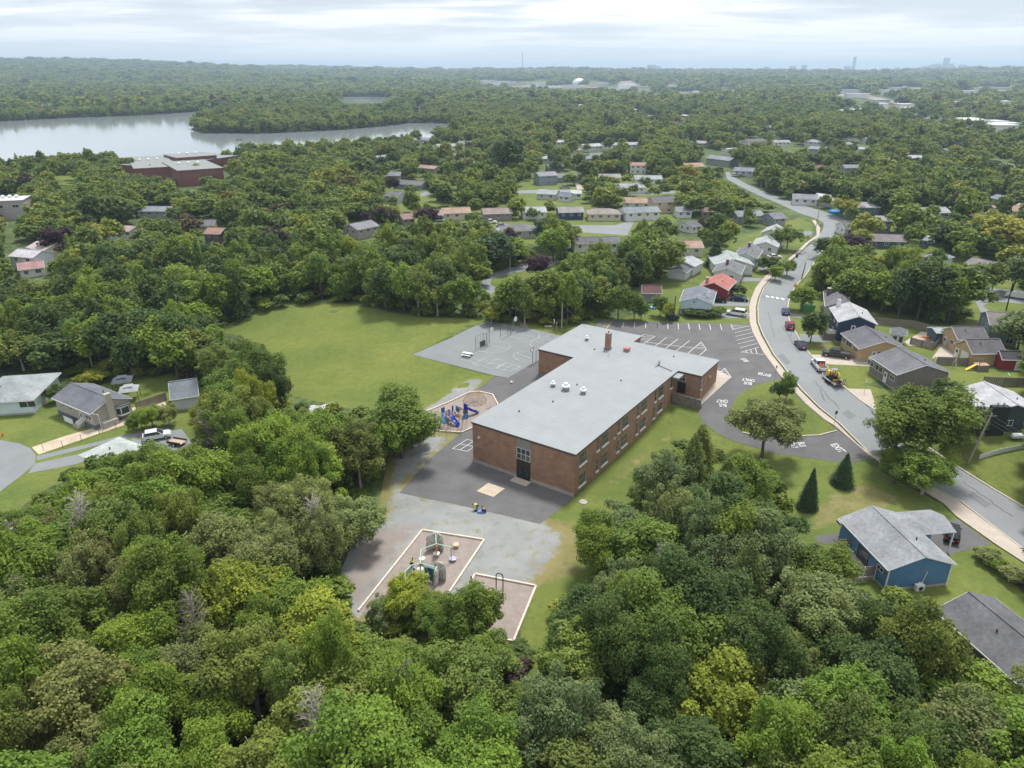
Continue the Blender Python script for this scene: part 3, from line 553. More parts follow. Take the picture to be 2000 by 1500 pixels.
# ------------------------------------------------------------------ houses
SOFTP = []; PROT = []      # photo outlines of buildings, used when planting trees
def rect(p0, p1, q, ze):
    A, B = G(*p0, ze), G(*p1, ze); e = (B - A); e.z = 0; le = e.length; ae = math.atan2(e.y, e.x)
    if isinstance(q, tuple):
        Q = G(*q, ze); f = Q - B; f.z = 0; lf = f.length; af = math.atan2(f.y, f.x)
        d = (af - (ae + R(90)) + math.pi) % (2 * math.pi) - math.pi if True else 0
        if abs(d) > R(90): d = ((af - (ae - R(90)) + math.pi) % (2 * math.pi)) - math.pi; sgn = -1
        else: sgn = 1
        d = max(-R(25), min(R(25), d)); ae2 = ae + d * lf / (lf + le) * 1.0
    else: lf = q; ae2 = ae; sgn = 1
    return A, ae2, le, lf, sgn
HN = 0
def house(t, p0, p1, q, ze, wall, roof, label, rise=None, hip=False, cat='house', name='house', wins=None, doors=(), chim=None, trim=None, found=True, oh=.4, winframe=None, lowest=0, vents=1, group=None, prot=True):
    """t 'F': p0-p1 is the near long eave; 'G': p0 (right) - p1 (left) is the near gable end. q: far corner next to p1 or a depth in metres"""
    A, ang, le, lf, sgn = rect(p0, p1, q, ze)
    if t == 'G':
        # ridge runs away from the near gable: local x = away, y = left
        Lr, Wd = lf, le; an = ang - R(90); org = A
    else: Lr, Wd = le, lf; an = ang; org = A
    gz = min(h(org.x + a * math.cos(an) - b * math.sin(an), org.y + a * math.sin(an) + b * math.cos(an)) for a in (0, Lr) for b in (0, Wd))
    top = h(A.x, A.y) + ze - gz
    L, W = Lr - 2 * oh, Wd - 2 * oh
    rise = rise if rise is not None else W * .17
    ex = empty(name, (org.x + math.cos(an) * oh - math.sin(an) * oh, org.y + math.sin(an) * oh + math.cos(an) * oh, gz), an, label, cat, group, 1)
    wm = siding(wall); rm = shingle(roof); tm = trim or M['white']
    e = top; z0 = -1.0; r = rise
    slope = r / (W / 2); ehe = e + slope * oh       # wall top where the roof passes over it
    if not hip:
        pr = [(0, z0), (W, z0), (W, ehe - .12), (W / 2, ehe + r - .12), (0, ehe - .12)]
        vs = [(x, y, z) for x in (0, L) for y, z in pr]
        MB().add(vs, [(4, 3, 2, 1, 0), (5, 6, 7, 8, 9)] + [(i, (i + 1) % 5, (i + 1) % 5 + 5, i + 5) for i in range(5)]).build('wall', wm, ex)
        th = .13; R_ = MB(); y0, y1 = -oh, W + oh; zt = ehe + r; x0, x1 = -oh * .7, L + oh * .7
        R_.add([(x0, y0, e), (x1, y0, e), (x1, W / 2, zt), (x0, W / 2, zt), (x0, y1, e), (x1, y1, e)] + [(x0, y0, e - th), (x1, y0, e - th), (x1, W / 2, zt - th), (x0, W / 2, zt - th), (x0, y1, e - th), (x1, y1, e - th)],
               [(0, 1, 2, 3), (3, 2, 5, 4), (6, 9, 8, 7), (9, 10, 11, 8), (0, 6, 7, 1), (4, 5, 11, 10), (0, 3, 9, 6), (3, 4, 10, 9), (1, 7, 8, 2), (2, 8, 11, 5)])
        ro = R_.build('roof', rm, ex)
        T = MB(); g = .02
        for x in (x0 - g, x1 + g):
            T.bar((x, y0 - g, e - th * .9), (x, W / 2, zt - th * .9), .05, .16); T.bar((x, y1 + g, e - th * .9), (x, W / 2, zt - th * .9), .05, .16)
        T.bar((x0, y0 - .04, e - th), (x1, y0 - .04, e - th), .08, .16); T.bar((x0, y1 + .04, e - th), (x1, y1 + .04, e - th), .08, .16)
        T.build('fascia', tm, ex)
        MB().bar((x0, W / 2, zt + .02), (x1, W / 2, zt + .02), .28, .06).build('ridge_cap', rm, ro)
    else:
        MB().box(0, L, 0, W, z0, ehe - .1).build('wall', wm, ex)
        x0, x1, y0, y1 = -oh, L + oh, -oh, W + oh; zt = ehe + r; m_ = W / 2; th = .13
        if L > W: ra, rb = (m_, m_), (L - m_, m_)
        else: ra, rb = (L / 2, L / 2), (L / 2, W - L / 2)
        vs = [(x0, y0, e), (x1, y0, e), (x1, y1, e), (x0, y1, e), (*ra, zt), (*rb, zt), (x0, y0, e - th), (x1, y0, e - th), (x1, y1, e - th), (x0, y1, e - th)]
        fs = [(0, 1, 5, 4), (1, 2, 5), (2, 3, 4, 5), (3, 0, 4)] if L > W else [(0, 1, 4), (1, 2, 5, 4), (2, 3, 5), (3, 0, 4, 5)]
        ro = MB().add(vs, fs + [(0, 6, 7, 1), (1, 7, 8, 2), (2, 8, 9, 3), (3, 9, 6, 0), (9, 8, 7, 6)]).build('roof', rm, ex)
        T = MB()
        for a, b in (((x0, y0), (x1, y0)), ((x1, y0), (x1, y1)), ((x1, y1), (x0, y1)), ((x0, y1), (x0, y0))): T.bar((*a, e - th), (*b, e - th), .07, .16)
        T.build('fascia', tm, ex)
    if found: MB().box(-.05, L + .05, -.05, W + .05, z0, .35 + lowest).build('foundation', M['concrete'], ex)
    fm = winframe or WINM
    def at(side, s):
        return {'S': (s, 0, R(-90)), 'N': (s, W, R(90)), 'W': (0, s, R(180)), 'E': (L, s, R(0))}[side]
    if wins is None:
        wins = []
        two = e > 4.2
        for zz in ((e - 1.55, e - 4.1) if two else (e - 1.6,)):
            n = max(2, int(L / 3.2)); wins += [('S', L * (i + .5) / n, zz, 1.5 if i % 2 else 1.1, 1.1) for i in range(n)] + [('W', W * .3, zz, 1.2, 1.1), ('W', W * .7, zz, 1.0, 1.1)]
    for sd_, s, z, w_, h_ in wins:
        x, y, an_ = at(sd_, s); window(ex, x, y, z, w_, h_, an_, 2 if w_ > 1 else 1, 1, fm, False, proud=.06)
    for sd_, s, z, w_, h_, dm in doors:
        x, y, an_ = at(sd_, s); d = MB().box(-w_ / 2, w_ / 2, -.02, .07, 0, h_).build('door', dm, ex, (x, y, z), an_ - R(90))
        if w_ < 1.3: MB().box(-w_ / 4, w_ / 4, .06, .085, h_ * .55, h_ * .88).build('pane', M['glass'], d)
        else:
            q_ = MB(); [q_.box(-w_ / 2 + .1, w_ / 2 - .1, .06, .085, h_ * k / 4 + .02, h_ * (k + 1) / 4 - .04) for k in range(4)]; q_.build('door_panel', dm, d)
    if chim:
        cx_, cy_, cw, chh, cm = chim; c_ = MB().box(-cw / 2, cw / 2, -.35, .35, -.3 if cy_ > .3 and cy_ < W - .3 else -e, chh).build('chimney', cm, ex, (cx_, cy_, ehe + r * (1 - abs(cy_ - W / 2) / (W / 2)))); MB().box(-cw / 2 - .06, cw / 2 + .06, -.42, .42, chh, chh + .12).build('cap', M['concrete'], c_)
    for k in range(vents): MB().lathe([(.09, 0), (.09, .45), (.13, .5)], n=7).build('vent_pipe', M['black'], ex, (L * (.35 + .3 * k), W * .3, ehe + r * .6 - .12))
    if prot:
        c3 = [ex.matrix_basis @ Vector(v) for v in ((-oh, -oh, e), (L + oh, -oh, e), (L + oh, W + oh, e), (-oh, W + oh, e), (0, W / 2, e + r), (L, W / 2, e + r), (0, 0, .5), (L, 0, .5), (0, W, .5))]
        PROT.append(hull([PX(*v) for v in c3]))
    ex['_d'] = 0; del ex['_d']
    return ex, L, W, e, ehe, r
def hull(pts):
    pts = sorted(set((round(a, 1), round(b, 1)) for a, b in pts)); 
    def half(ps):
        o = []
        for p in ps:
            while len(o) > 1 and (o[-1][0] - o[-2][0]) * (p[1] - o[-2][1]) - (o[-1][1] - o[-2][1]) * (p[0] - o[-2][0]) <= 0: o.pop()
            o.append(p)
        return o[:-1]
    return half(pts) + half(pts[::-1])
WD = plain('white_door', (.62, .62, .60), .5); DKD = plain('navy_door', (.02, .04, .12), .5); RBD = plain('brown_door', (.16, .07, .05), .5)
CB = brickmat('chimney_brick', (.14, .06, .05), (.10, .045, .04), (.15, .12, .1))
# -- near, right of the school
ex, L, W, e, ehe, r = house('G', (1870, 1103), (1734, 1112), (1632, 1009), 3.5, (.080, .185, .32), (.225, .235, .25), 'blue clapboard bungalow with weathered grey roof on the lawn left of the curving street', rise=1.5,
    wins=[('N', 11.2, 2.2, 1.4, .5), ('N', 1.6, 1.9, 1.3, .7)], doors=[('N', 5.2, .3, 2.4, 2.2, M['glass'])], vents=1)
for x, y in ((0, 0), (0, W), (L, W)): MB().box(x - .07, x + .07, y - .07, y + .07, -.5, e).build('corner_trim', M['white'], ex)
MB().tube([(-.08, W * .38, 2.6), (-.08, W * .38 + .3, .9), (-.08, W * .38 + .8, .9)], .05).build('downspout', M['white'], ex)
hp_ = MB().box(-.75, -.2, W * .42, W * .42 + 1.1, .1, .95).build('heat_pump', M['white'], ex); MB().lathe([(.3, 0), (.3, .02)], n=12).build('fan_grille', M['black'], hp_, (-.76, W * .42 + .5, .5)).rotation_euler = (0, R(-90), 0)
# street-side wing and carport roof
g = MB(); z1 = ehe + .25
g.add([(6.0, -5.2, e - .1), (11.5, -5.2, e - .1), (8.75, -5.2, z1 + .35), (6.0, W / 2, e - .1), (11.5, W / 2, e - .1), (8.75, W / 2, z1 + .35)], [(0, 1, 2), (0, 2, 5, 3), (1, 4, 5, 2), (0, 3, 4, 1)])
g.build('wing_roof', shingle((.225, .235, .25)), ex)
for x in (6.2, 11.3): MB().box(x - .08, x + .08, -5.0, -4.84, -.4, e - .1).build('porch_post', M['white'], ex)
g = MB(); g.box(6.3, 11.2, -1.8, 0.0, -.4, e - .15); g.build('porch_wall', siding((.080, .185, .32)), ex)
dk = MB().box(2.2, 8.0, W + .02, W + 3.4, -.4, .55).build('deck', mat('deck_boards', (.36, .33, .30), .9, .1, 2, stretch=(1, 8, 1)), ex)
for k in range(6): MB().box(2.1, 2.16, W + .1, W + 3.4, .75 + k * .26, .95 + k * .26).build('screen_board', M['greytimber'], dk)
for y in (.1, 1.7, 3.35): MB().box(2.02, 2.12, W + y, W + y + .1, -.4, 2.3).build('post', M['white'], dk)
MB().box(8.0, 8.06, W + .1, W + 1.8, .5, 2.2).build('screen_panel', M['greytimber'], dk)
# bottom right
house('F', (1822, 1189), (2070, 1408), 8.6, 3.3, (.09, .085, .085), (.115, .115, .125), 'dark grey bungalow with charcoal shingle roof cut by the right edge of the picture', rise=1.6,
      wins=[], vents=2, prot=False)
# that long eave runs away to the right: windows on its near side
H2 = bpy.data.objects['house.001'] if 'house.001' in bpy.data.objects else ex
for s in (4.2, 8.2): window(H2, s, 0, 1.7, 1.7, 1.0, R(-90), 2, 1, WINM, False, proud=.06)
MB().box(.02, .12, -.1, -.02, -.4, 3.2).build('corner_trim', M['white'], H2)
ex, L, W, e, ehe, r = house('G', (2052, 812), (1912, 817), (1853, 757), 3.2, (.045, .055, .062), (.36, .36, .385), 'charcoal bungalow with pale grey roof and tall black chimney by the utility pole', rise=1.9, wins=[('W', 6, 1.6, 1.4, 1.1)])
k = MB().box(-1.0, 0, -1.5, 1.5, -.5, 5.6).build('chimney', plain('black_brick', (.016, .017, .02), .7), ex, (0, W - 2.6, 0))
for y in (-.5, .5): MB().lathe([(.16, 5.6), (.16, 6.1), (.22, 6.15), (.05, 6.35)], n=8).build('flue', M['metal'], k, (-.5, y, 0))
tk = MB().tube([(-2.1, W - 6.9, .75), (-2.1, W - 6.7, .75), (-2.1, W - 5.0, .75), (-2.1, W - 4.8, .75)], [.3, .5, .5, .3], 12).build('propane_tank', M['white'], None); tk.matrix_basis = ex.matrix_basis.copy(); tag(tk, 'white horizontal fuel tank beside the charcoal house with the black chimney', 'tank')
ex, L, W, e, ehe, r = house('G', (1860, 728), (1756, 737), (1705, 697), 3.4, (.17, .15, .145), (.135, .135, .15), 'grey bungalow with slate roof behind the lawn where the loader trailer stands', rise=1.7,
      wins=[('N', 1.5, 1.7, 1.5, 1.0), ('N', 6.0, 1.7, 2.6, 1.2), ('N', 9.0, 1.7, 2.2, 1.2)], doors=[('N', 3.6, .4, 1.0, 2.1, WD)])
ex, L, W, e, ehe, r = house('G', (1774, 682), (1683, 684), (1651, 652), 3.1, (.42, .30, .16), (.12, .12, .135), 'tan bungalow with dark slate roof beside the concrete driveway with the dark pickup', rise=1.6,
      wins=[('W', W * .18 if False else 2.0, 1.5, 1.3, .9), ('N', 2.2, 1.5, 1.6, .9), ('N', 5.5, 1.4, 2.6, 1.2), ('N', 8, 1.4, 1.5, 1.1), ('W', 5.2, 1.5, .9, 1.0)], doors=[('W', 6.3, .3, .9, 2.1, WD)])
house('F', (1738, 650), (1771, 655), 4.0, 3.0, (.55, .55, .54), (.13, .14, .16), 'small hip-roofed sunroom with glazed sides behind the tan bungalow', rise=.8, hip=True, name='sunroom', cat='sunroom', wins=[('S', .8, 1, .9, 1.4), ('S', 2.0, 1, .9, 1.4), ('W', 1.6, 1, 1.6, 1.4)], vents=0)
ex, L, W, e, ehe, r = house('G', (1715, 634), (1638, 629), (1620, 600), 5.0, (.025, .045, .085), (.34, .345, .36), 'navy blue two-storey house with pale grey roof behind the street tree', rise=1.5,
      wins=[('N', 2.2, 3.2, 1.2, 1.1), ('N', 5.2, 3.2, 1.2, 1.1), ('N', 5.2, .9, 1.2, 1.0)], doors=[('W', 4.4, 2.3, .95, 2.0, WD)], chim=(10.2, 6.0, 1.3, 1.3, M['white']))
dk = MB().box(1.5, 5.5, W + .02, W + 2.6, -.3, 1.5).build('deck', M['greytimber'], ex); MB().box(1.5, 1.56, W + .1, W + 2.6, 1.5, 2.4).build('railing', M['white'], dk); MB().box(1.6, 5.5, W + 2.54, W + 2.6, 1.5, 2.4).build('railing', M['white'], dk)
for k in range(5): MB().box(-1.6 + k * .3, -1.3 + k * .3, W / 2 - .4, W / 2 + .9, -.3, .4 + .38 * k).build('step', M['greytimber'], ex)
house('G', (1662, 603), (1611, 598), (1608, 568), 3.6, (.30, .28, .26), (.13, .13, .145), 'low grey-roofed house with broad brown chimney behind the navy house', rise=1.2, wins=[('N', 3, 1.5, 1.5, 1)], chim=(9, 4.5, 1.2, 1.6, CB))
ex, L, W, e, ehe, r = house('F', (1898, 691), (1968, 690), 6.2, 2.9, (.42, .30, .17), (.115, .11, .12), 'tan double garage with white doors beside the open paved yard, nearer of the two', rise=1.8, name='garage', cat='garage', wins=[], doors=[('W', 2.0, .1, 2.3, 2.3, WD), ('W', 4.6, .1, 1.2, 2.1, WD)])
ex, L, W, e, ehe, r = house('F', (1870, 663), (1935, 664), 7.0, 3.4, (.42, .30, .17), (.12, .115, .125), 'tan house with brown-grey roof behind the nearer garage', rise=1.6, wins=[('W', 2, 1.4, 1.2, 1)], doors=[('W', 4.6, .1, 1.2, 2.1, WD)])
ex, L, W, e, ehe, r = house('F', (1957, 702), (2002, 703), 3.4, 2.4, (.22, .035, .04), (.07, .065, .07), 'dark red garden shed with a white door at the right edge', rise=1.1, name='shed', cat='shed', wins=[], doors=[('S', 3.6, .0, 1.5, 2.0, WD)], vents=0, oh=.25, found=False)
house('F', (1829, 650), (1866, 650), 4.0, 2.7, (.06, .09, .13), (.30, .34, .34), 'small blue shed with pale grey-green roof behind the dark fence', rise=.5, name='shed', cat='shed', wins=[], vents=0, oh=.25)
house('F', (1932, 634), (2000, 640), 9, 4.6, (.17, .22, .24), (.18, .16, .16), 'grey-teal two-storey house among trees at the right edge below the side street', rise=1.6)
# -- row of houses left of the street
ex, L, W, e, ehe, r = house('G', (1393, 594), (1327, 588), (1337, 564), 3.5, (.40, .50, .56), (.155, .17, .20), 'pale blue house with blue-grey roof, its gable end facing the school parking', rise=1.2, wins=[('W', 4.2, 3.3, .0001 + .6, .5)], chim=(3.5, 1.2, .7, 1.2, M['white']))
house('G', (1422, 567), (1368, 557), (1377, 538), 3.3, (.20, .022, .03), (.36, .14, .12), 'red house with a salmon red roof', rise=1.5, wins=[('W', 3.4, 1.6, 1.9, 1.2), ('S', 3, 1.4, 1.4, 1.1)], chim=(.9, 5.6, .9, 1.6, mat('tan_chimney', (.36, .22, .15))))
house('G', (1447, 537), (1391, 531), (1402, 512), 3.3, (.52, .53, .54), (.15, .155, .17), 'white-sided house with dark grey roof and red brick chimney next behind the red house', rise=1.4, chim=(4.5, 4.2, 1.0, 1.6, CB))
house('G', (1474, 518), (1401, 521), (1412, 503), 3.3, (.50, .51, .50), (.30, .33, .325), 'white house with broad pale grey-green roof', rise=1.6)
house('G', (1479, 506), (1431, 502), (1448, 484), 3.6, (.42, .49, .47), (.15, .15, .165), 'pale green-grey house with dark slate roof and two brown chimneys', rise=1.6, chim=(8, 3.4, 1.1, 1.3, CB))
house('G', (1520, 483), (1469, 479), (1478, 466), 3.3, (.50, .50, .5), (.32, .33, .34), 'white bungalow with very pale grey roof beside the tall street tree', rise=1.3)
house('G', (1527, 471), (1488, 467), (1494, 456), 3.3, (.5, .5, .5), (.12, .105, .115), 'white bungalow with dark brown-grey roof behind the street tree', rise=1.4)
house('G', (1524, 458), (1488, 453), (1493, 442), 3.3, (.5, .5, .52), (.33, .335, .35), 'white bungalow with light grey roof, farthest of the row left of the street', rise=1.4)
house('F', (1512, 427), (1538, 425), 8, 3.2, (.24, .27, .30), (.17, .17, .2), 'blue-grey house with slate roof set back from the bend of the street', rise=1.4)
house('F', (1356, 521), (1375, 511), 8, 3.2, (.55, .58, .62), (.34, .35, .38), 'white garage with a pale roof in the yard behind the red house', rise=1.2, name='garage', cat='garage', wins=[('W', 3, 1.2, 1, 1)], vents=0)
house('F', (1341, 533), (1353, 524), 6, 2.6, (.50, .53, .56), (.11, .12, .12), 'small white shed with dark roof left of the white garage', rise=.8, name='shed', cat='shed', wins=[], vents=0)
house('F', (1253, 572), (1294, 573), 4.6, 2.5, (.19, .23, .24), (.13, .07, .07), 'grey shed with a red-brown roof at the back of the lawn above the parking', rise=1.3, name='shed', cat='shed', wins=[], doors=[('E', 2.0, 0, 1.0, 2.0, plain('red_door', (.25, .06, .05)))], vents=0)
# -- left
house('F', (-62, 790), (60, 785), (107, 731), 3.1, (.50, .60, .64), (.25, .27, .28), 'pale blue hip-roofed bungalow at the left edge', rise=1.7, hip=True, wins=[('S', 9.0, 1.4, 2.9, 1.3), ('E', 4.5, 1.6, 1.5, 1.0), ('S', 3, 1.4, 1.5, 1.2)], oh=.6)
ex, L, W, e, ehe, r = house('G', (259, 778), (175, 808), (94, 777), 3.5, (.36, .33, .29), (.125, .13, .15), 'beige bungalow with dark slate roof, white bay window and tall side chimney', rise=1.5, wins=[('N', 1.6, 1.7, 2.0, .9), ('N', 7.5, 2.2, 1.4, .5), ('N', 10, 2.2, 1.4, .5)], doors=[('N', 4.0, .5, 1.0, 2.1, WD)])
MB().box(-.7, 0, -.55, .55, -1, 6.2).build('chimney', siding((.40, .37, .33)), ex, (0, W * .56, 0)); MB().box(-1.2, -.02, -.6, 2.1, -.8, 1.2).build('hatch', siding((.40, .37, .33)), ex, (0, W * .56, 0))
bw = MB().prism([(0, -1.3), (-.7, -.8), (-.7, .8), (0, 1.3)], 1.0, 2.9).build('bay_window', M['white'], ex, (0, W * .22, 0))
for a, b in (((-.74, -.7), (-.74, .7)), ((-.08, -1.28), (-.68, -.86)), ((-.68, .86), (-.08, 1.28))):
    a = Vector((*a, 1.95)); b = Vector((*b, 1.95)); MB().bar(a, b, .05, 1.2).build('pane', M['glass'], bw)
MB().prism([(0, -1.5), (-.95, -.95), (-.95, .95), (0, 1.5)], 2.92, 3.1).build('bay_roof', shingle((.10, .11, .13)), bw)
MB().box(-.08, L, -.08, W + .08, -1, .9).build('foundation', mat('slate_blue_base', (.12, .13, .16), .9), ex)
st = MB(); [st.box(3.2, 5.2, W + .1 + k * .35, W + .45 + k * .35, -.3, .85 - k * .25) for k in range(4)]; st.build('steps', M['concrete'], ex)
g = MB(); g.bar((3.1, W + .1, 1.6), (3.1, W + 1.6, 1.0), .06, .9); g.box(5.2, 8.2, W + 1.2, W + 1.26, .2, 1.3); g.build('railing', M['white'], ex)
MB().tube([(-.5, W + .1, 3.5), (-1.9, W - .1, 3.55), (-2.0, W - .1, -.2)], .06).build('canopy_frame', M['white'], ex)
house('F', (205, 909), (284, 871), (232, 853), 2.8, (.10, .13, .15), (.37, .40, .39), 'pale grey-green hip roof showing above the yellow-green trees beside the white sport utility car', rise=1.3, hip=True, wins=[('E', 3, 1.4, 1.6, 1)], oh=.55, prot=False)
house('F', (331, 781), (390, 772), 7, 2.8, (.50, .53, .56), (.16, .18, .20), 'grey-roofed white garage at the end of the sandy driveway fence', rise=2.0, name='garage', cat='garage', wins=[], vents=0)
house('F', (30, 965 - 18), (140, 925), 6, 2.6, (.4, .42, .43), (.40, .42, .43), 'pale roof corner under the yellow-green tree beside the cul-de-sac lawn', rise=.8, prot=False, name='garage', cat='garage', wins=[]) if False else None
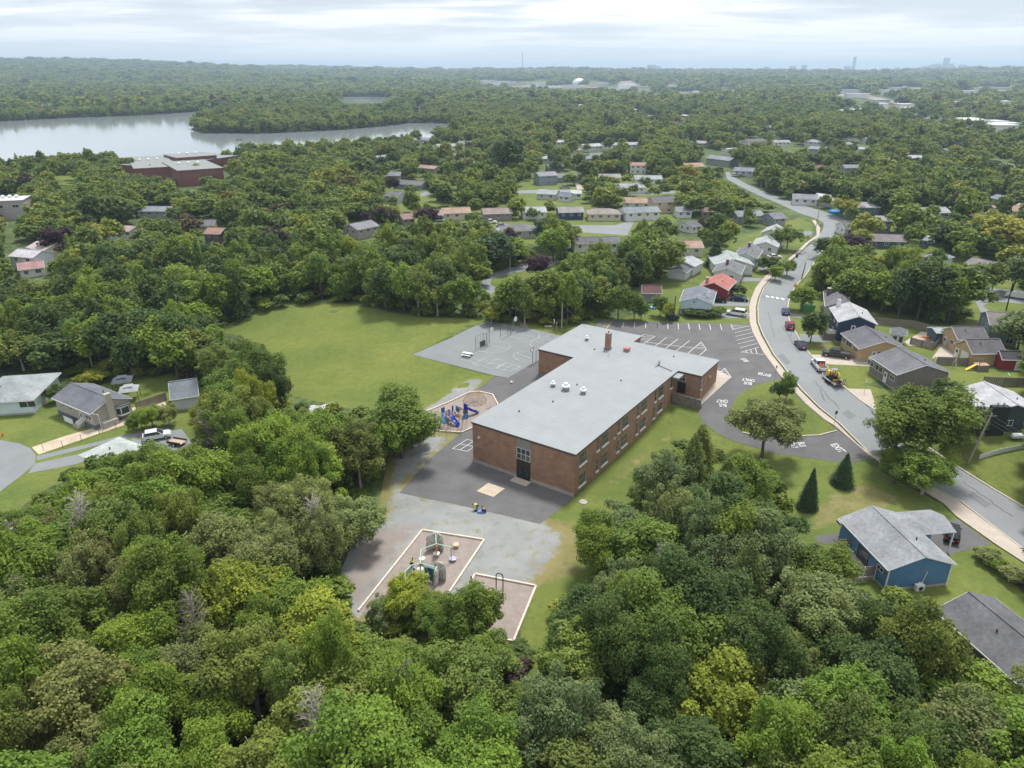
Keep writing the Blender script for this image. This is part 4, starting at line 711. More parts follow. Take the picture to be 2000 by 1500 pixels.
# -- neighbourhood beyond
CW, CG, CBl, CT, CN = (.55, .56, .56), (.22, .24, .26), (.20, .25, .31), (.45, .36, .25), (.03, .05, .10)
RG, RD, RT, RB, RL = (.19, .20, .22), (.12, .12, .13), (.30, .21, .16), (.17, .09, .08), (.33, .34, .36)
far = [
 ('F', (864, 417), (921, 415), 9, 3.0, (.50, .44, .34), RT, 'cream house with tan roof, right of the purple tree'),
 ('F', (944, 418), (1002, 416), 9, 3.2, (.20, .19, .18), (.24, .19, .17), 'long brown-grey house with taupe roof right of the round dark tree'),
 ('F', (1020, 415), (1069, 414), 9, 3.0, CW, RL, 'white house with pale roof behind the tall light green tree'),
 ('F', (1091, 415), (1142, 414), 9, 3.2, CN, (.24, .22, .22), 'navy house with white trimmed gable porch and grey roof'),
 ('F', (1148, 418), (1215, 418), 9, 2.9, (.50, .46, .36), (.24, .21, .19), 'cream bungalow with brown hip roof beside the paved turning circle'),
 ('F', (1223, 416), (1292, 413), 9, 3.6, CW, (.19, .21, .23), 'raised white house with dark grey roof beside the turning circle'),
 ('F', (1322, 413), (1354, 413), 8, 2.9, CW, RG, 'white and grey house partly hidden by a pale tree'),
 ('F', (1369, 413), (1398, 414), 7, 2.6, (.3, .25, .2), (.22, .15, .13), 'small brown-roofed shed among trees left of the street bend'),
 ('F', (1352, 443), (1372, 440), 8, 2.7, CW, RD, 'dark-roofed white house half buried in trees above the row of street houses'),
 ('F', (980, 452), (1049, 450), 9, 3.0, (.36, .38, .38), (.14, .145, .155), 'grey hip-roofed bungalow with slate roof beside the big dark maple'),
 ('F', (698, 449), (742, 440), 9, 3.8, (.33, .31, .28), (.20, .20, .22), 'grey-roofed house standing above the forest edge, left of the purple tree'),
 ('F', (786, 428), (812, 426), 8, 2.8, (.3, .27, .24), (.24, .16, .14), 'brown-roofed house hidden behind the left purple tree'),
 ('F', (843, 420), (867, 420), 8, 2.6, (.48, .42, .38), (.30, .22, .19), 'small tan garage left of the cream house'),
 ('F', (748, 382), (776, 384), 9, 3.5, (.40, .45, .50), RD, 'pale blue house with dark roof behind the left trees'),
 ('F', (767, 358), (822, 362), 9, 2.7, CBl, (.13, .12, .13), 'dark-roofed blue bungalow near the small purple tree'),
 ('F', (752, 343), (782, 343), 9, 2.7, CG, (.17, .18, .2), 'slate-roofed house behind the small purple tree'),
 ('F', (1053, 344), (1091, 342), 9, 5.0, CBl, (.22, .22, .25), 'blue-grey two-storey house with white framed windows at the street corner'),
 ('F', (1090, 347), (1138, 346), 9, 2.8, CG, (.17, .18, .20), 'long attached garage with slate roof beside the blue-grey two-storey house'),
 ('F', (1168, 347), (1214, 347), 9, 2.8, CW, (.25, .23, .24), 'white bungalow with a navy door and taupe roof'),
 ('F', (1240, 350), (1295, 350), 9, 3.0, (.6, .6, .6), (.26, .28, .29), 'bright white bungalow with grey roof right of the brown tree'),
 ('F', (1230, 323), (1264, 323), 8, 4.8, CW, (.30, .19, .16), 'white two-storey house with a red-brown roof'),
 ('F', (1047, 378), (1086, 380), 9, 2.8, (.40, .44, .46), (.28, .30, .31), 'low pale grey roof below the blue-grey two-storey house'),
 ('F', (1089, 382), (1112, 384), 7, 2.7, CW, (.14, .15, .2), 'small white house with a dark blue roof below the corner street'),
 ('F', (1114, 378), (1137, 378), 7, 2.8, (.6, .62, .62), (.42, .44, .45), 'bright white flat-looking garage beside the small dark spruce'),
 ('F', (1058, 310), (1082, 310), 8, 2.9, CW, RL, 'white house with light roof behind the corner spruce'),
 ('F', (1071, 327), (1104, 326), 8, 2.6, CG, (.18, .19, .20), 'slate-roofed house just behind the blue-grey two-storey house'),
 ('F', (1022, 324), (1042, 324), 8, 2.8, CG, RG, 'small grey house left of the blue-grey two-storey house'),
 ('F', (1014, 292), (1036, 292), 8, 2.9, CW, (.38, .39, .40), 'small white gabled house left of the lone dark pine'),
 ('F', (932, 303), (957, 303), 8, 2.8, (.38, .44, .5), (.33, .35, .37), 'blue-white house left of the very tall dark tree'),
 ('F', (1142, 287), (1178, 285), 10, 3.5, CW, RL, 'large white house with pale roof among the upper trees'),
 ('F', (1178, 284), (1214, 283), 9, 3.2, CW, (.25, .28, .31), 'white house with blue-grey roof right of the large white house'),
 ('F', (1226, 283), (1252, 282), 9, 3.0, (.5, .46, .40), RL, 'cream house with pale roof at the upper clearing'),
 ('F', (1155, 305), (1185, 303), 8, 2.8, CG, RG, 'grey house below the large white house'),
 ('F', (741, 310), (784, 305), 9, 2.8, (.45, .45, .44), (.30, .29, .30), 'wide pale house with grey roof near the lake trees'),
 ('F', (801, 296), (827, 296), 8, 2.9, (.5, .54, .55), (.36, .38, .38), 'pale house with light roof near the lake'),
 ('F', (811, 327), (848, 330), 8, 2.6, (.3, .24, .2), (.30, .19, .16), 'tan-red roof among trees below the lake'),
 ('F', (395, 456), (430, 457), 8, 4.3, (.10, .08, .075), (.27, .16, .13), 'dark brown two-storey house with red-brown roof in the left wood'),
 ('F', (203, 456), (232, 450), 8, 2.8, (.5, .55, .6), (.30, .33, .36), 'white house with blue-grey roof beside the golden tree on the left'),
 ('F', (230, 450), (252, 452), 7, 3.4, (.55, .52, .47), (.33, .26, .23), 'white and brown house right of the golden tree on the left'),
 ('F', (14, 500), (64, 503), 8, 4.4, (.52, .56, .60), (.42, .40, .44), 'white two-storey house with pale pinkish roof at the far left'),
 ('F', (34, 528), (87, 518), 8, 3.0, (.58, .60, .60), (.30, .18, .17), 'white bungalow with a dull red roof at the far left'),
 ('F', (49, 483), (84, 490), 10, 4.2, (.50, .46, .36), (.42, .37, .35), 'cream two-storey house behind the white house at the far left'),
 ('F', (320, 420), (346, 420), 8, 2.6, CG, (.35, .39, .40), 'low pale green-grey roof in the left wood'),
 ('F', (1378, 308), (1425, 314), 10, 4.0, CG, (.20, .21, .24), 'large grey house with blue-grey roofs up the street'),
 ('F', (1432, 333), (1473, 335), 9, 3.2, (.40, .43, .50), (.18, .19, .23), 'pale blue bungalow with slate roof where the upper street bends'),
 ('F', (1304, 355), (1353, 356), 8, 2.8, (.45, .46, .44), (.37, .40, .39), 'pale-roofed house behind the dark conifer group'),
 ('F', (1583, 385), (1628, 392), 9, 3.2, (.52, .50, .47), (.42, .42, .43), 'white-roofed cream house right of the street bend'),
 ('F', (1668, 405), (1722, 405), 9, 3.2, (.12, .17, .19), (.30, .29, .31), 'dark teal house with grey roof right of the pool'),
 ('F', (1710, 430), (1745, 432), 7, 5.0, (.13, .15, .19), (.25, .25, .27), 'slate-blue two-storey house with white windows among willows'),
 ('F', (1696, 470), (1772, 472), 9, 2.8, (.06, .08, .10), (.17, .15, .16), 'long dark bungalow with brown-grey roof below the slate-blue house'),
 ('F', (1795, 468), (1813, 470), 7, 2.8, CBl, (.28, .29, .32), 'small grey-blue garage roof right of the leaning pole'),
 ('F', (1799, 500), (1838, 508), 8, 3.0, (.42, .50, .52), (.21, .21, .24), 'pale blue house with dark hip roof in the middle of the right wood'),
 ('F', (1882, 514), (1948, 528), 8, 3.0, (.30, .31, .28), (.19, .17, .18), 'sage green house with brown-grey roof by the side street'),
 ('F', (1570, 276), (1605, 278), 9, 3.2, CW, (.30, .31, .34), 'pale house with grey roof far up the right side'),
 ('F', (1578, 290), (1612, 292), 9, 2.8, CG, (.23, .24, .27), 'grey roof below the pale house far up the right side'),
 ('F', (1512, 278), (1545, 278), 9, 2.8, CW, (.26, .26, .28), 'white house by the small red object far up the street'),
 ('F', (1664, 290), (1690, 292), 8, 2.8, CW, (.32, .34, .37), 'pale house among the dark round trees at upper right'),
 ('F', (1640, 283), (1668, 281), 8, 2.8, CT, RG, 'tan house at the upper right among trees'),
 ('F', (1930, 385), (1950, 390), 8, 3.0, CW, RG, 'small pale house showing between trees at the right'),
 ('F', (1976, 405), (2010, 410), 9, 3.0, CW, (.33, .30, .31), 'pale roof at the right edge among trees'),
 ('F', (1240, 215), (1262, 214), 9, 3.0, CW, RL, 'white house in the far clearing'),
 ('F', (1125, 206), (1150, 205), 9, 3.0, CW, RL, 'pale house in the far wood left of the clearing'),
 ('F', (1270, 228), (1290, 227), 9, 3.0, CT, RG, 'tan house at the edge of the far clearing'),
]
for t, p0, p1, q, ze, wc, rc, lb in far:
    ex, L, W, e, ehe, r = house(t, p0, p1, q, ze, wc, rc, lb, vents=0, hip='hip' in lb and 'roof' in lb, found=False)
p = bpy.data.objects
# big red school by the lake and other flat-roofed buildings
def flatbuilding(name, label, cat, blocks, zs, wm, rm_, wins=()):
    base = G(*blocks[0][0], zs[0]); base.z = h(base.x, base.y); ex = empty(name, base, 0, label, cat, size=3)
    for (p0, p1, q), z in zip(blocks, zs):
        A, an, le, lf, sg = rect(p0, p1, q, z); m_ = Matrix.Rotation(an, 4, 'Z'); m_.translation = A - base; m_.translation.z = 0
        o = MB().box(0, le, 0, lf * sg if sg > 0 else 0, -2, z - .3).build('wall', wm, ex); o.matrix_basis = m_
        o = MB().box(-.3, le + .3, -.3, lf + .3, z - .29, z).build('roof', rm_, ex); o.matrix_basis = m_
        n = int(le / 5)
        if (p0, p1, q) in wins:
            for k in range(n):
                wo = window(ex, 0, 0, 0, 2.4, 1.2, R(-90), 2, 1, WINM, False); wo.matrix_basis = m_ @ Matrix.Translation(((k + .5) * le / n, 0, z - 3)) @ Matrix.Rotation(R(180), 4, 'Z')
        for k in range(3): o = MB().lathe([(.7, 0), (.7, .8), (.9, .9), (.2, 1.3)], n=8).build('roof_vent', M['white'], ex); o.matrix_basis = m_ @ Matrix.Translation((le * (.25 + .22 * k), lf * .6, z))
        PROT.append(hull([PX(*(base + m_ @ Vector(v))) for v in ((0, 0, z), (le, 0, z), (le, lf, z), (0, lf, z), (0, 0, z * .5), (le, 0, z * .35))]))
    return ex
RS = flatbuilding('brick_school', 'large dark red brick school with pale flat roofs between the wood and the lake', 'school',
   [((347, 333), (434, 327), (400, 311)), ((345, 308), (424, 303), (392, 297)), ((262, 329), (345, 324), (325, 303)), ((232, 321), (275, 329), (330, 303))], [8.5, 9.5, 8, 7.4], M['redbrick'], mat('school_roof_grey', (.215, .225, .225), .8), wins=[((345, 308), (424, 303), (392, 297))])
flatbuilding('office_building', 'pale grey flat-roofed block half hidden by a dark tree at the left edge', 'building', [((-20, 393), (41, 391), (50, 383))], [8], mat('pale_block', (.36, .34, .34), .8), mat('white_roof', (.5, .5, .5)), wins=[((-20, 393), (41, 391), (50, 383))])
for nm, lb, a, b, zz, cc in (
  ('warehouse', 'long white warehouse at far right, upper one behind the trees', (1765, 210), (1817, 210), 7, (.62, .62, .62)), ('warehouse', 'white flat-roofed warehouse at far right, below the long one', (1776, 227), (1822, 226), 6, (.66, .68, .72)),
  ('warehouse', 'small white block right of the white warehouses', (1831, 229), (1848, 229), 6, (.66, .66, .68)), ('warehouse', 'low white shed roof right of and below the warehouses', (1860, 240), (1892, 242), 5, (.6, .6, .6)), ('warehouse', 'long low white roof at the right edge of the far trees', (1905, 246), (1975, 249), 5, (.6, .6, .6)),
  ('warehouse', 'low reddish white building left of the warehouses', (1694, 228), (1720, 228), 5, (.55, .45, .42)), ('warehouse', 'pale grey hall among trees at the upper right', (1648, 216), (1688, 212), 7, (.42, .45, .48)),
  ('warehouse', 'white box building on the far plain right of the mast', (1208, 155), (1236, 154), 16, (.85, .86, .88)), ('warehouse', 'white low hall on the far plain below the white box', (1247, 165), (1270, 165), 8, (.7, .7, .7)), ('warehouse', 'reddish building on the far plain', (1284, 158), (1305, 158), 12, (.30, .17, .15)),
  ('warehouse', 'long pale building right of the reddish one on the far plain', (1305, 160), (1330, 160), 10, (.5, .5, .5)), ('warehouse', 'blue-grey long hall on the far plain', (1303, 173), (1345, 174), 8, (.35, .42, .48)), ('warehouse', 'small white hall right of the blue-grey one', (1358, 178), (1384, 178), 6, (.7, .7, .7)),
  ('warehouse', 'white low building right beside the mast', (1068, 168), (1112, 168), 7, (.62, .62, .62)), ('warehouse', 'pale hall left of the domed hall', (1122, 167), (1148, 166), 8, (.5, .53, .56)), ('warehouse', 'far pale building left of the mast', (942, 162), (985, 163), 9, (.5, .52, .54)), ('warehouse', 'far grey hall left of the mast', (960, 158), (1000, 158), 9, (.42, .44, .46)), ('warehouse', 'white building in the far wood left of centre', (690, 164), (706, 164), 8, (.7, .7, .7))):
    A = G(*a, zz); B_2 = G(*b, zz); d = 24 if a[1] < 200 else 14
    flatbuilding(nm, lb, 'warehouse', [(a, b, d)], [zz], mat('hall_%.2f%.2f' % (cc[0], cc[2]), cc, .7), mat('hall_roof_%.2f' % cc[0], tuple(min(.85, c * 1.05) for c in cc), .7))
dm = G(1131, 166); MB().lathe([(26, 0), (26, 5), (24, 12), (18, 19), (9, 23), (.5, 24.5)], n=16).build('domed_hall', mat('dome_white', (.75, .77, .78), .6), None, dm, smooth=True); tag(bpy.data.objects['domed_hall'], 'white domed hall on the far plain right of the mast', 'building')
# more houses of the suburb showing between the trees
r5 = random.Random(11); used_ = [(sum(a for a, b in c) / len(c), sum(b for a, b in c) / len(c)) for c in PROT]
CELLS = [(740, 990, 268, 335, 6, 'left of the tall dark tree, towards the lake'), (1040, 1330, 225, 300, 9, 'on the slope right of the tall dark tree'), (1330, 1600, 218, 330, 8, 'beyond the upper bend of the street'), (1620, 1990, 262, 350, 8, 'in the wooded streets at the upper right'), (1080, 1330, 310, 400, 4, 'between the upper street rows'), (1400, 1560, 380, 440, 2, 'left of the street bend'), (1640, 1980, 350, 470, 4, 'in the leafy gardens right of the bend'), (60, 420, 395, 480, 2, 'half hidden in the left wood'), (1050, 1320, 420, 500, 2, 'below the turning circle')]
for x0, x1, y0, y1, n, where in CELLS:
    k = t = 0
    while k < n and t < 400:
        t += 1; px, py = r5.uniform(x0, x1), r5.uniform(y0, y1); s_ = 1 + (py - 230) / 130
        if any(abs(px - a) < 27 * s_ * .8 and abs(py - b) < 9 * s_ for a, b in used_): continue
        used_.append((px, py)); k += 1; w_ = r5.uniform(11, 16); a = G(px, py, 3); dx = w_ / (a.y / FOC)
        c_ = r5.choice([(.58, .58, .57), (.5, .47, .40), (.36, .42, .47), (.60, .60, .60), (.25, .27, .29), (.45, .36, .27)]); ro_ = r5.choice([RG, RD, RL, RT, RB, (.28, .28, .30), (.36, .37, .38)]); nm_ = {(.58, .58, .57): 'white', (.5, .47, .40): 'cream', (.36, .42, .47): 'pale blue', (.60, .60, .60): 'bright white', (.25, .27, .29): 'grey', (.45, .36, .27): 'tan'}[c_]
        g_ = '%s houses %s' % (nm_, where)
        SOFTP.append(len(PROT)); house('F', (px, py), (px + dx, py + r5.uniform(-2.5, 2.5)), r5.uniform(8, 10), r5.choice((2.9, 3.1, 4.9)), c_, ro_, '%s house %s' % (nm_, where), vents=0, found=False, group=g_)
# scattered far houses
for i, (px, py) in enumerate([(92, 186), (122, 184), (132, 187), (190, 181), (205, 187), (88, 200), (70, 203), (150, 197), (165, 197), (303, 184), (48, 192), (818, 210), (806, 213), (650, 172), (1435, 168), (1600, 180), (1640, 181), (1700, 183), (1735, 178), (1742, 176), (1765, 169), (1850, 165), (1866, 172), (1862, 166), (1660, 178), (620, 184), (597, 185)]):
    a = G(px - 4, py, 4); s = (a.y / FOC); w_ = 11
    lbs = ['in the far left wood above the lake', 'behind the peninsula', 'on the far right slope']
    house('F', (px, py), (px + w_ / s, py + .01), 9, 4.5, (.5 + .15 * random.random(),) * 3, random.choice([RL, RG, (.4, .4, .42)]), 'tiny pale house ' + (lbs[0] if px < 500 else lbs[1] if px < 1000 else lbs[2]), vents=0, found=False, wins=[('S', 3, 2.2, 1.6, 1.4), ('S', 7, 2.2, 1.6, 1.4)], group='tiny pale houses ' + (lbs[0] if px < 500 else lbs[1] if px < 1000 else lbs[2]))
# pale commercial buildings of the far plain and valley
r6 = random.Random(4)
for x0, x1, y0, y1, n, lb in ((900, 1110, 158, 172, 10, 'pale low commercial building on the far plain left of the domed hall'), (1150, 1420, 158, 186, 14, 'pale low commercial building on the far plain right of the domed hall'), (1600, 1990, 170, 214, 16, 'pale low building in the far right valley'), (1880, 1995, 232, 252, 5, 'pale low building at the far right edge')):
    for k in range(n):
        px, py = r6.uniform(x0, x1), r6.uniform(y0, y1); a = G(px, py, 6); w_ = r6.uniform(22, 60) if py < 200 else r6.uniform(14, 26); hh = r6.uniform(7, 12); c_ = r6.choice(((.62, .62, .62), (.45, .47, .50), (.55, .48, .42), (.66, .68, .70)))
        dx = w_ / (a.y / FOC); o = MB().box(0, w_, 0, 18, -2, hh - .8).build('warehouse', mat('hall_%.2f%.2f' % (c_[0], c_[2]), c_, .7), None, (a.x, a.y, a.z - 6), r6.uniform(-.15, .15)); MB().box(-.6, w_ + .6, -.6, 18.6, hh - .79, hh).build('roof', mat('hall_roof_%.2f' % c_[0], tuple(min(.8, v * 1.05) for v in c_), .7), o)
        tag(o, lb, 'building', lb.replace('building', 'buildings')); PROT.append([(px - 3, py - 6), (px + dx + 3, py - 6), (px + dx + 3, py + 6), (px - 3, py + 6)])
# masts and skyline
def mast(px, pybase, pytop, wd, label):
    b = G(px, pybase); D = b.y; zt = CAMH + (137.5 - pytop) / FOC * D * 1.02
    ex = empty('radio_mast', b, 0, label, 'mast', size=5); H_ = zt - b.z; mb = MB()
    for k in range(3):
        a = k * 2.0944; mb.tube([(wd * math.cos(a), wd * math.sin(a), 0), (wd * .4 * math.cos(a), wd * .4 * math.sin(a), H_)], wd * .22, 4)
    mb.build('lattice_leg', mat('mast_grey', (.22, .23, .25), .7), ex); mb = MB()
    for k in range(14): z = H_ * k / 14; r_ = wd * (1 - .6 * k / 14); mb.tube([(r_, 0, z), (-r_ * .5, r_ * .86, z + H_ / 28), (-r_ * .5, -r_ * .86, z + H_ / 14)], wd * .12, 4)
    mb.build('bracing', mat('mast_grey', (.22, .23, .25)), ex)
mast(1020, 166, 107, 1.7, 'tall thin lattice radio mast rising over the horizon near the centre'); mast(1254, 160, 133, 1.6, 'short radio mast right of the centre on the plain'); mast(1267, 158, 144, 1.4, 'pale short mast beside the white box building')
for i, (px, wd, up) in enumerate([(1272, 14, 5), (1285, 10, 4), (1498, 8, 3.5), (1548, 10, 4), (1571, 8, 5), (1655, 10, 4), (1667, 3, 12), (1752, 6, 3), (1808, 10, 4), (1820, 8, 5), (1829, 10, 6), (1838, 10, 5), (1846, 8, 11), (1855, 10, 6), (1862, 6, 4), (1880, 12, 5), (1892, 10, 4)]):
    D = 8800.; x = (px - 1000) / FOC * D * 1.0 / 1.0 * (1 / (math.cos(PITCH) ** 0)); 
    z0 = h(x, D); zt = CAMH + up * 12 + 10; wm_ = wd * 5.6 * 1.1
    xx = (px - 1000) / FOC * (D * CP + 0)
    o = MB().box(-wm_ / 2, wm_ / 2, 0, 40, -z0 + 20, zt).build('tower_block', mat('skyline_grey', (.16, .19, .24), .8), None, (xx, D, 0)); tag(o, 'distant grey tower block on the skyline', 'building', 'tower blocks along the far skyline')
# ------------------------------------------------------------------ tree meshes
def leafmesh(name, pts, nrm, size, tint, m, rg, aspect=1.0):
    n = len(pts); a = rg.normal(size=(n, 3)); t1 = np.cross(nrm, a); t1 /= np.linalg.norm(t1, axis=1)[:, None] + 1e-9; t2 = np.cross(nrm, t1)
    s = size[:, None] * .5; t1 = t1 * s * aspect; t2 = t2 * s
    v = np.stack([pts - t1 - t2 * .35, pts + t2 - t1 * .2 , pts + t1 + t2 * .35, pts - t2 + t1 * .2], 1).reshape(-1, 3)
    me = bpy.data.meshes.new(name); me.vertices.add(4 * n); me.vertices.foreach_set('co', v.astype(np.float32).ravel())
    me.loops.add(4 * n); me.loops.foreach_set('vertex_index', np.arange(4 * n, dtype=np.int32)); me.polygons.add(n); me.polygons.foreach_set('loop_start', np.arange(0, 4 * n, 4, dtype=np.int32))
    at = me.attributes.new('tint', 'FLOAT', 'FACE'); at.data.foreach_set('value', np.clip(tint, 0, 1).astype(np.float32)); me.materials.append(m); me.update(); return me
def crown(name, seed, n, size, shape='round', m=None, dens=1.0):
    """crown with base at 0 and nominal height 10, radius 4.6"""
    rg = np.random.default_rng(seed); H = 10.
    if shape in ('round', 'tall', 'loose'):
        nl = {'round': 42, 'tall': 38, 'loose': 60}[shape]; Rr = {'round': 4.5, 'tall': 3.7, 'loose': 4.3}[shape]
        k = np.arange(nl) + .5; ph = np.arccos(1 - 1.72 * k / nl); th = 2.39996 * k + rg.uniform(0, .7, nl)
        zc = {'round': 6.0, 'tall': 5.8, 'loose': 5.9}[shape]; rz = {'round': 3.1, 'tall': 3.5, 'loose': 3.0}[shape]
        sc = rg.uniform(.42, .90, nl); sc[rg.random(nl) < .2] = 1.04
        wob = 1 + .18 * np.sin(th * 2 + seed) + .10 * np.sin(th * 3 + seed * 2)
        C = np.stack([np.sin(ph) * np.cos(th) * Rr * sc * wob, np.sin(ph) * np.sin(th) * Rr * sc * wob, zc + np.cos(ph) * rz * sc * 1.02 + rg.uniform(-.3, .3, nl)], 1)
        LR = rg.uniform(.55, 1.6, nl) * (1.0 if shape != 'loose' else .72)
        C = np.vstack([C, [[0, 0, zc], [.8, .4, zc + 1.2], [-.9, -.2, zc + .3]]]); LR = np.append(LR, [2.3, 2.0, 2.0])
        w_ = LR ** 2; w_[-3:] *= .35; li = rg.choice(len(LR), n, p=w_ / w_.sum())
        d = rg.normal(size=(n, 3)); d[:, 2] += .42; d /= np.linalg.norm(d, axis=1)[:, None]
        # sub-clumps give the broken, tufted surface
        bump = np.zeros(n)
        for q in range(3):
            f = rg.normal(size=3) * (2.2 + q); bump += np.sin((d @ f) * 2.1 + li * 1.7 + q)
        rad = LR[li] * (rg.uniform(.70, 1.0, n) + .15 * bump + .30 * (rg.random(n) < .10)); sq = np.array([1, 1, .80])
        P = C[li] + d * rad[:, None] * sq
        if shape == 'loose':
            dr = rg.random(n) < .35; P[dr, 2] -= rg.uniform(0, .7, dr.sum())
        N_ = d * .42 + rg.normal(size=(n, 3)) * .42 + np.array([0, 0, .85])
        ltint = rg.uniform(.28, .72, len(LR)); out = np.clip((np.linalg.norm(P - np.array([0, 0, zc]), axis=1) / Rr), 0, 1.2)
        tint = ltint[li] + rg.normal(size=n) * .17 + .10 * (bump / 2)
        P[:, 2] = np.maximum(P[:, 2], 1.2)
    else:
        rows = {'spruce': 17, 'fir': 13}[shape]; Rb = {'spruce': 2.9, 'fir': 3.1}[shape]; P = []; N_ = []; tint = []
        z = H * (1 - rg.random(n) ** .55) ; lay = np.floor(z / H * rows); fr = z / H * rows - lay
        rmax = Rb * (1 - z / H) ** (.92 if shape == 'spruce' else .60) + .10
        th = rg.uniform(0, 2 * np.pi, n); nb = 9; lobes = .72 + .28 * np.cos(nb * th / 1 + lay * 2.4 + seed) ** 2
        tab = rg.uniform(.62 if shape == 'fir' else .85, 1.22 if shape == 'fir' else 1.08, (rows + 2, nb)); lobes = lobes * tab[lay.astype(int), (th / (2 * np.pi) * nb).astype(int) % nb]
        rr = rmax * (1 - .32 * fr) * lobes * rg.uniform(.55, 1.03, n) * (1 + .12 * np.sin(th * 2 + seed))
        P = np.stack([rr * np.cos(th), rr * np.sin(th), z + .35 - rr * .22], 1); N_ = np.stack([np.cos(th) * .5, np.sin(th) * .5, np.full(n, .8)], 1) + rg.normal(size=(n, 3)) * .4
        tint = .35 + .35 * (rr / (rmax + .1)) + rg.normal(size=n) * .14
    N_ /= np.linalg.norm(N_, axis=1)[:, None] + 1e-9
    sz = size * rg.uniform(.6, 1.35, n)
    return leafmesh(name, P, N_, sz, tint, m or LEAF, rg, 1.0 if shape not in ('spruce', 'fir') else .62)
def trunkmesh(seed, pale=False, limbs=9, reach=.72):
    r_ = random.Random(seed); mb = MB(); bend = r_.uniform(-.4, .4)
    mb.tube([(0, 0, -.6), (bend * .3, 0, 2), (bend * .6, .2, 4.5), (bend, .1, 7.4), (bend, 0, 9.0)], [.30, .22, .17, .09, .03], 7)
    for k in range(limbs):
        a = k * 2.4 + r_.random(); z = 2.6 + 4.6 * k / limbs; l = r_.uniform(2.6, 3.9) * reach * (1.1 - .4 * k / limbs)
        p0 = Vector((bend * z / 9, 0, z)); p1 = p0 + Vector((math.cos(a) * l * .5, math.sin(a) * l * .5, l * .42)); p2 = p0 + Vector((math.cos(a) * l, math.sin(a) * l, l * .95))
        mb.tube([p0, p1, p2], [.10, .065, .025], 5)
        b = a + r_.choice((-.8, .8)); mb.tube([p1, p1 + Vector((math.cos(b) * l * .45, math.sin(b) * l * .45, l * .3))], [.05, .015], 4)
    return mb.mesh('trunk', M['birchbark'] if pale else M['bark'])
def baremesh(seed, n=70, spread=1.0):
    r_ = random.Random(seed); mb = MB(); mb.tube([(0, 0, -.5), (.2, 0, 4), (0, .3, 7.5), (.1, .2, 9.8)], [.2, .15, .09, .02], 6)
    for k in range(n):
        z = 2.2 + 7.2 * (k / n) ** .9; a = k * 2.4 + r_.random(); l = (3.2 - 2.3 * (z / 10)) * r_.uniform(.7, 1.15) * spread
        p0 = Vector((.1, .1, z)); p1 = p0 + Vector((math.cos(a) * l * .55, math.sin(a) * l * .55, l * .35)); p2 = p0 + Vector((math.cos(a + .15) * l, math.sin(a + .15) * l, l * .55))
        mb.tube([p0, p1, p2], [.055, .03, .010], 4)
        for j in range(3):
            b = a + r_.uniform(-1.1, 1.1); q0 = p0.lerp(p1, r_.uniform(.5, 1)); q0 = q0 if j else p1; mb.tube([q0, q0 + Vector((math.cos(b) * l * .4, math.sin(b) * l * .4, l * .28 * r_.uniform(.4, 1.3)))], [.022, .007], 3)
    return mb.mesh('branches', M['deadwood'])
NEAR = {'round': [crown('crown', s, 27000, .235, 'round') for s in (1, 2, 3, 4)], 'tall': [crown('crown', s, 23000, .235, 'tall') for s in (5, 6)], 'loose': [crown('crown', s, 20000, .215, 'loose') for s in (7, 8, 9)],
        'spruce': [crown('crown', 11, 11000, .26, 'spruce')], 'fir': [crown('crown', s, 15000, .23, 'fir') for s in (12, 13)]}
MIDL = {'round': [crown('crown', s, 6000, .46, 'round') for s in (21, 22, 23, 24)], 'tall': [crown('crown', s, 3800, .54, 'tall') for s in (25, 26)], 'loose': [crown('crown', s, 5000, .40, 'loose') for s in (27, 28)],
        'spruce': [crown('crown', 31, 3000, .45, 'spruce')], 'fir': [crown('crown', 32, 3000, .45, 'fir')]}
FARM = [crown('crown', 41, 1100, 1.05, 'round', LEAFR), crown('crown', 42, 1100, 1.05, 'tall', LEAFR), crown('crown', 43, 1000, .95, 'round', LEAFR), crown('crown', 44, 700, .85, 'fir', LEAFR)]
VFAR = [crown('crown', 51, 260, 2.0, 'round', LEAFR), crown('crown', 52, 240, 2.0, 'tall', LEAFR)]
TRK = [trunkmesh(s) for s in (1, 2, 3)]; TRKP = [trunkmesh(s, True, 12, .95) for s in (4, 5)]; CTR = MB().tube([(0, 0, -.5), (0, 0, 9.2)], [.2, .03], 6).mesh('trunk', M['bark'])
BARE = [baremesh(s) for s in (1, 2)]; BAREP = BARE[0].copy(); BAREP.materials[0] = M['birchbark']
TONES = {'mid-green': (.145, .205, .038), 'fresh green': (.165, .245, .040), 'dark green': (.082, .128, .034), 'yellow-green': (.225, .262, .038), 'olive': (.162, .208, .046), 'grey-green': (.165, .210, .080), 'blue-green': (.060, .105, .042), 'pale green': (.215, .255, .085),
         'bronze-green': (.138, .172, .042), 'purple': (.058, .028, .036), 'silver-green': (.200, .240, .085), 'golden': (.30, .31, .055), 'tawny': (.170, .192, .064)}
NT = 0
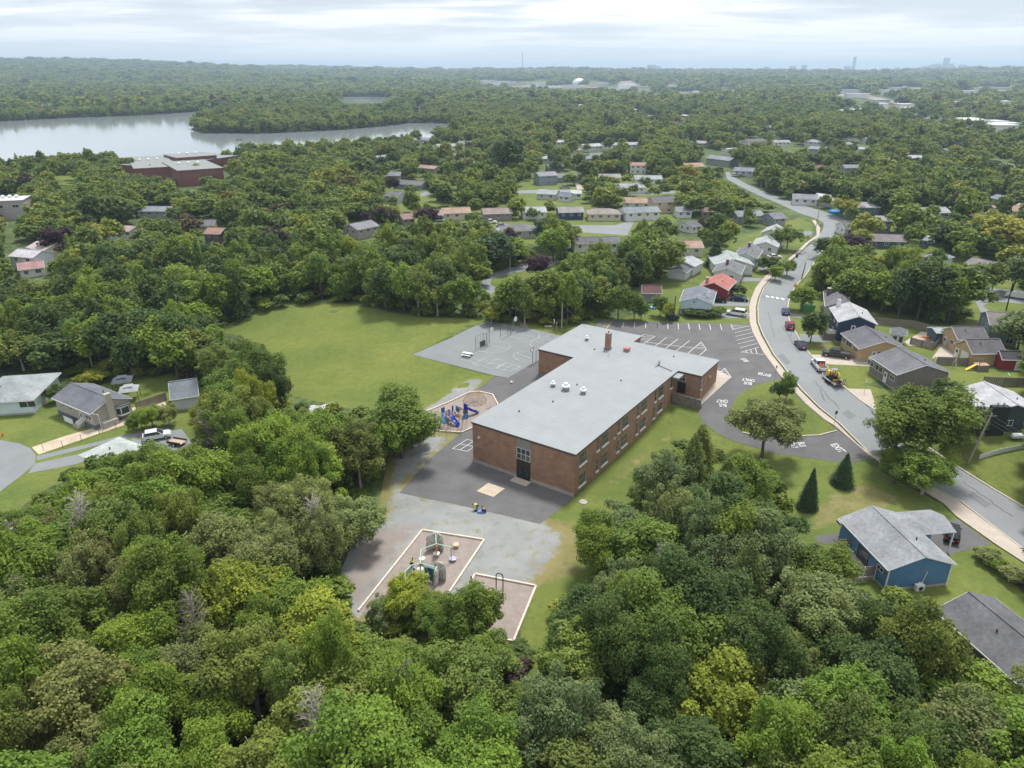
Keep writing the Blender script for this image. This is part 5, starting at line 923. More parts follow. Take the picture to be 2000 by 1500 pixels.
def tree(p, H, Rad, shape, tone, label, group=None, name=None, lod=None, cat='tree', pale=False, rz=None, trunk=True):
    """p: foot of the tree on the terrain, H: height, Rad: crown radius"""
    global NT
    d = math.hypot(p.x, p.y); lod = lod or ('n' if d < 150 else 'm'); lib = NEAR if lod == 'n' else MIDL
    ms = lib[shape]; me = ms[NT % len(ms)] if rz is None else ms[int(rz * 7) % len(ms)]; NT += 1
    name = name or {'spruce': 'spruce_tree', 'fir': 'fir_tree', 'loose': 'birch_tree'}.get(shape, 'broadleaf_tree')
    Rn = {'round': 4.9, 'tall': 4.1, 'loose': 4.6, 'spruce': 2.9, 'fir': 2.7}[shape]
    e = empty(name, p, random.uniform(0, 6.28) if rz is None else rz, label, cat, group)
    s = (Rad / Rn, Rad / Rn * random.uniform(.92, 1.08), H / 9.6)
    c = put('crown', me, e, None, 0, s); t_ = TONES[tone]; k = random.uniform(.86, 1.16); j = random.uniform(.93, 1.07); c.color = (t_[0] * k * j, t_[1] * k, t_[2] * k / j, 1)
    if trunk: put('trunk', (CTR if shape in ('spruce', 'fir') else TRKP[NT % 2] if (pale or shape == 'loose') else TRK[NT % 3]), e, None, 0, (Rad / 4.9, Rad / 4.9, H / 10.5))
    return e
# ------------------------------------------------------------------ single trees the photograph lets one point to
def T_(px, py, H, Rad, shape, tone, label, **k): return tree(G(px, py), H, Rad, shape, tone, label, **k)
T_(1576, 993, 6.6, 2.1, 'spruce', 'blue-green', 'dark pointed spruce standing alone on the school lawn, the nearer and slimmer of two')
T_(1644, 947, 5.4, 2.5, 'spruce', 'blue-green', 'stout dark spruce on the lawn beside the exit lane')
HAND = [
 (1488, 893, 10.5, 5.5, 'round', 'silver-green', 'big round olive-green tree between the school lane and the drive'),
 (1775, 915, 14, 7.2, 'round', 'mid-green', 'huge green tree leaning over the street in front of the charcoal house'),
 (1740, 905, 9.5, 4.4, 'loose', 'grey-green', 'airy grey-green tree overhanging the sidewalk at the exit lane'),
 (1800, 965, 7.5, 4.6, 'loose', 'fresh green', 'low spreading fresh green tree beside the sidewalk below the huge tree'),
 (1745, 945, 6.0, 3.4, 'round', 'mid-green', 'dense green bush-like tree under the huge tree on the lawn side'),
 (1875, 868, 7.5, 3.6, 'tall', 'dark green', 'dense dark green rounded tree left of the charcoal house'),
 (1838, 800, 6.0, 3.0, 'tall', 'dark green', 'dark green tree behind the huge tree, beside the grey bungalow'),
 (1535, 783, 6.0, 1.9, 'loose', 'fresh green', 'young feathery larch-like tree on the drive island by the sidewalk'),
 (1521, 784, 4.0, 1.8, 'round', 'dark green', 'small dark round tree beside the young feathery tree'),
 (1582, 670, 7.2, 2.8, 'tall', 'dark green', 'dark green street tree in the yard by the white sport utility car'),
 (1566, 608, 6.5, 3.6, 'round', 'mid-green', 'rounded green street tree beside the yellow sign'),
 (1605, 575, 10, 4.2, 'tall', 'mid-green', 'tall green tree right of the speed hump'),
 (1612, 505, 7, 5.0, 'round', 'dark green', 'dark green tree left of the big purple tree'),
 (1655, 512, 8.5, 6.6, 'round', 'purple', 'big purple-leaved tree right of the street'),
 (1536, 489, 8.5, 5.2, 'loose', 'mid-green', 'feathery green tree in front of the pale bungalows on the left of the street'),
 (1536, 540, 5, 3.0, 'loose', 'fresh green', 'small light green street tree in the verge'), (1513, 548, 4.5, 2.4, 'tall', 'fresh green', 'small green street tree beside the grey driveway'),
 (1500, 530, 4.5, 4.0, 'round', 'dark green', 'wide dark shrub-like tree in front of the pale green-grey house'),
 (1440, 578, 3.0, 2.4, 'round', 'dark green', 'dark round bush in front of the red house'),
 (1238, 625, 7.0, 2.6, 'tall', 'mid-green', 'slim green tree at the left end of the parking verge'), (1207, 624, 8.5, 3.4, 'round', 'mid-green', 'green tree behind the chimney at the parking edge'),
 (1252, 626, 5.0, 2.0, 'tall', 'dark green', 'small tree behind the white parking lines'), (1289, 618, 5.2, 2.0, 'tall', 'olive', 'small bushy tree beside the blue pool in the yard'), (1304, 626, 4.5, 2.2, 'loose', 'yellow-green', 'low yellow-green fruit tree above the parking lines'),
 (997, 628, 11, 4.4, 'round', 'mid-green', 'rounded green tree at the corner of the sports court by the path'), (1075, 618, 11, 6.5, 'round', 'mid-green', 'broad green tree behind the tall light pole'), (1130, 618, 10, 5.2, 'round', 'dark green', 'dark green tree right of the tall light pole'),
 (1166, 614, 9, 4.4, 'round', 'olive', 'olive tree above the upper corner of the school roof'),
 (960, 632, 4.0, 2.6, 'loose', 'yellow-green', 'low yellow-green bush at the top corner of the sports court'),
 (785, 895, 11.5, 6.0, 'round', 'mid-green', 'big leafy tree overhanging the gravel left of the school front'),
 (820, 872, 5, 2.8, 'loose', 'mid-green', 'small light tree left of the play area timber edge'),
 (922, 1265, 8.0, 3.5, 'round', 'mid-green', 'green tree growing in front of the square play area with arches'), (870, 1265, 6.0, 3.0, 'round', 'fresh green', 'fresh green tree between the two play areas'), (960, 1330, 6.0, 2.6, 'tall', 'mid-green', 'green tree at the near corner of the square play area'),
 (795, 1215, 6.5, 2.5, 'tall', 'yellow-green', 'small yellow-green tree just below the climbing frame'), (750, 1225, 4.5, 2.2, 'loose', 'grey-green', 'thin grey-green sapling on the edge of the brown gravel'), (848, 1230, 5.0, 2.5, 'round', 'olive', 'olive bush below the lower swing'),
 (560, 1255, 9, 4.5, 'round', 'fresh green', 'fresh green round tree in the lower wood'),
 (835, 446, 8, 5.4, 'round', 'purple', 'purple tree left of the cream house'), (748, 452, 9, 5.5, 'round', 'purple', 'purple-black tree above the forest edge by the grey-roofed house'), (1050, 546, 7, 4.2, 'round', 'purple', 'purple tree on the grass inside the street bend'), (997, 503, 9, 3.6, 'tall', 'purple', 'dark purple tree right of the big dark maple'), (118, 505, 10, 5.2, 'tall', 'purple', 'purple-black tree beside the white houses at far left'), (770, 377, 8, 3.6, 'tall', 'purple', 'small purple tree among slate-roofed houses'),
 (958, 528, 11, 8.0, 'round', 'blue-green', 'big dark blue-green maple beside the street bend'), (1072, 486, 10, 6.6, 'round', 'blue-green', 'big dark maple below the paved turning circle'), (988, 350, 22, 11, 'round', 'dark green', 'very tall dark tree towering over the houses'),
 (190, 490, 9, 5.5, 'round', 'golden', 'golden-green tree beside the left houses'), (1650, 425, 9, 6, 'loose', 'golden', 'yellow-green willow beside the small blue pool'), (1345, 360, 10, 6.5, 'round', 'golden', 'golden round tree beside the pale-roofed house'),
 (1345, 415, 9, 8, 'loose', 'yellow-green', 'broad yellow-green willow above the row houses'), (1395, 413, 9, 7.5, 'loose', 'yellow-green', 'second yellow-green willow, right of the broad one'), (1430, 415, 8, 6, 'loose', 'yellow-green', 'yellow-green willow nearest the street bend'),
 (1960, 500, 13, 10, 'loose', 'golden', 'bright yellow-green willow at the right edge'), (1930, 480, 12, 8, 'loose', 'golden', 'bright yellow-green willow left of the one at the right edge'), (1688, 470, 9, 6.4, 'round', 'yellow-green', 'yellow-green round tree beside the street junction'),
 (1250, 580, 13, 8, 'round', 'olive', 'broad olive tree left of the white garage') if False else (1290, 545, 12, 7.5, 'round', 'olive', 'broad olive tree left of the white garage'), (1395, 520, 8, 4.0, 'fir', 'blue-green', 'dark conifer behind the white garage'),
 (1665, 600, 10, 6.0, 'round', 'mid-green', 'green tree behind the navy house roof'), (1720, 612, 10, 5.0, 'round', 'fresh green', 'fresh green tree behind the dark fence'), (1690, 560, 9, 6.0, 'round', 'yellow-green', 'yellow-green round tree above the low grey-roofed house'), (1790, 625, 15, 7.2, 'round', 'dark green', 'tall dark green tree behind the dark fence'), (1850, 622, 14, 8.0, 'round', 'mid-green', 'broad tall tree left of the side street curve'), (1752, 625, 12, 3.6, 'tall', 'blue-green', 'narrow dark tree behind the dark fence'),
 (1985, 690, 9, 5.0, 'round', 'grey-green', 'leafy tree at the right edge behind the red shed'), (1935, 575, 9, 3.2, 'tall', 'olive', 'olive tree by the side street'), (1975, 572, 10, 5, 'round', 'grey-green', 'grey-green tree above the white van'),
 (115, 785, 3.5, 2.2, 'round', 'dark green', 'dark bushes between the two left houses'), (278, 839, 3.8, 1.9, 'round', 'fresh green', 'small fresh green tree beside the tan driveway'), (300, 836, 4.5, 2.4, 'round', 'fresh green', 'round green tree left of the white sport utility car'), (262, 845, 3.2, 1.2, 'tall', 'mid-green', 'slim young tree beside the wire fence'), (332, 832, 4.4, 2.2, 'loose', 'pale green', 'pale green bush-like tree above the white sport utility car'),
 (180, 752, 2.8, 3.2, 'round', 'yellow-green', 'low yellow-green hedge bush behind the beige bungalow'),
 (1280, 1340, 12, 5, 'round', 'mid-green', 'round crowned tree low in the right-hand wood') , (1165, 1120, 8.5, 3.6, 'round', 'fresh green', 'fresh green tree at the wood edge right of the dry lawn'),
 (1612, 1165, 6.5, 2.7, 'round', 'tawny', 'reddish-brown leaved tree left of the blue bungalow deck'),
]
for a in HAND: T_(*a[:7])
def bare(px, py, H, Rad, label, pale=False):
    p = G(px, py); e = empty('dead_tree', p, random.random() * 6, label, 'dead tree'); put('branches', BAREP if pale else BARE[random.randint(0, 1)], e, None, 0, (Rad / 3.2, Rad / 3.2, H / 10)); return e
bare(405, 1330, 12, 3.4, 'grey dead conifer standing bare in the lower left wood'); bare(1545, 1560, 7, 2.2, 'small bare grey tree at the bottom of the right wood'); bare(190, 1130, 13, 4.0, 'bare pale-branched tree left in the wood below the cul-de-sac', True); bare(415, 900, 10, 3.4, 'bare pale tree right of the utility trailer', True)
bare(625, 1120, 12, 3.5, 'bare-topped tree at the wood edge left of the gravel', True); bare(800, 1480, 12.5, 3.0, 'twiggy half-bare tree in the lower centre wood'); bare(640, 1540, 13, 3.5, 'bare grey top among green crowns at the lower centre', True); bare(1185, 850, .1, .1, 'x') if False else None
bare(1285, 1190, 10, 2.5, 'bare snag rising from the dark gap in the right wood', True)
# ------------------------------------------------------------------ woods
CLEAR = [
 [(1415, 790), (1480, 750), (1550, 800), (1560, 892), (1490, 885), (1405, 858)],
 [(1832, 1205), (1905, 1157), (2010, 1165), (2010, 1335)],
 [(425, 652), (480, 628), (560, 603), (640, 597), (720, 608), (870, 632), (955, 626), (1020, 630), (1110, 640), (1180, 622), (1466, 628), (1464, 590), (1480, 560), (1510, 525), (1595, 455), (1588, 430), (1640, 424), (1655, 436), (1620, 480), (1575, 545), (1545, 600), (1562, 655), (1640, 742), (1715, 795), (1640, 850), (1510, 750), (1420, 790), (1425, 840), (1404, 850), (1300, 870), (1240, 925), (1215, 985), (1155, 1030), (1150, 1085), (1080, 1150), (1055, 1235), (1003, 1262), (950, 1210), (900, 1175), (850, 1190), (795, 1170), (715, 1185), (680, 1120), (715, 1045), (748, 1005), (765, 905), (825, 850), (818, 812), (730, 788), (640, 785), (600, 792), (556, 750), (540, 700), (480, 658)],
 [(1515, 887), (1640, 905), (1700, 950), (1860, 1000), (2000, 1060), (2000, 1310), (1900, 1225), (1840, 1195), (1780, 1150), (1700, 1160), (1650, 1060), (1590, 1050), (1555, 960)],
 [(1640, 740), (1600, 700), (1560, 650), (1545, 600), (1600, 560), (1640, 580), (1730, 605), (1840, 638), (2010, 640), (2010, 1010), (1860, 885), (1870, 800), (1760, 765)],
 [(-60, 728), (110, 725), (200, 742), (300, 742), (352, 745), (350, 785), (385, 845), (378, 862), (310, 880), (270, 862), (215, 880), (160, 895), (100, 940), (0, 1005), (-60, 1010)],
 [(1225, 570), (1300, 545), (1340, 520), (1400, 505), (1470, 440), (1590, 440), (1590, 480), (1510, 540), (1470, 600), (1464, 630), (1240, 625)],
 [(1410, 335), (1440, 338), (1530, 385), (1600, 408), (1640, 422), (1590, 430), (1500, 392), (1420, 352)],
 [(660, 188), (765, 188), (748, 201), (668, 201)],
 [(938, 566), (940, 540), (990, 524), (1090, 505), (1095, 520), (1010, 545), (960, 570)], [(1145, 428), (1235, 428), (1230, 462), (1140, 458)], [(1010, 366), (1140, 362), (1145, 380), (1010, 382)], [(1560, 410), (1590, 424), (1560, 430)],
 [(1900, 560), (2010, 565), (2010, 650), (1905, 605)], [(1640, 183), (1760, 200), (1750, 205), (1630, 190)], [(425, 330), (455, 330), (452, 345), (435, 350)], [(100, 342), (150, 340), (145, 362), (110, 360)],
 [(360, 352), (400, 368), (370, 372), (342, 368)], [(1720, 655), (1960, 655), (1950, 720), (1760, 720)], [(815, 375), (850, 372), (845, 390), (820, 400)], [(870, 355), (900, 362), (880, 372)] , [(1010, 352), (1050, 355), (1050, 370), (1015, 372)],
 [(1370, 285), (1430, 300), (1430, 325), (1375, 322)], [(1530, 215 + 60), (1560, 275), (1560, 295), (1530, 295)], [(0, 418), (30, 420), (40, 432), (0, 440)], [(0, 455), (30, 455), (30, 480), (0, 482)]] + FARCLEAR
ROADS = [KERBL + list(reversed(UP)) + list(reversed(KERBR)), FIELD, [p for p in PARK if isinstance(p, tuple)], WL + list(reversed(WR))]
def pip(px, py, poly):
    P = np.array(poly, float); ins = np.zeros(px.shape, bool); x0, y0 = P[-1]
    for x1, y1 in P:
        c = ((y1 > py) != (y0 > py)); 
        with np.errstate(divide='ignore', invalid='ignore'): ins ^= c & (px < (x0 - x1) * (py - y1) / (y0 - y1 + 1e-12) + x1)
        x0, y0 = x1, y1
    return ins
def hv(x, y):
    f = lambda a, b, t: (lambda u: u * u * (3 - 2 * u))(np.clip((t - a) / (b - a), 0, 1))
    z = 3.9 * f(118, 160, y + .4 * x); d = np.hypot(x, y); k = f(1900, 6500, d); az = x / np.maximum(y, 1)
    return np.where(d > 1900, z + k * (44 + 62 * f(.0, -.6, az) + 6 * np.sin(az * 9 + 1) + 5 * np.sin(az * 23 + d * .0012)) + 14 * f(1900, 3200, d) * np.sin(d * .0021 + az * 5) ** 2 * (1 - f(5200, 6500, d)), z)
def pxv(x, y, z):
    dz = z - CAMH; f = np.maximum(y * CP - dz * SP, 1); return 1000 + FOC * x / f, 750 - FOC * (y * SP + dz * CP) / f
def grid(d0, d1, sp):
    xs = np.arange(-d1 * .86 - 20, d1 * .86 + 20, sp); ys = np.arange(max(20, d0 * .75), d1, sp * .87)
    X, Y = np.meshgrid(xs, ys); X = X + (np.arange(len(ys)) % 2)[:, None] * sp / 2
    X = X + rng.uniform(-.36, .36, X.shape) * sp; Y = Y + rng.uniform(-.36, .36, Y.shape) * sp; X = X.ravel(); Y = Y.ravel(); D = np.hypot(X, Y)
    k = (D >= d0) & (D < d1) & (np.abs(X) < Y * .80 + 25); return X[k], Y[k]
taken = [(t.location.x, t.location.y) for t in bpy.data.objects if t.get('category') == 'tree']
def filt(X, Y, H, Rr, loose=0.0):
    Z = hv(X, Y); bad = np.zeros(X.shape, bool)
    bx, by = pxv(X, Y, Z); relax = rng.random(X.shape)
    for c in PROT: bad |= pip(bx, by - 2, c)
    for r_ in ROADS + [LAKE1, LAKE2, [(1500, 885), (1700, 830), (1880, 860), (1900, 1010), (1640, 1020)], [(1840, 870), (2060, 1000), (2060, 1150), (1840, 1010)], [(1385, 590), (1540, 590), (1540, 640), (1200, 640), (1200, 600)]]: bad |= pip(bx, by, r_)
    for fx, fz in ((0, .95), (0, .6), (-.75, .6), (.75, .6), (0, .35), (-.5, .85), (.5, .85), (0, .1)):
        cx_, cy_ = pxv(X + fx * Rr, Y, Z + fz * H)
        for c in CLEAR: bad |= pip(cx_, cy_, c)
        if fz > .2:
            for ci, c in enumerate(PROT): 
                xs = [p[0] for p in c]; 
                if max(xs) > -50 and min(xs) < 2050: bad |= pip(cx_, cy_, c) & (relax < (.80 if ci in SOFTP else .88 if ci > 40 else 1) - loose)
    # drop what the camera cannot see
    tx, ty = pxv(X, Y, Z + H); vis = (tx > -120) & (tx < 2120) & (ty < 1600) & (ty > 60)
    return ~bad & vis
def noise2(x, y): return .5 + .25 * np.sin(x * .031 + 1.3 + 1.7 * np.sin(y * .023)) + .25 * np.sin(y * .037 - x * .017 + 2)
# nearest individuals
X, Y = grid(30, 250, 6.0)
H = rng.uniform(7.0, 12.8, X.shape); Rr = rng.uniform(2.9, 5.4, X.shape)
ok = filt(X, Y, H, Rr)
for a, b in taken:
    ok &= np.hypot(X - a, Y - b) > 3.8
X, Y, H, Rr = X[ok], Y[ok], H[ok], Rr[ok]; order = np.argsort(np.hypot(X, Y))
def zone(px, py):
    if py > 1250 and px > 1050: return 'in the lower right wood'
    if py > 850 and px > 1050: return 'in the wood beside the school lawn'
    if py > 1150: return 'in the lower left wood'
    if py > 760 and px < 900: return 'in the wood left of the gravel'
    if px < 1000 and py > 500: return 'in the wood behind the school field'
    if px < 1000: return 'in the left wood nearer the lake'
    if px > 1540: return 'in the gardens right of the street'
    return 'behind the school parking'
WTS = {'in the lower right wood': 'round:mid-green:3 round:yellow-green:2 tall:olive:2 loose:bronze-green:1 loose:grey-green:2 round:fresh green:2 round:dark green:2',
 'in the wood beside the school lawn': 'round:grey-green:3 round:dark green:2 fir:bronze-green:1 round:mid-green:3 loose:grey-green:2 tall:fresh green:1',
 'in the lower left wood': 'round:fresh green:3 loose:pale green:2 fir:bronze-green:1 round:yellow-green:3 loose:olive:3 round:fresh green:3 round:mid-green:2 loose:tawny:1 tall:grey-green:1',
 'in the wood left of the gravel': 'round:mid-green:3 loose:olive:2 round:yellow-green:2 loose:pale green:2 loose:tawny:1 round:fresh green:3 loose:bronze-green:1',
 'in the wood behind the school field': 'round:dark green:3 round:mid-green:4 tall:dark green:2 fir:dark green:1 loose:olive:2 round:fresh green:2',
 'in the left wood nearer the lake': 'round:mid-green:3 round:dark green:2 round:yellow-green:1 round:olive:2', 'in the gardens right of the street': 'round:mid-green:3 round:dark green:2 round:yellow-green:1 loose:olive:1', 'behind the school parking': 'round:mid-green:3 round:dark green:2 loose:olive:2 round:fresh green:1'}
SHN = {'round': 'broadleaf tree', 'tall': 'upright broadleaf tree', 'loose': 'feathery birch-like tree', 'fir': 'ragged fir', 'spruce': 'spruce'}
rest = []; cnt = {}
for i in order:
    x, y = float(X[i]), float(Y[i]); z = h(x, y); px, py = PX(x, y, z + H[i] * .6); zn = zone(px, py)
    ch = [tuple(c.split(':')) for c in WTS[zn].replace('fresh green', 'fresh~green').replace('pale green', 'pale~green').replace('dark green', 'dark~green').split()]
    v = (noise2(np.array(x), np.array(y)) * .55 + .45 * random.random()); tot = sum(int(c[2]) for c in ch); acc = 0; sel = ch[0]
    v = (v * 1.7) % 1.0
    for c in ch:
        acc += int(c[2]) / tot
        if v <= acc: sel = c; break
    shape, tone = sel[0], sel[1].replace('~', ' '); nm = {'spruce': 'spruce_tree', 'fir': 'fir_tree', 'loose': 'birch_tree', 'tall': 'upright_tree'}.get(shape, 'broadleaf_tree')
    if cnt.get(nm, 0) >= 290 or len(taken) + sum(cnt.values()) > 900: rest.append((x, y, z, H[i], Rr[i])); continue
    cnt[nm] = cnt.get(nm, 0) + 1; szn = 'tall' if H[i] > 10.9 else 'mid-sized' if H[i] > 9.3 else 'small'; g = '%s %s %ss %s' % (szn, tone, SHN[shape], zn)
    tree(Vector((x, y, z)), float(H[i]) * (1.12 if shape in ('fir',) else 1), float(Rr[i]) * (.8 if shape == 'fir' else 1), shape, tone, '%s %s %s %s' % (szn, tone, SHN[shape], zn), group=g, name=nm)
# undergrowth bushes at the wood edges and between crowns (one mass)
def instances(name, pts, sources, kind='stuff', label=None):
    """pts rows: x y z sx sy sz rz variant"""
    P = np.array(pts, float); me = bpy.data.meshes.new(name); me.vertices.add(len(P)); me.vertices.foreach_set('co', P[:, :3].astype(np.float32).ravel())
    a = me.attributes.new('scl', 'FLOAT_VECTOR', 'POINT'); a.data.foreach_set('vector', P[:, 3:6].astype(np.float32).ravel())
    rt = np.zeros((len(P), 3), np.float32); rt[:, 2] = P[:, 6]; a = me.attributes.new('rot', 'FLOAT_VECTOR', 'POINT'); a.data.foreach_set('vector', rt.ravel())
    a = me.attributes.new('var', 'INT', 'POINT'); a.data.foreach_set('value', P[:, 7].astype(np.int32))
    o = put(name, me); o['kind'] = kind
    if label: o['label'] = label
    ng = bpy.data.node_groups.new(name, 'GeometryNodeTree'); ng.interface.new_socket('Geometry', in_out='INPUT', socket_type='NodeSocketGeometry'); ng.interface.new_socket('Geometry', in_out='OUTPUT', socket_type='NodeSocketGeometry')
    n = ng.nodes; l = ng.links; gi = n.new('NodeGroupInput'); go = n.new('NodeGroupOutput'); jn = n.new('GeometryNodeJoinGeometry')
    def attr(nm, t):
        q = n.new('GeometryNodeInputNamedAttribute'); q.data_type = t; q.inputs[0].default_value = nm; return q.outputs[0]
    sc_, ro_, va = attr('scl', 'FLOAT_VECTOR'), attr('rot', 'FLOAT_VECTOR'), attr('var', 'INT')
    for k, src in enumerate(sources):
        oi = n.new('GeometryNodeObjectInfo'); oi.inputs[0].default_value = src; oi.transform_space = 'ORIGINAL'; oi.inputs['As Instance'].default_value = True
        cp = n.new('FunctionNodeCompare'); cp.data_type = 'INT'; cp.operation = 'EQUAL'; l.new(va, cp.inputs[2]); cp.inputs[3].default_value = k
        ip = n.new('GeometryNodeInstanceOnPoints'); l.new(gi.outputs[0], ip.inputs['Points']); l.new(cp.outputs[0], ip.inputs['Selection']); l.new(oi.outputs['Geometry'], ip.inputs['Instance']); l.new(sc_, ip.inputs['Scale'])
        l.new(ro_, ip.inputs['Rotation']); l.new(ip.outputs[0], jn.inputs[0])
    l.new(jn.outputs[0], go.inputs[0]); md_ = o.modifiers.new('gn', 'NODES'); md_.node_group = ng; return o
# real trees in the far neighbourhood whose crowns the woodland repeats
SRC = []
for k, (me_, px, py, lb) in enumerate([(FARM[0], 640, 380, 'rounded green tree in the middle of the left-hand wood'), (FARM[1], 560, 352, 'upright green tree right of the red brick school'), (FARM[2], 1450, 250, 'rounded green tree in the far wood beyond the street'), (FARM[3], 1700, 330, 'pointed fir in the right-hand distance'), (VFAR[0], 300, 165, 'far round tree on the left hill'), (VFAR[1], 1500, 190, 'far upright tree on the right slope')]):
    p = G(px, py); e = empty('broadleaf_tree' if k != 3 else 'fir_tree', p, 0, lb, 'tree'); c = put('crown', me_, e); SRC.append(c)
    put('trunk', TRK[k % 3], e)
pts = [(x, y, z, r_ / 4.7, r_ / 4.7, hh / 9.6, random.random() * 6.28, random.choice((0, 0, 1, 2, 2, 3))) for x, y, z, hh, r_ in rest]
def zonegen(d0, d1, sp, hr, rr, nv, off, firp=.1, loose=0.0):
    X, Y = grid(d0, d1, sp); H = rng.uniform(*hr, X.shape); Q = rng.uniform(*rr, X.shape); big = rng.random(X.shape) < .10; H = np.where(big, H * 1.35, H); Q = np.where(big, Q * 1.2, Q)
    ok = filt(X, Y, H, Q, loose); X, Y, H, Q = X[ok], Y[ok], H[ok], Q[ok]; Z = hv(X, Y)
    v = rng.integers(0, nv, X.shape) + off; return np.stack([X, Y, Z - .3, Q / 4.7, Q / 4.7 * rng.uniform(.9, 1.1, X.shape), H / 9.6, rng.uniform(0, 6.28, X.shape), v], 1)
A1 = zonegen(250, 620, 6.9, (6.3, 10.8), (3.1, 5.0), 3, 0)
k = rng.random(len(A1)) < .08; A1[k, 7] = 3; A1[k, 3:5] *= 1.1
A1b = zonegen(250, 560, 6.6, (4.0, 7.5), (2.1, 3.5), 3, 0, loose=.06); A1b = A1b[rng.random(len(A1b)) < .9]
A2 = zonegen(620, 1250, 8.2, (8.5, 13), (4.0, 5.9), 3, 0); kk = rng.random(len(A2)) < .1; A2[kk, 7] = 3
instances('woodland', np.vstack([np.array(pts).reshape(-1, 8), A1, A1b, A2]), SRC[:4], label='mixed green woodland spreading between and beyond the houses')
A3 = zonegen(1250, 2300, 13.5, (12, 17), (7.0, 10.0), 2, 0); A4 = zonegen(2300, 4200, 25, (14, 21), (13, 19), 2, 0); A5 = zonegen(4200, 7600, 52, (16, 26), (27, 38), 2, 0)
instances('far_woodland', np.vstack([A3, A4, A5]), SRC[4:], label='hazy forest covering the distant hills to the horizon')
# low bushes under the near woods
X, Y = grid(30, 230, 3.6); H = rng.uniform(1.5, 3.6, X.shape); Q = rng.uniform(1.2, 2.2, X.shape); ok = filt(X, Y, H, Q * 1.2); X, Y, H, Q = X[ok], Y[ok], H[ok], Q[ok]
bs = [(a, b, h(a, b) - .2, q_ / 4.7, q_ / 4.7, hh / 9.6 * 1.1, random.random() * 6.28, 0) for a, b, hh, q_ in zip(X, Y, H, Q)]
instances('undergrowth_bushes', bs, [SRC[0]], label='low bushes filling the ground beneath the trees')
print('COUNTS', cnt, len(rest), len(A1), len(A2), len(A3), len(A4), len(A5), len(bs))
# ------------------------------------------------------------------ play areas
def play_area(pts, label, m=None, borders=None):
    P = [G(*p) for p in pts]; o = drape('play_surface', [P], m or M['chips'], .07, 2, 'reddish brown wood chip surface ' + label)
    e = empty('timber_border', P[0], 0, 'pale timber edging ' + label, 'edging'); o0 = P[0]
    n = len(P)
    for i in range(n):
        if borders and i not in borders: continue
        a, b = P[i], P[(i + 1) % n]; k = max(1, round((b - a).length / 4.8))
        for j in range(k):
            p, q = a.lerp(b, j / k), a.lerp(b, (j + 1) / k); p.z = h(p.x, p.y) + .14; q.z = h(q.x, q.y) + .14
            MB().bar(p - o0, q - o0 + (p - q).normalized() * .03, .26, .30).build('beam', M['timber'], e)
    return P
A1_ = play_area([(825, 1037), (946, 1056), (840, 1215), (700, 1195)], 'round the large play area with the climbing frame', borders=(0, 1, 3))
A2_ = play_area([(928, 1123), (1047, 1146), (1003, 1254), (868, 1228)], 'round the small square play area with black arches')
A3_ = play_area([(816, 811), (916, 768), (936, 766), (962, 772), (974, 794), (950, 818), (920, 838), (902, 846), (855, 843), (827, 832), (818, 818)], 'round the eight-sided play area with blue slides')
def V(px, py, dz=0.0): return G(px, py, dz)
zb = lambda x, y: (760 + x * .1, 1030 + y * .1)
za = lambda x, y: (800 + x * .1, 740 + y * .1)
GREEN = plain('mint_paint', (.36, .62, .48), .5); DGREEN = plain('green_plastic', (.06, .30, .12), .5); PURPLE = plain('violet_plastic', (.07, .075, .33), .5); WH = plain('white_plastic', (.70, .68, .66), .5); TAN = plain('tan_plastic', (.55, .40, .25), .6); BLUE = plain('blue_plastic', (.02, .05, .42), .25); TEAL = plain('teal_blue_plastic', (.05, .17, .36), .4); ROCK = mat('climbing_rock', (.46, .44, .42), .95, .3, 3, bump=.6)
cf = empty('climbing_frame', V(*zb(610, 930)), 0, 'mint green and violet climbing frame with rock walls and nets in the large play area', 'play equipment', size=1)
c0 = cf.location.copy()
def top(x, y, z): p = V(*zb(x, y), z) ; return p
ring = [(910, 120), (920, 320), (620, 430), (615, 700), (900, 780)]
rz_ = [2.6, 2.6, 2.5, 2.5, 2.6]
tp = [V(*zb(*r_), z) for r_, z in zip(ring, rz_)]
for a, b in zip(tp[:-1], tp[1:]): MB().tube([a - c0, b - c0], .06).build('beam', GREEN, cf)
for a in tp + [V(*zb(1215, 390), 2.4), V(*zb(310, 870), 2.5), V(*zb(330, 1070), 2.4), V(*zb(660, 1140), 2.4)]:
    MB().tube([a - c0, a - c0 - Vector((0, 0, 2.6))], .055).build('post', M['metal'] if a.x > c0.x + 2 else TAN, cf)
for a, b in (((920, 320), (1215, 390)), ((310, 870), (330, 1070)), ((330, 1070), (660, 1140)), ((430, 740), (310, 870)), ((430, 740), (615, 700))): MB().tube([V(*zb(*a), 2.5) - c0, V(*zb(*b), 2.45) - c0], .06).build('beam', GREEN, cf)
def rockwall(x, y, ang, wd, ht):
    b = V(*zb(x, y)); bm = bmesh.new(); bmesh.ops.create_icosphere(bm, subdivisions=3, radius=1)
    for v in bm.verts:
        n = v.co.copy(); k = 1 + .16 * math.sin(n.x * 9 + n.z * 7) + .12 * math.sin(n.y * 13 + n.z * 11)
        v.co = Vector((math.copysign(abs(n.x) ** .45, n.x) * wd / 2 * (k * .5 + .5) * (1 - .15 * n.z), n.y * .2 * k, (math.copysign(abs(n.z) ** .5, n.z) * .5 + .5) * ht))
    me = bpy.data.meshes.new('rock_wall'); bm.to_mesh(me); bm.free(); me.materials.append(ROCK); put('rock_wall', me, cf, b - c0, ang)
rockwall(860, 440, R(20), 1.8, 2.8); rockwall(990, 430, R(-50), 1.6, 2.6); rockwall(1000, 1020, R(-25), 1.7, 2.8); rockwall(930, 1120, R(75), 1.2, 2.7)
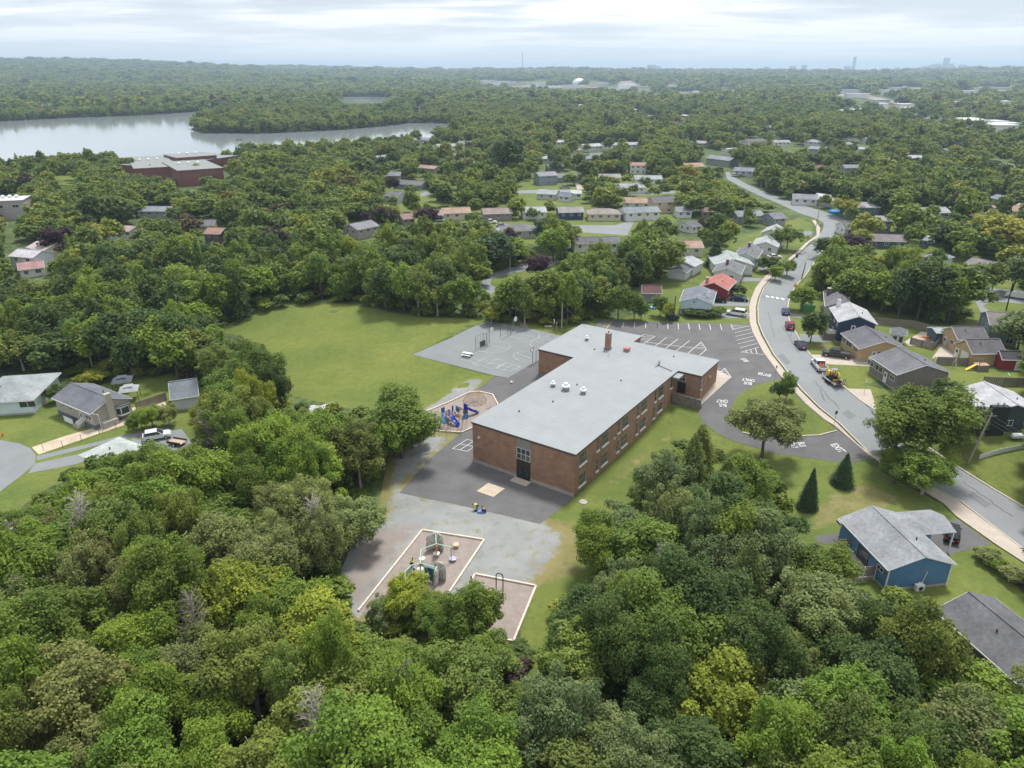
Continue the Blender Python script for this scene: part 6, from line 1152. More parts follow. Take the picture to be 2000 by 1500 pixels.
for k, (x, m_) in enumerate(((700, DGREEN), (735, DGREEN), (765, PURPLE), (800, PURPLE), (835, DGREEN), (865, DGREEN))):
    a = V(*zb(x, 745 + (x - 640) * .2), 2.4) - c0; MB().box(-.07, .07, -.16, .16, -2.1, -.1).build('hanging_panel', m_, cf, a, R(30))
def net(p, nm, m_, d=6):
    P = [V(*zb(x, y), z) - c0 for x, y, z in p]; mb = MB()
    for k in range(d + 1):
        t = k / d; mb.tube([P[0].lerp(P[1], t), P[3].lerp(P[2], t)], .028, 4); mb.tube([P[0].lerp(P[3], t), P[1].lerp(P[2], t)], .028, 4)
    mb.build(nm, m_, cf)
net([(310, 880, 2.5), (430, 740, 2.4), (450, 960, .2), (330, 1040, .2)], 'climbing_net', DGREEN, 9); net([(460, 780, 2.3), (500, 800, 2.3), (520, 930, .9), (470, 900, .9)], 'climbing_net', PURPLE, 4)
w_ = [V(*zb(x, y), z) - c0 for x, y, z in ((520, 940, 1.9), (640, 950, 1.9), (650, 1110, .2), (510, 1110, .1))]
MB().add(w_ + [v + Vector((0, .12, .05)) for v in w_], [(0, 1, 2, 3), (4, 7, 6, 5), (0, 4, 5, 1), (1, 5, 6, 2), (2, 6, 7, 3), (3, 7, 4, 0)]).build('climbing_panel', PURPLE, cf)
for x, y in ((615, 900), (650, 700)): MB().lathe([(.05, 0), (.05, .9), (.42, .95), (.42, 1.05)], n=12).build('step_disc', WH, cf, V(*zb(x, y + 30)) - c0)
MB().tube([V(*zb(610, 720), 2.4) - c0, V(*zb(620, 900), .0) - c0], .09).build('tree_post', mat('bark_plastic', (.20, .12, .06)), cf)
MB().tube([V(*zb(925, 350), 2.0) - c0, V(*zb(925, 480), .0) - c0], .25, 8).build('stump', mat('orange_bark', (.30, .16, .07)), cf)
def stool(x, y, m_, lb):
    o = MB().lathe([(.08, 0), (.06, .45), (.42, .5), (.44, .62), (.05, .64)], n=14).build('play_stool', m_, None, V(*zb(x, y))); tag(o, lb, 'stool')
stool(930, 575, WH, 'white mushroom-shaped step standing alone in the wood chips'); stool(1310, 400, TAN, 'tan mushroom-shaped step beside the hanging disc swing')
def discswing(x, y, zt, lb):
    p = V(*zb(x, y)); e = empty('disc_swing', p, 0, lb, 'swing'); MB().lathe([(.1, .42), (.48, .4), (.5, .5), (.3, .56)], n=16).build('seat', plain('lilac_plastic', (.42, .40, .68), .4), e)
    a = V(*zb(1215, 390), 2.3) - p if x > 1000 else V(*zb(660, 1140), 2.3) - p
    for s in (-.35, .35): MB().tube([Vector((s, 0, .52)), a + Vector((s * .3, 0, 0))], .018, 4).build('rope', M['brown'], e)
discswing(1245, 660, 2.4, 'lilac disc swing hanging from two ropes in the large play area'); discswing(690, 1390, 2.2, 'lower disc swing hanging near the trees at the edge of the large play area')
# black arches
zg = lambda x, y: (650 + x * .25, 950 + y * .25)
ar = empty('arch_climber', V(*zg(1300, 825)), 0, 'pair of black arched bars joined by a rail in the square play area', 'play equipment'); a0 = ar.location.copy()
for (x0, y0), (x1, y1), hh in (((1277, 825), (1330, 835), 3.0), ((1212, 925), (1265, 925), 2.6)):
    a, b = V(*zg(x0, y0)), V(*zg(x1, y1)); r_ = (b - a).length / 2; c = (a + b) / 2; d = (b - a).normalized(); pts_ = [a - a0 + Vector((0, 0, -.1)), a - a0 + Vector((0, 0, hh - r_))] + [c - a0 - d * r_ * math.cos(t * math.pi / 8) + Vector((0, 0, hh - r_ + r_ * math.sin(t * math.pi / 8))) for t in range(1, 8)] + [b - a0 + Vector((0, 0, hh - r_)), b - a0 + Vector((0, 0, -.1))]
    MB().tube(pts_, .07, 7).build('arch', M['black'], ar)
MB().tube([V(*zg(1277, 825), 2.0) - a0, V(*zg(1262, 925), 1.2) - a0], .03).build('rail', M['black'], ar)
MB().box(-.15, .15, -.1, .1, 1.0, 1.4).build('turning_box', M['black'], ar, V(*zg(1255, 925)) - a0)
# play structure with blue slides
ps = empty('play_structure', V(*za(800, 800)), 0, 'blue play structure with two slides, brown posts and overhead ladders', 'play equipment', size=1); p0 = ps.location.copy()
HT = 3.0
posts = [(370, 825), (465, 795), (555, 755), (625, 785), (645, 690), (690, 740), (760, 865), (780, 740), (835, 760), (845, 640), (900, 690), (975, 745), (1045, 780), (1060, 700), (1135, 700), (715, 700)]
for i, (x, y) in enumerate(posts): MB().tube([V(*za(x, y), -.1) - p0, V(*za(x, y), 2.2 if i < 2 else HT) - p0], .06, 6).build('post', M['brown'], ps)
def deck(q, z, m_, nm='deck'):
    v = [V(*za(x, y), 0) - p0 for x, y in q]; MB().add([a + Vector((0, 0, z)) for a in v] + [a + Vector((0, 0, z + .1)) for a in v], [(3, 2, 1, 0), (4, 5, 6, 7)] + [(i, (i + 1) % 4, (i + 1) % 4 + 4, i + 4) for i in range(4)]).build(nm, m_, ps)
deck([(760, 865), (835, 800), (780, 730), (700, 780)], 1.4, M['brown']); deck([(900, 700), (975, 745), (1045, 700), (975, 660)], 1.2, M['brown']); deck([(1045, 780), (1135, 760), (1120, 690), (1060, 700)], 1.4, M['brown'])
def wallp(a, b, z0, z1, m_, nm='panel'):
    A, B = V(*za(*a)) - p0, V(*za(*b)) - p0; MB().bar(A + Vector((0, 0, (z0 + z1) / 2)), B + Vector((0, 0, (z0 + z1) / 2)), .08, z1 - z0).build(nm, m_, ps)
wallp((625, 785), (690, 760), .9, 2.3, TEAL); wallp((760, 865), (800, 840), 1.5, 2.6, BLUE); wallp((835, 790), (860, 760), 1.5, 2.7, BLUE); wallp((905, 690), (975, 730), .7, 1.9, TEAL); wallp((1060, 730), (1135, 750), 1.5, 2.7, BLUE); wallp((555, 755), (625, 785), .15, .35, M['brown']); wallp((870, 670), (905, 690), .15, .35, M['brown'])
for (x0, y0, x1, y1), zz in (((650, 690, 835, 640), 2.7), ((700, 740, 860, 690), 2.7), ((960, 700, 1060, 700), 2.6)):
    A, B = V(*za(x0, y0), zz) - p0, V(*za(x1, y1), zz) - p0; pr = Vector((-(B - A).y, (B - A).x, 0)).normalized() * .35; mb = MB(); mb.tube([A + pr, B + pr], .03, 5); mb.tube([A - pr, B - pr], .03, 5)
    for k in range(8): q = A.lerp(B, (k + .5) / 8); mb.tube([q - pr, q + pr], .02, 4)
    mb.build('overhead_ladder', plain('pink_metal', (.45, .30, .27), .5), ps)
def slide(pts_, wd, m_, nm='slide'):
    P = [V(*za(x, y), 0) - p0 + Vector((0, 0, z)) for x, y, z in pts_]; mb = MB(); q = []
    for i, p in enumerate(P):
        d = (P[min(i + 1, len(P) - 1)] - P[max(i - 1, 0)]); d.z = 0; d.normalize(); s = Vector((-d.y, d.x, 0)) * wd / 2
        q += [p + s * 1.1 + Vector((0, 0, .3)), p + s * .9, p - s * .9, p - s * 1.1 + Vector((0, 0, .3)), p - s * 1.15 + Vector((0, 0, .26)), p - s * .9 - Vector((0, 0, .07)), p + s * .9 - Vector((0, 0, .07)), p + s * 1.15 + Vector((0, 0, .26))]
    fs_ = [(i * 8 + k, i * 8 + (k + 1) % 8, i * 8 + 8 + (k + 1) % 8, i * 8 + 8 + k) for i in range(len(P) - 1) for k in range(8)]
    mb.add(q, fs_ + [tuple(range(8)), tuple(reversed(range((len(P) - 1) * 8, len(P) * 8)))]).build(nm, m_, ps, smooth=False)
slide([(800, 845, 1.6), (830, 870, 1.45), (865, 900, .95), (900, 915, .75), (935, 930, .35), (970, 935, .25)], .75, BLUE)
slide([(1130, 720, 1.5), (1180, 715, 1.2), (1240, 705, .8), (1290, 690, .45), (1335, 675, .3)], .7, BLUE)
slide([(690, 790, 1.4), (680, 835, .8), (670, 880, .15)], .9, TEAL, 'climber_ramp'); slide([(1090, 740, 1.4), (1095, 765, .8), (1100, 790, .1)], .8, TEAL, 'climber_ramp')
dc = empty('dome_climber', V(*za(1280, 430)), 0, 'low tan rope dome climber behind the blue play structure', 'play equipment'); r0 = 2.4
mb = MB()
for lv in range(4):
    a0_ = lv * R(24); rr, zz = r0 * math.cos(a0_), 1.5 * math.sin(a0_); n = 12
    rg = [Vector((rr * math.cos(2 * math.pi * (k + lv / 2) / n), rr * math.sin(2 * math.pi * (k + lv / 2) / n), zz)) for k in range(n)]
    if lv: mb.tube(rg + [rg[0]], .03, 4)
    a1 = (lv + 1) * R(24); r1, z1 = r0 * math.cos(a1), 1.5 * math.sin(a1)
    for k in range(n):
        for s in (.5, -.5): mb.tube([rg[k], Vector((r1 * math.cos(2 * math.pi * (k + lv / 2 + s) / n), r1 * math.sin(2 * math.pi * (k + lv / 2 + s) / n), z1))], .028, 4)
mb.build('lattice', plain('tan_metal', (.34, .24, .15), .6), dc)
for k in range(12): MB().lathe([(.05, 0), (.09, .05), (.05, .12)], n=6).build('joint', M['black'], dc, (r0 * math.cos(k * math.pi / 6), r0 * math.sin(k * math.pi / 6), 0))
# ------------------------------------------------------------------ court furniture
def hoop(px, py, face, lb, two=False):
    p = G(px, py); e = empty('basketball_hoop', p, face, lb, 'basketball hoop')
    for y in ((-.5, .5) if two else (0,)): MB().tube([(0, y, -.1), (0, y, 3.0), (.6, y * .4, 3.2)], .07).build('pole', M['metal'], e)
    MB().lathe([(0.02, -.03), (.62, -.03), (.62, .03), (.02, .03)], n=16).build('backboard', M['white'], e, (.64, 0, 3.2)).rotation_euler = (0, R(90), 0)
    MB().tube([(.68 + .25 - .24 * math.cos(t * .7854), .24 * math.sin(t * .7854), 3.0) for t in range(9)], .02, 4).build('rim', plain('orange_metal', (.5, .15, .04)), e)
FA = R(-34)
hoop(*zc(803, 412), FA, 'basketball hoop with white fan backboard at the nearer fence panel'); hoop(*zc(1188, 230), FA, 'basketball hoop with white fan backboard at the farther fence panel'); hoop(1087, 654, R(180), 'basketball hoop with white backboard at the far right corner of the court'); hoop(*zc(1528, 750), R(130), 'basketball hoop on two posts beside the school wing', True)
def chain(lb, pts_, hh, nr=10, panel=None):
    P = [G(*p) for p in pts_]; e = empty('court_fence', P[0], 0, lb, 'fence'); o = P[0]
    for p in P: MB().tube([p - o + Vector((0, 0, -.1)), p - o + Vector((0, 0, hh))], .05).build('post', M['black'], e)
    for a, b in zip(P[:-1], P[1:]):
        mb = MB(); n = max(3, int((b - a).length / .5))
        for k in range(1, n): q = a.lerp(b, k / n) - o; mb.tube([q, q + Vector((0, 0, hh))], .014, 3)
        for k in range(1, 6): mb.tube([a - o + Vector((0, 0, hh * k / 6)), b - o + Vector((0, 0, hh * k / 6))], .012, 3)
        t = mb.build('wire_mesh', M['wire'], e); t['kind'] = 'stuff'
        MB().tube([a - o + Vector((0, 0, hh)), b - o + Vector((0, 0, hh))], .03).build('rail', M['black'], e)
    if panel: a, b = G(*panel[0]) - o, G(*panel[1]) - o; MB().bar(a + Vector((0, 0, .8)), b + Vector((0, 0, .8)), .06, 1.3).build('panel', plain('grey_board', (.12, .125, .13)), e)
    return e
chain('nearer dark wire fence panel across the sports court', [zc(578, 525), zc(697, 480), zc(755, 480), zc(803, 412)], 3.2, panel=(zc(645, 495), zc(735, 460)))
chain('farther dark wire fence panel across the sports court', [zc(980, 330), zc(1090, 300), zc(1138, 290), zc(1190, 230)], 3.2)
pt = empty('picnic_table', G(*zc(440, 630)), R(-26), 'white-topped picnic table standing on the grey sports court', 'picnic table')
MB().box(-1.1, 1.1, -.38, .38, .72, .78).build('table_top', M['white'], pt)
for y in (-.75, .75): MB().box(-1.1, 1.1, y - .15, y + .15, .43, .48).build('bench', M['white'], pt)
for x in (-.8, .8):
    q = MB(); q.bar((x, -.7, .0), (x, -.3, .72), .08); q.bar((x, .7, .0), (x, .3, .72), .08); q.bar((x + .045, -.8, .40), (x + .045, .8, .40), .07); q.build('leg_frame', M['black'], pt)
# ------------------------------------------------------------------ vehicles
def profile(kind):
    # x along length (front = +), z; body hull and glasshouse for a unit car of real size
    if kind == 'sedan': return [(-2.35, .35), (-2.4, .62), (-2.3, .95), (-1.6, 1.0), (.75, .95), (2.1, .78), (2.35, .6), (2.35, .35)], [(-1.85, .97), (-1.15, 1.42), (.15, 1.44), (1.05, .94)], 1.80
    if kind == 'suv': return [(-2.3, .4), (-2.35, .8), (-2.25, 1.12), (.95, 1.08), (2.05, 1.0), (2.3, .75), (2.3, .4)], [(-2.15, 1.1), (-1.85, 1.68), (.2, 1.70), (1.1, 1.07)], 1.88
    if kind == 'minivan': return [(-2.5, .35), (-2.55, .8), (-2.45, 1.1), (1.3, 1.02), (2.3, .85), (2.5, .6), (2.5, .35)], [(-2.4, 1.08), (-2.05, 1.70), (.5, 1.72), (1.65, 1.0)], 1.98
    if kind == 'van': return [(-2.9, .4), (-2.95, 1.2), (-2.85, 2.05), (.9, 2.08), (1.5, 1.35), (2.5, 1.15), (2.75, .8), (2.75, .4)], [(.55, 1.35), (.72, 1.95), (.98, 1.95), (1.52, 1.33)], 2.0
    if kind == 'pickup': return [(-2.85, .5), (-2.9, 1.1), (-.75, 1.12), (1.3, 1.10), (2.6, 1.0), (2.85, .8), (2.85, .5)], [(-.75, 1.12), (-.6, 1.78), (.75, 1.80), (1.5, 1.10)], 2.0
def car(kind, px, py, hd, col, label, dz=0.0):
    body, gh, wd = profile(kind); p = G(px, py); e = empty('parked_car' if kind != 'van' else 'parked_van', p + Vector((0, 0, .06)), hd, label, {'van': 'van', 'pickup': 'pickup truck'}.get(kind, 'car'))
    if kind == 'pickup': e.name = 'pickup_truck'
    pm = MATS.get('car_paint_%s' % (col,)) or plain('car_paint_%s' % (col,), col, .25, .2)
    w_ = wd / 2; mb = MB()
    def bev(prof, ins, y, nm, m_, parent=e):
        n = len(prof); c = Vector((sum(a for a, b in prof) / n, sum(b for a, b in prof) / n)); vs = []
        for yy, k in ((-y, .93), (-y + ins, 1.0), (y - ins, 1.0), (y, .93)):
            for a, b in prof: q = c + (Vector((a, b)) - c) * k; vs.append((q.x, yy, q.y))
        fs_ = [tuple(range(n)), tuple(reversed(range(3 * n, 4 * n)))] + [(r_ * n + i, (r_ + 1) * n + i, (r_ + 1) * n + (i + 1) % n, r_ * n + (i + 1) % n) for r_ in range(3) for i in range(n)]
        return MB().add(vs, fs_).build(nm, m_, parent)
    bev(body, .12, w_, 'body', pm)
    gl = bev(gh, .22, w_ * .90, 'windows', M['glass'])
    t0, t1 = gh[1], gh[2]; bev([(t0[0] + .02, t0[1] - .10), (t0[0] + .10, t0[1] + .02), (t1[0] - .08, t1[1] + .02), (t1[0] + .12, t1[1] - .10)], .2, w_ * .86, 'roof', pm)
    pl_ = MB()
    for s in (-1, 1):
        for f_ in (.02, .36, .70, .98) if kind in ('suv', 'minivan') else (.02, .45, .98):
            a = Vector((gh[0][0] + (gh[3][0] - gh[0][0]) * f_, s * w_ * .905, gh[0][1])); b = Vector((gh[1][0] + (gh[2][0] - gh[1][0]) * f_, s * w_ * .80, gh[1][1])); pl_.bar(a, b, .07, .05)
    pl_.build('pillars', pm, e)
    if kind == 'pickup': MB().box(-2.75, -.85, -w_ * .82, w_ * .82, 1.125, 1.14).build('truck_bed', plain('bed_dark', (.03, .03, .035)), e); MB().box(-2.83, -.78, w_ * .84, w_ * .94, 1.1, 1.2).build('bed_rail', pm, e); MB().box(-2.83, -.78, -w_ * .94, -w_ * .84, 1.1, 1.2).build('bed_rail', pm, e)
    wr = .36 if kind in ('pickup', 'suv', 'van') else .33; fx = body[-2][0] - .9; bx = body[0][0] + .85
    for x in (fx, bx):
        for s in (-1, 1):
            t = MB().lathe([(wr * .6, -.11), (wr, -.1), (wr, .1), (wr * .6, .11)], n=14).build('wheel', M['rubber'], e, (x, s * (w_ - .09), wr)); t.rotation_euler = (R(90), 0, 0)
            MB().lathe([(wr * .15, -.125), (wr * .58, -.118), (wr * .58, .118), (wr * .15, .125)], n=10).build('rim', M['metal'], t)
    for s in (-1, 1):
        MB().box(body[-2][0] - .16, body[-2][0] + .015, s * w_ * .72 - .2, s * w_ * .72 + .2, .62, .78).build('headlight', M['chrome'], e); MB().box(body[1][0] - .03, body[1][0] + .12, s * w_ * .78 - .14, s * w_ * .78 + .14, .72, .95).build('tail_light', M['redlens'], e)
        MB().box(gh[3][0] - .55, gh[3][0] - .38, s * (w_ + .08) - .08, s * (w_ + .08) + .08, gh[0][1] + .02, gh[0][1] + .16).build('mirror', pm, e)
    MB().box(body[1][0] - .035, body[1][0], -.26, .26, .6, .74).build('licence_plate', M['white'], e)
    return e
def hdg(a, b): A, B = G(*a), G(*b); return math.atan2((B - A).y, (B - A).x)
WHT = (.68, .69, .70); NAVY = (.012, .022, .065); RED = (.20, .012, .03); BLK = (.012, .012, .014)
car('minivan', 1438, 616, hdg((1456, 619), (1424, 614)), WHT, 'white minivan in the gravel drive beside the school parking')
car('sedan', 1443, 588, hdg((1430, 587), (1458, 589)), NAVY, 'dark blue sedan in the driveway of the red house')
car('suv', 1401, 590, hdg((1393, 589), (1410, 590)), BLK, 'black car half hidden by the pale blue house')
car('suv', 1634, 661, hdg((1620, 659), (1650, 663)), WHT, 'white sport utility car in front of the navy house')
car('sedan', 1534, 612, hdg((1534, 616), (1533, 608)), (.03, .06, .16), 'blue sedan parked farthest up the street at the kerb')
car('suv', 1542, 641, hdg((1543, 646), (1540, 636)), RED, 'dark red car parked at the kerb behind the blue sedan')
car('sedan', 1563, 678, hdg((1570, 686), (1557, 670)), (.035, .04, .06), 'dark slate sedan parked at the kerb beside the dry lawn')
pk = car('pickup', 1599, 719, hdg((1609, 731), (1590, 707)), WHT, 'white pickup with orange cones in its bed towing the loader trailer')
car('pickup', 1632, 697, hdg((1654, 700), (1610, 694)), (.04, .04, .045), 'dark grey crew cab pickup on the concrete driveway')
car('suv', 1857, 1048, R(60), BLK, 'black car standing by the porch of the blue bungalow')
car('suv', 308, 857, hdg((290, 860), (330, 853)), WHT, 'white sport utility car beside the pale hip roof on the left')
car('van', 1985, 583, hdg((2000, 585), (1960, 579)), (.66, .66, .66), 'white cargo van on the side street at the right edge')
for kd, px, py, c_, lb in (('sedan', 1940, 541, (.2, .21, .22), 'grey car beside the sage green house'), ('suv', 1436, 345, WHT, 'white car in front of the pale blue bungalow up the street'), ('suv', 1447, 346, (.3, .31, .33), 'silver car beside the white one up the street'), ('pickup', 1103, 369, (.25, .25, .24), 'grey pickup parked by the corner street of the blue-grey house'), ('sedan', 980, 443, (.3, .31, .33), 'silver car at the kerb below the taupe-roofed house'), ('suv', 858, 433, (.35, .45, .6), 'pale blue car beside the cream house'), ('pickup', 957, 437, WHT, 'white pickup below the long brown-grey house'), ('suv', 1815, 478, WHT, 'white car in the yard right of the leaning pole'), ('sedan', 1512, 505, WHT, 'white car hidden beside the pale bungalow of the row'), ('suv', 1300, 362, BLK, 'black car at the bright white bungalow'), ('suv', 697, 448, (.2, .22, .25), 'grey car beside the house at the forest edge')):
    car(kd, px, py, R(8), c_, lb)
# cones in the pickup bed
for x, y in ((-1.2, .3), (-1.5, -.2), (-1.9, .35)): 
    c_ = MB().lathe([(.22, 0), (.22, .04), (.15, .06), (.03, .65)], n=8).build('traffic_cone', plain('cone_orange', (.75, .16, .06)), None); c_.matrix_world = pk.matrix_basis @ Matrix.Translation((x, y, 1.14)); tag(c_, 'orange traffic cone lying among the tools in the white pickup bed', 'traffic cone', 'orange cones in the white pickup bed')
# trailer with loader
pa, pb = G(1613, 738), G(1643, 752)
th_ = hdg((1640, 752), (1612, 729)); trl = empty('flatbed_trailer', G(1626, 747), th_, 'black flatbed trailer with raised rear ramps behind the white pickup', 'trailer')
MB().box(-2.6, 2.4, -1.0, 1.0, .55, .68).build('deck', mat('trailer_boards', (.14, .11, .09), .9), trl)
fr = MB(); fr.box(-2.62, 2.42, -1.08, -1.0, .45, .75); fr.box(-2.62, 2.42, 1.0, 1.08, .45, .75); fr.bar((2.4, -.8, .55), (4.0, 0, .55), .12); fr.bar((2.4, .8, .55), (4.0, 0, .55), .12); fr.build('frame', M['metal'], trl)
for x in (-.55, .35):
    for s in (-1, 1): t = MB().lathe([(.2, -.1), (.35, -.09), (.35, .09), (.2, .1)], n=12).build('wheel', M['rubber'], trl, (x, s * 1.22, .35)); t.rotation_euler = (R(90), 0, 0)
for s in (-1, 1):
    MB().box(-1.05, .85, s * 1.22 - .15, s * 1.22 + .15, .74, .8).build('mudguard', M['metal'], trl)
    g_ = MB(); [g_.bar((-2.6 , s * .65 + d_, .7), (-2.75, s * .65 + d_, 1.9), .06) for d_ in (-.22, .22)]; [g_.bar((-2.62 - .03 * k, s * .65 - .22, .8 + k * .25), (-2.62 - .03 * k, s * .65 + .22, .8 + k * .25), .05) for k in range(5)]; g_.build('ramp', M['black'], trl)
ld = empty('mini_loader', trl.matrix_basis @ Vector((0, 0, .68)), th_, 'yellow and black compact digger strapped on the flatbed trailer', 'digger')
YEL = plain('machine_yellow', (.62, .38, .05), .4)
MB().lathe([(.2, -.7), (.62, -.62), (.72, -.2), (.72, .2), (.62, .62), (.2, .7)], n=14).build('engine_cover', YEL, ld, (1.15, .1, .95)).rotation_euler = (R(90), 0, 0)
MB().box(-.3, .65, -.6, .6, .5, 1.0).build('body', M['black'], ld); MB().box(-.45, .6, -.6, .6, 2.05, 2.15).build('canopy', plain('canopy_grey', (.20, .22, .23)), ld)
for x in (-.38, .5):
    for s in (-1, 1): MB().box(x - .04, x + .04, s * .54 - .04, s * .54 + .04, 1.0, 2.05).build('canopy_post', M['black'], ld)
for s in (-1, 1): MB().side([(-1.1, .25), (-.9, .02), (.9, .02), (1.1, .25), (.9, .5), (-.9, .5)], s * .75 - .17, s * .75 + .17).build('track', M['rubber'], ld)
MB().tube([(-.4, 0, .9), (-1.2, 0, 2.0), (-2.0, 0, 1.6)], [.14, .12, .1], 6).build('boom', YEL, ld); MB().tube([(-2.0, 0, 1.6), (-2.2, 0, .7)], .09, 6).build('arm', YEL, ld)
MB().side([(-2.5, .75), (-2.45, .2), (-1.9, .15), (-1.95, .7)], -.3, .3).build('bucket', M['black'], ld); MB().side([(-1.15, .1), (-1.25, .55), (-1.2, .55), (-1.1, .1)], -.8, .8).build('blade', YEL, ld)
# small utility trailer on the left
ut = empty('utility_trailer', G(346, 868), hdg((338, 862), (362, 866)), 'black utility trailer with a tilted plywood deck beside the left white car', 'trailer')
MB().box(-1.4, 1.5, -.8, .8, .5, .6).build('deck', mat('plywood', (.42, .33, .26), .9), ut); b_ = MB(); b_.box(-1.4, 1.5, -.86, -.8, .45, .9); b_.box(-1.4, 1.5, .8, .86, .45, .9); b_.bar((-1.4, 0, .5), (-2.5, 0, .5), .08); b_.build('frame', M['black'], ut)
for s in (-1, 1): t = MB().lathe([(.12, -.09), (.32, -.09), (.32, .09), (.12, .09)], n=12).build('wheel', M['rubber'], ut, (.2, s * .98, .32)); t.rotation_euler = (R(90), 0, 0); MB().lathe([(.17, -.1), (.17, .1)], n=8).build('rim', M['white'], t)
# ------------------------------------------------------------------ people
SKIN = plain('skin', (.42, .25, .18), .6); HIVIS = plain('hi_vis_yellow', (.62, .75, .05), .7); DARKC = plain('dark_cloth', (.02, .022, .03), .9); GREYC = plain('grey_cloth', (.35, .36, .40), .9); HAIR = plain('dark_hair', (.03, .02, .015), .8)
def skinned(name, jt, edges, m_, parent, sub=1):
    me = bpy.data.meshes.new(name); me.from_pydata([j[:3] for j in jt], edges, []); o = put(name, me, parent); md_ = o.modifiers.new('s', 'SKIN'); sk = me.skin_vertices[0].data if me.skin_vertices else None
    if sk is None: 
        bm = bmesh.new(); bm.from_mesh(me); ly = bm.verts.layers.skin.verify(); bm.to_mesh(me); bm.free(); sk = me.skin_vertices[0].data
    for i, j in enumerate(jt): sk[i].radius = (j[3], j[3]); sk[i].use_root = (i == 0)
    o.modifiers.new('u', 'SUBSURF').levels = sub; o.modifiers['u'].render_levels = sub; me.materials.append(m_); return o
def person(px, py, rz, pose, label, top_, legs_, z=0.0, hat=None):
    p = G(px, py, z); e = empty('person', p, rz, label, 'person'); J = pose
    def seg(a, b): return list(zip(range(a, b - 1), range(a + 1, b)))
    # joints in order: pelvis chest neck head | hipL kneeL ankleL toeL | hipR.. | shoulderL elbowL wristL | shoulderR..
    rad = dict(pelvis=.15, chest=.17, neck=.06, head=.105, hip=.10, knee=.065, ankle=.045, toe=.04, sh=.065, el=.045, wr=.032, hand=.04)
    k = ['pelvis', 'chest', 'neck', 'head', 'hl', 'kl', 'al', 'tl', 'hr', 'kr', 'ar', 'tr', 'sl', 'el', 'wl', 'sr', 'er', 'wr', 'dl', 'dr']
    R_ = [.15, .17, .06, .105, .10, .065, .045, .04, .10, .065, .045, .04, .065, .045, .032, .065, .045, .032, .04, .04]
    jt = [(*J[n], r_) for n, r_ in zip(k, R_)]; ix = {n: i for i, n in enumerate(k)}
    E_ = [('pelvis', 'chest'), ('chest', 'neck'), ('neck', 'head'), ('pelvis', 'hl'), ('hl', 'kl'), ('kl', 'al'), ('al', 'tl'), ('pelvis', 'hr'), ('hr', 'kr'), ('kr', 'ar'), ('ar', 'tr'), ('chest', 'sl'), ('sl', 'el'), ('el', 'wl'), ('wl', 'dl'), ('chest', 'sr'), ('sr', 'er'), ('er', 'wr'), ('wr', 'dr')]
    skinned('body', jt, [(ix[a], ix[b]) for a, b in E_], SKIN, e)
    def cloth(nm, names, eds, m_, g):
        i2 = {n: i for i, n in enumerate(names)}; skinned(nm, [(*J[n], R_[ix[n]] + g) for n in names], [(i2[a], i2[b]) for a, b in eds], m_, e)
    cloth('jacket', ['chest', 'pelvis', 'sl', 'el', 'sr', 'er'], [('chest', 'pelvis'), ('chest', 'sl'), ('sl', 'el'), ('chest', 'sr'), ('sr', 'er')], top_, .022)
    cloth('trousers', ['pelvis', 'hl', 'kl', 'al', 'hr', 'kr', 'ar'], [('pelvis', 'hl'), ('hl', 'kl'), ('kl', 'al'), ('pelvis', 'hr'), ('hr', 'kr'), ('kr', 'ar')], legs_, .02)
    hd = Vector(J['head']); MB().lathe([(.02, -.02), (.125, 0), (.12, .07), (.07, .125), (.01, .135)], n=10).build('hard_hat' if hat else 'hair', hat or HAIR, e, hd + Vector((0, 0, .02)))
    return e
bend = dict(pelvis=(0, 0, .95), chest=(.36, 0, 1.12), neck=(.55, 0, 1.06), head=(.68, 0, 1.0), hl=(0, .12, .88), kl=(.06, .16, .48), al=(-.02, .18, .07), tl=(.14, .19, .04), hr=(0, -.12, .88), kr=(.10, -.16, .48), ar=(.04, -.18, .07), tr=(.2, -.19, .04), sl=(.40, .19, 1.05), el=(.48, .22, .78), wl=(.56, .18, .54), dl=(.58, .16, .45), sr=(.40, -.19, 1.05), er=(.50, -.2, .78), wr=(.58, -.14, .54), dr=(.60, -.12, .45))
crouch = dict(pelvis=(0, 0, .35), chest=(.22, 0, .72), neck=(.34, 0, .88), head=(.42, 0, .97), hl=(.02, .12, .32), kl=(.40, .18, .50), al=(.22, .18, .08), tl=(.38, .18, .04), hr=(.02, -.12, .32), kr=(.38, -.18, .30), ar=(.05, -.18, .08), tr=(.2, -.18, .04), sl=(.26, .19, .74), el=(.42, .2, .52), wl=(.58, .14, .36), dl=(.64, .12, .30), sr=(.26, -.19, .74), er=(.44, -.2, .52), wr=(.60, -.12, .34), dr=(.66, -.1, .28))
sit = dict(pelvis=(0, 0, .40), chest=(.06, 0, .80), neck=(.10, 0, 1.0), head=(.14, 0, 1.12), hl=(.04, .11, .40), kl=(.45, .16, .46), al=(.48, .16, .08), tl=(.62, .16, .04), hr=(.04, -.11, .40), kr=(.45, -.16, .46), ar=(.48, -.16, .08), tr=(.62, -.16, .04), sl=(.08, .2, .84), el=(.18, .26, .58), wl=(.38, .16, .50), dl=(.45, .12, .5), sr=(.08, -.2, .84), er=(.2, -.26, .58), wr=(.38, -.16, .50), dr=(.45, -.12, .5))
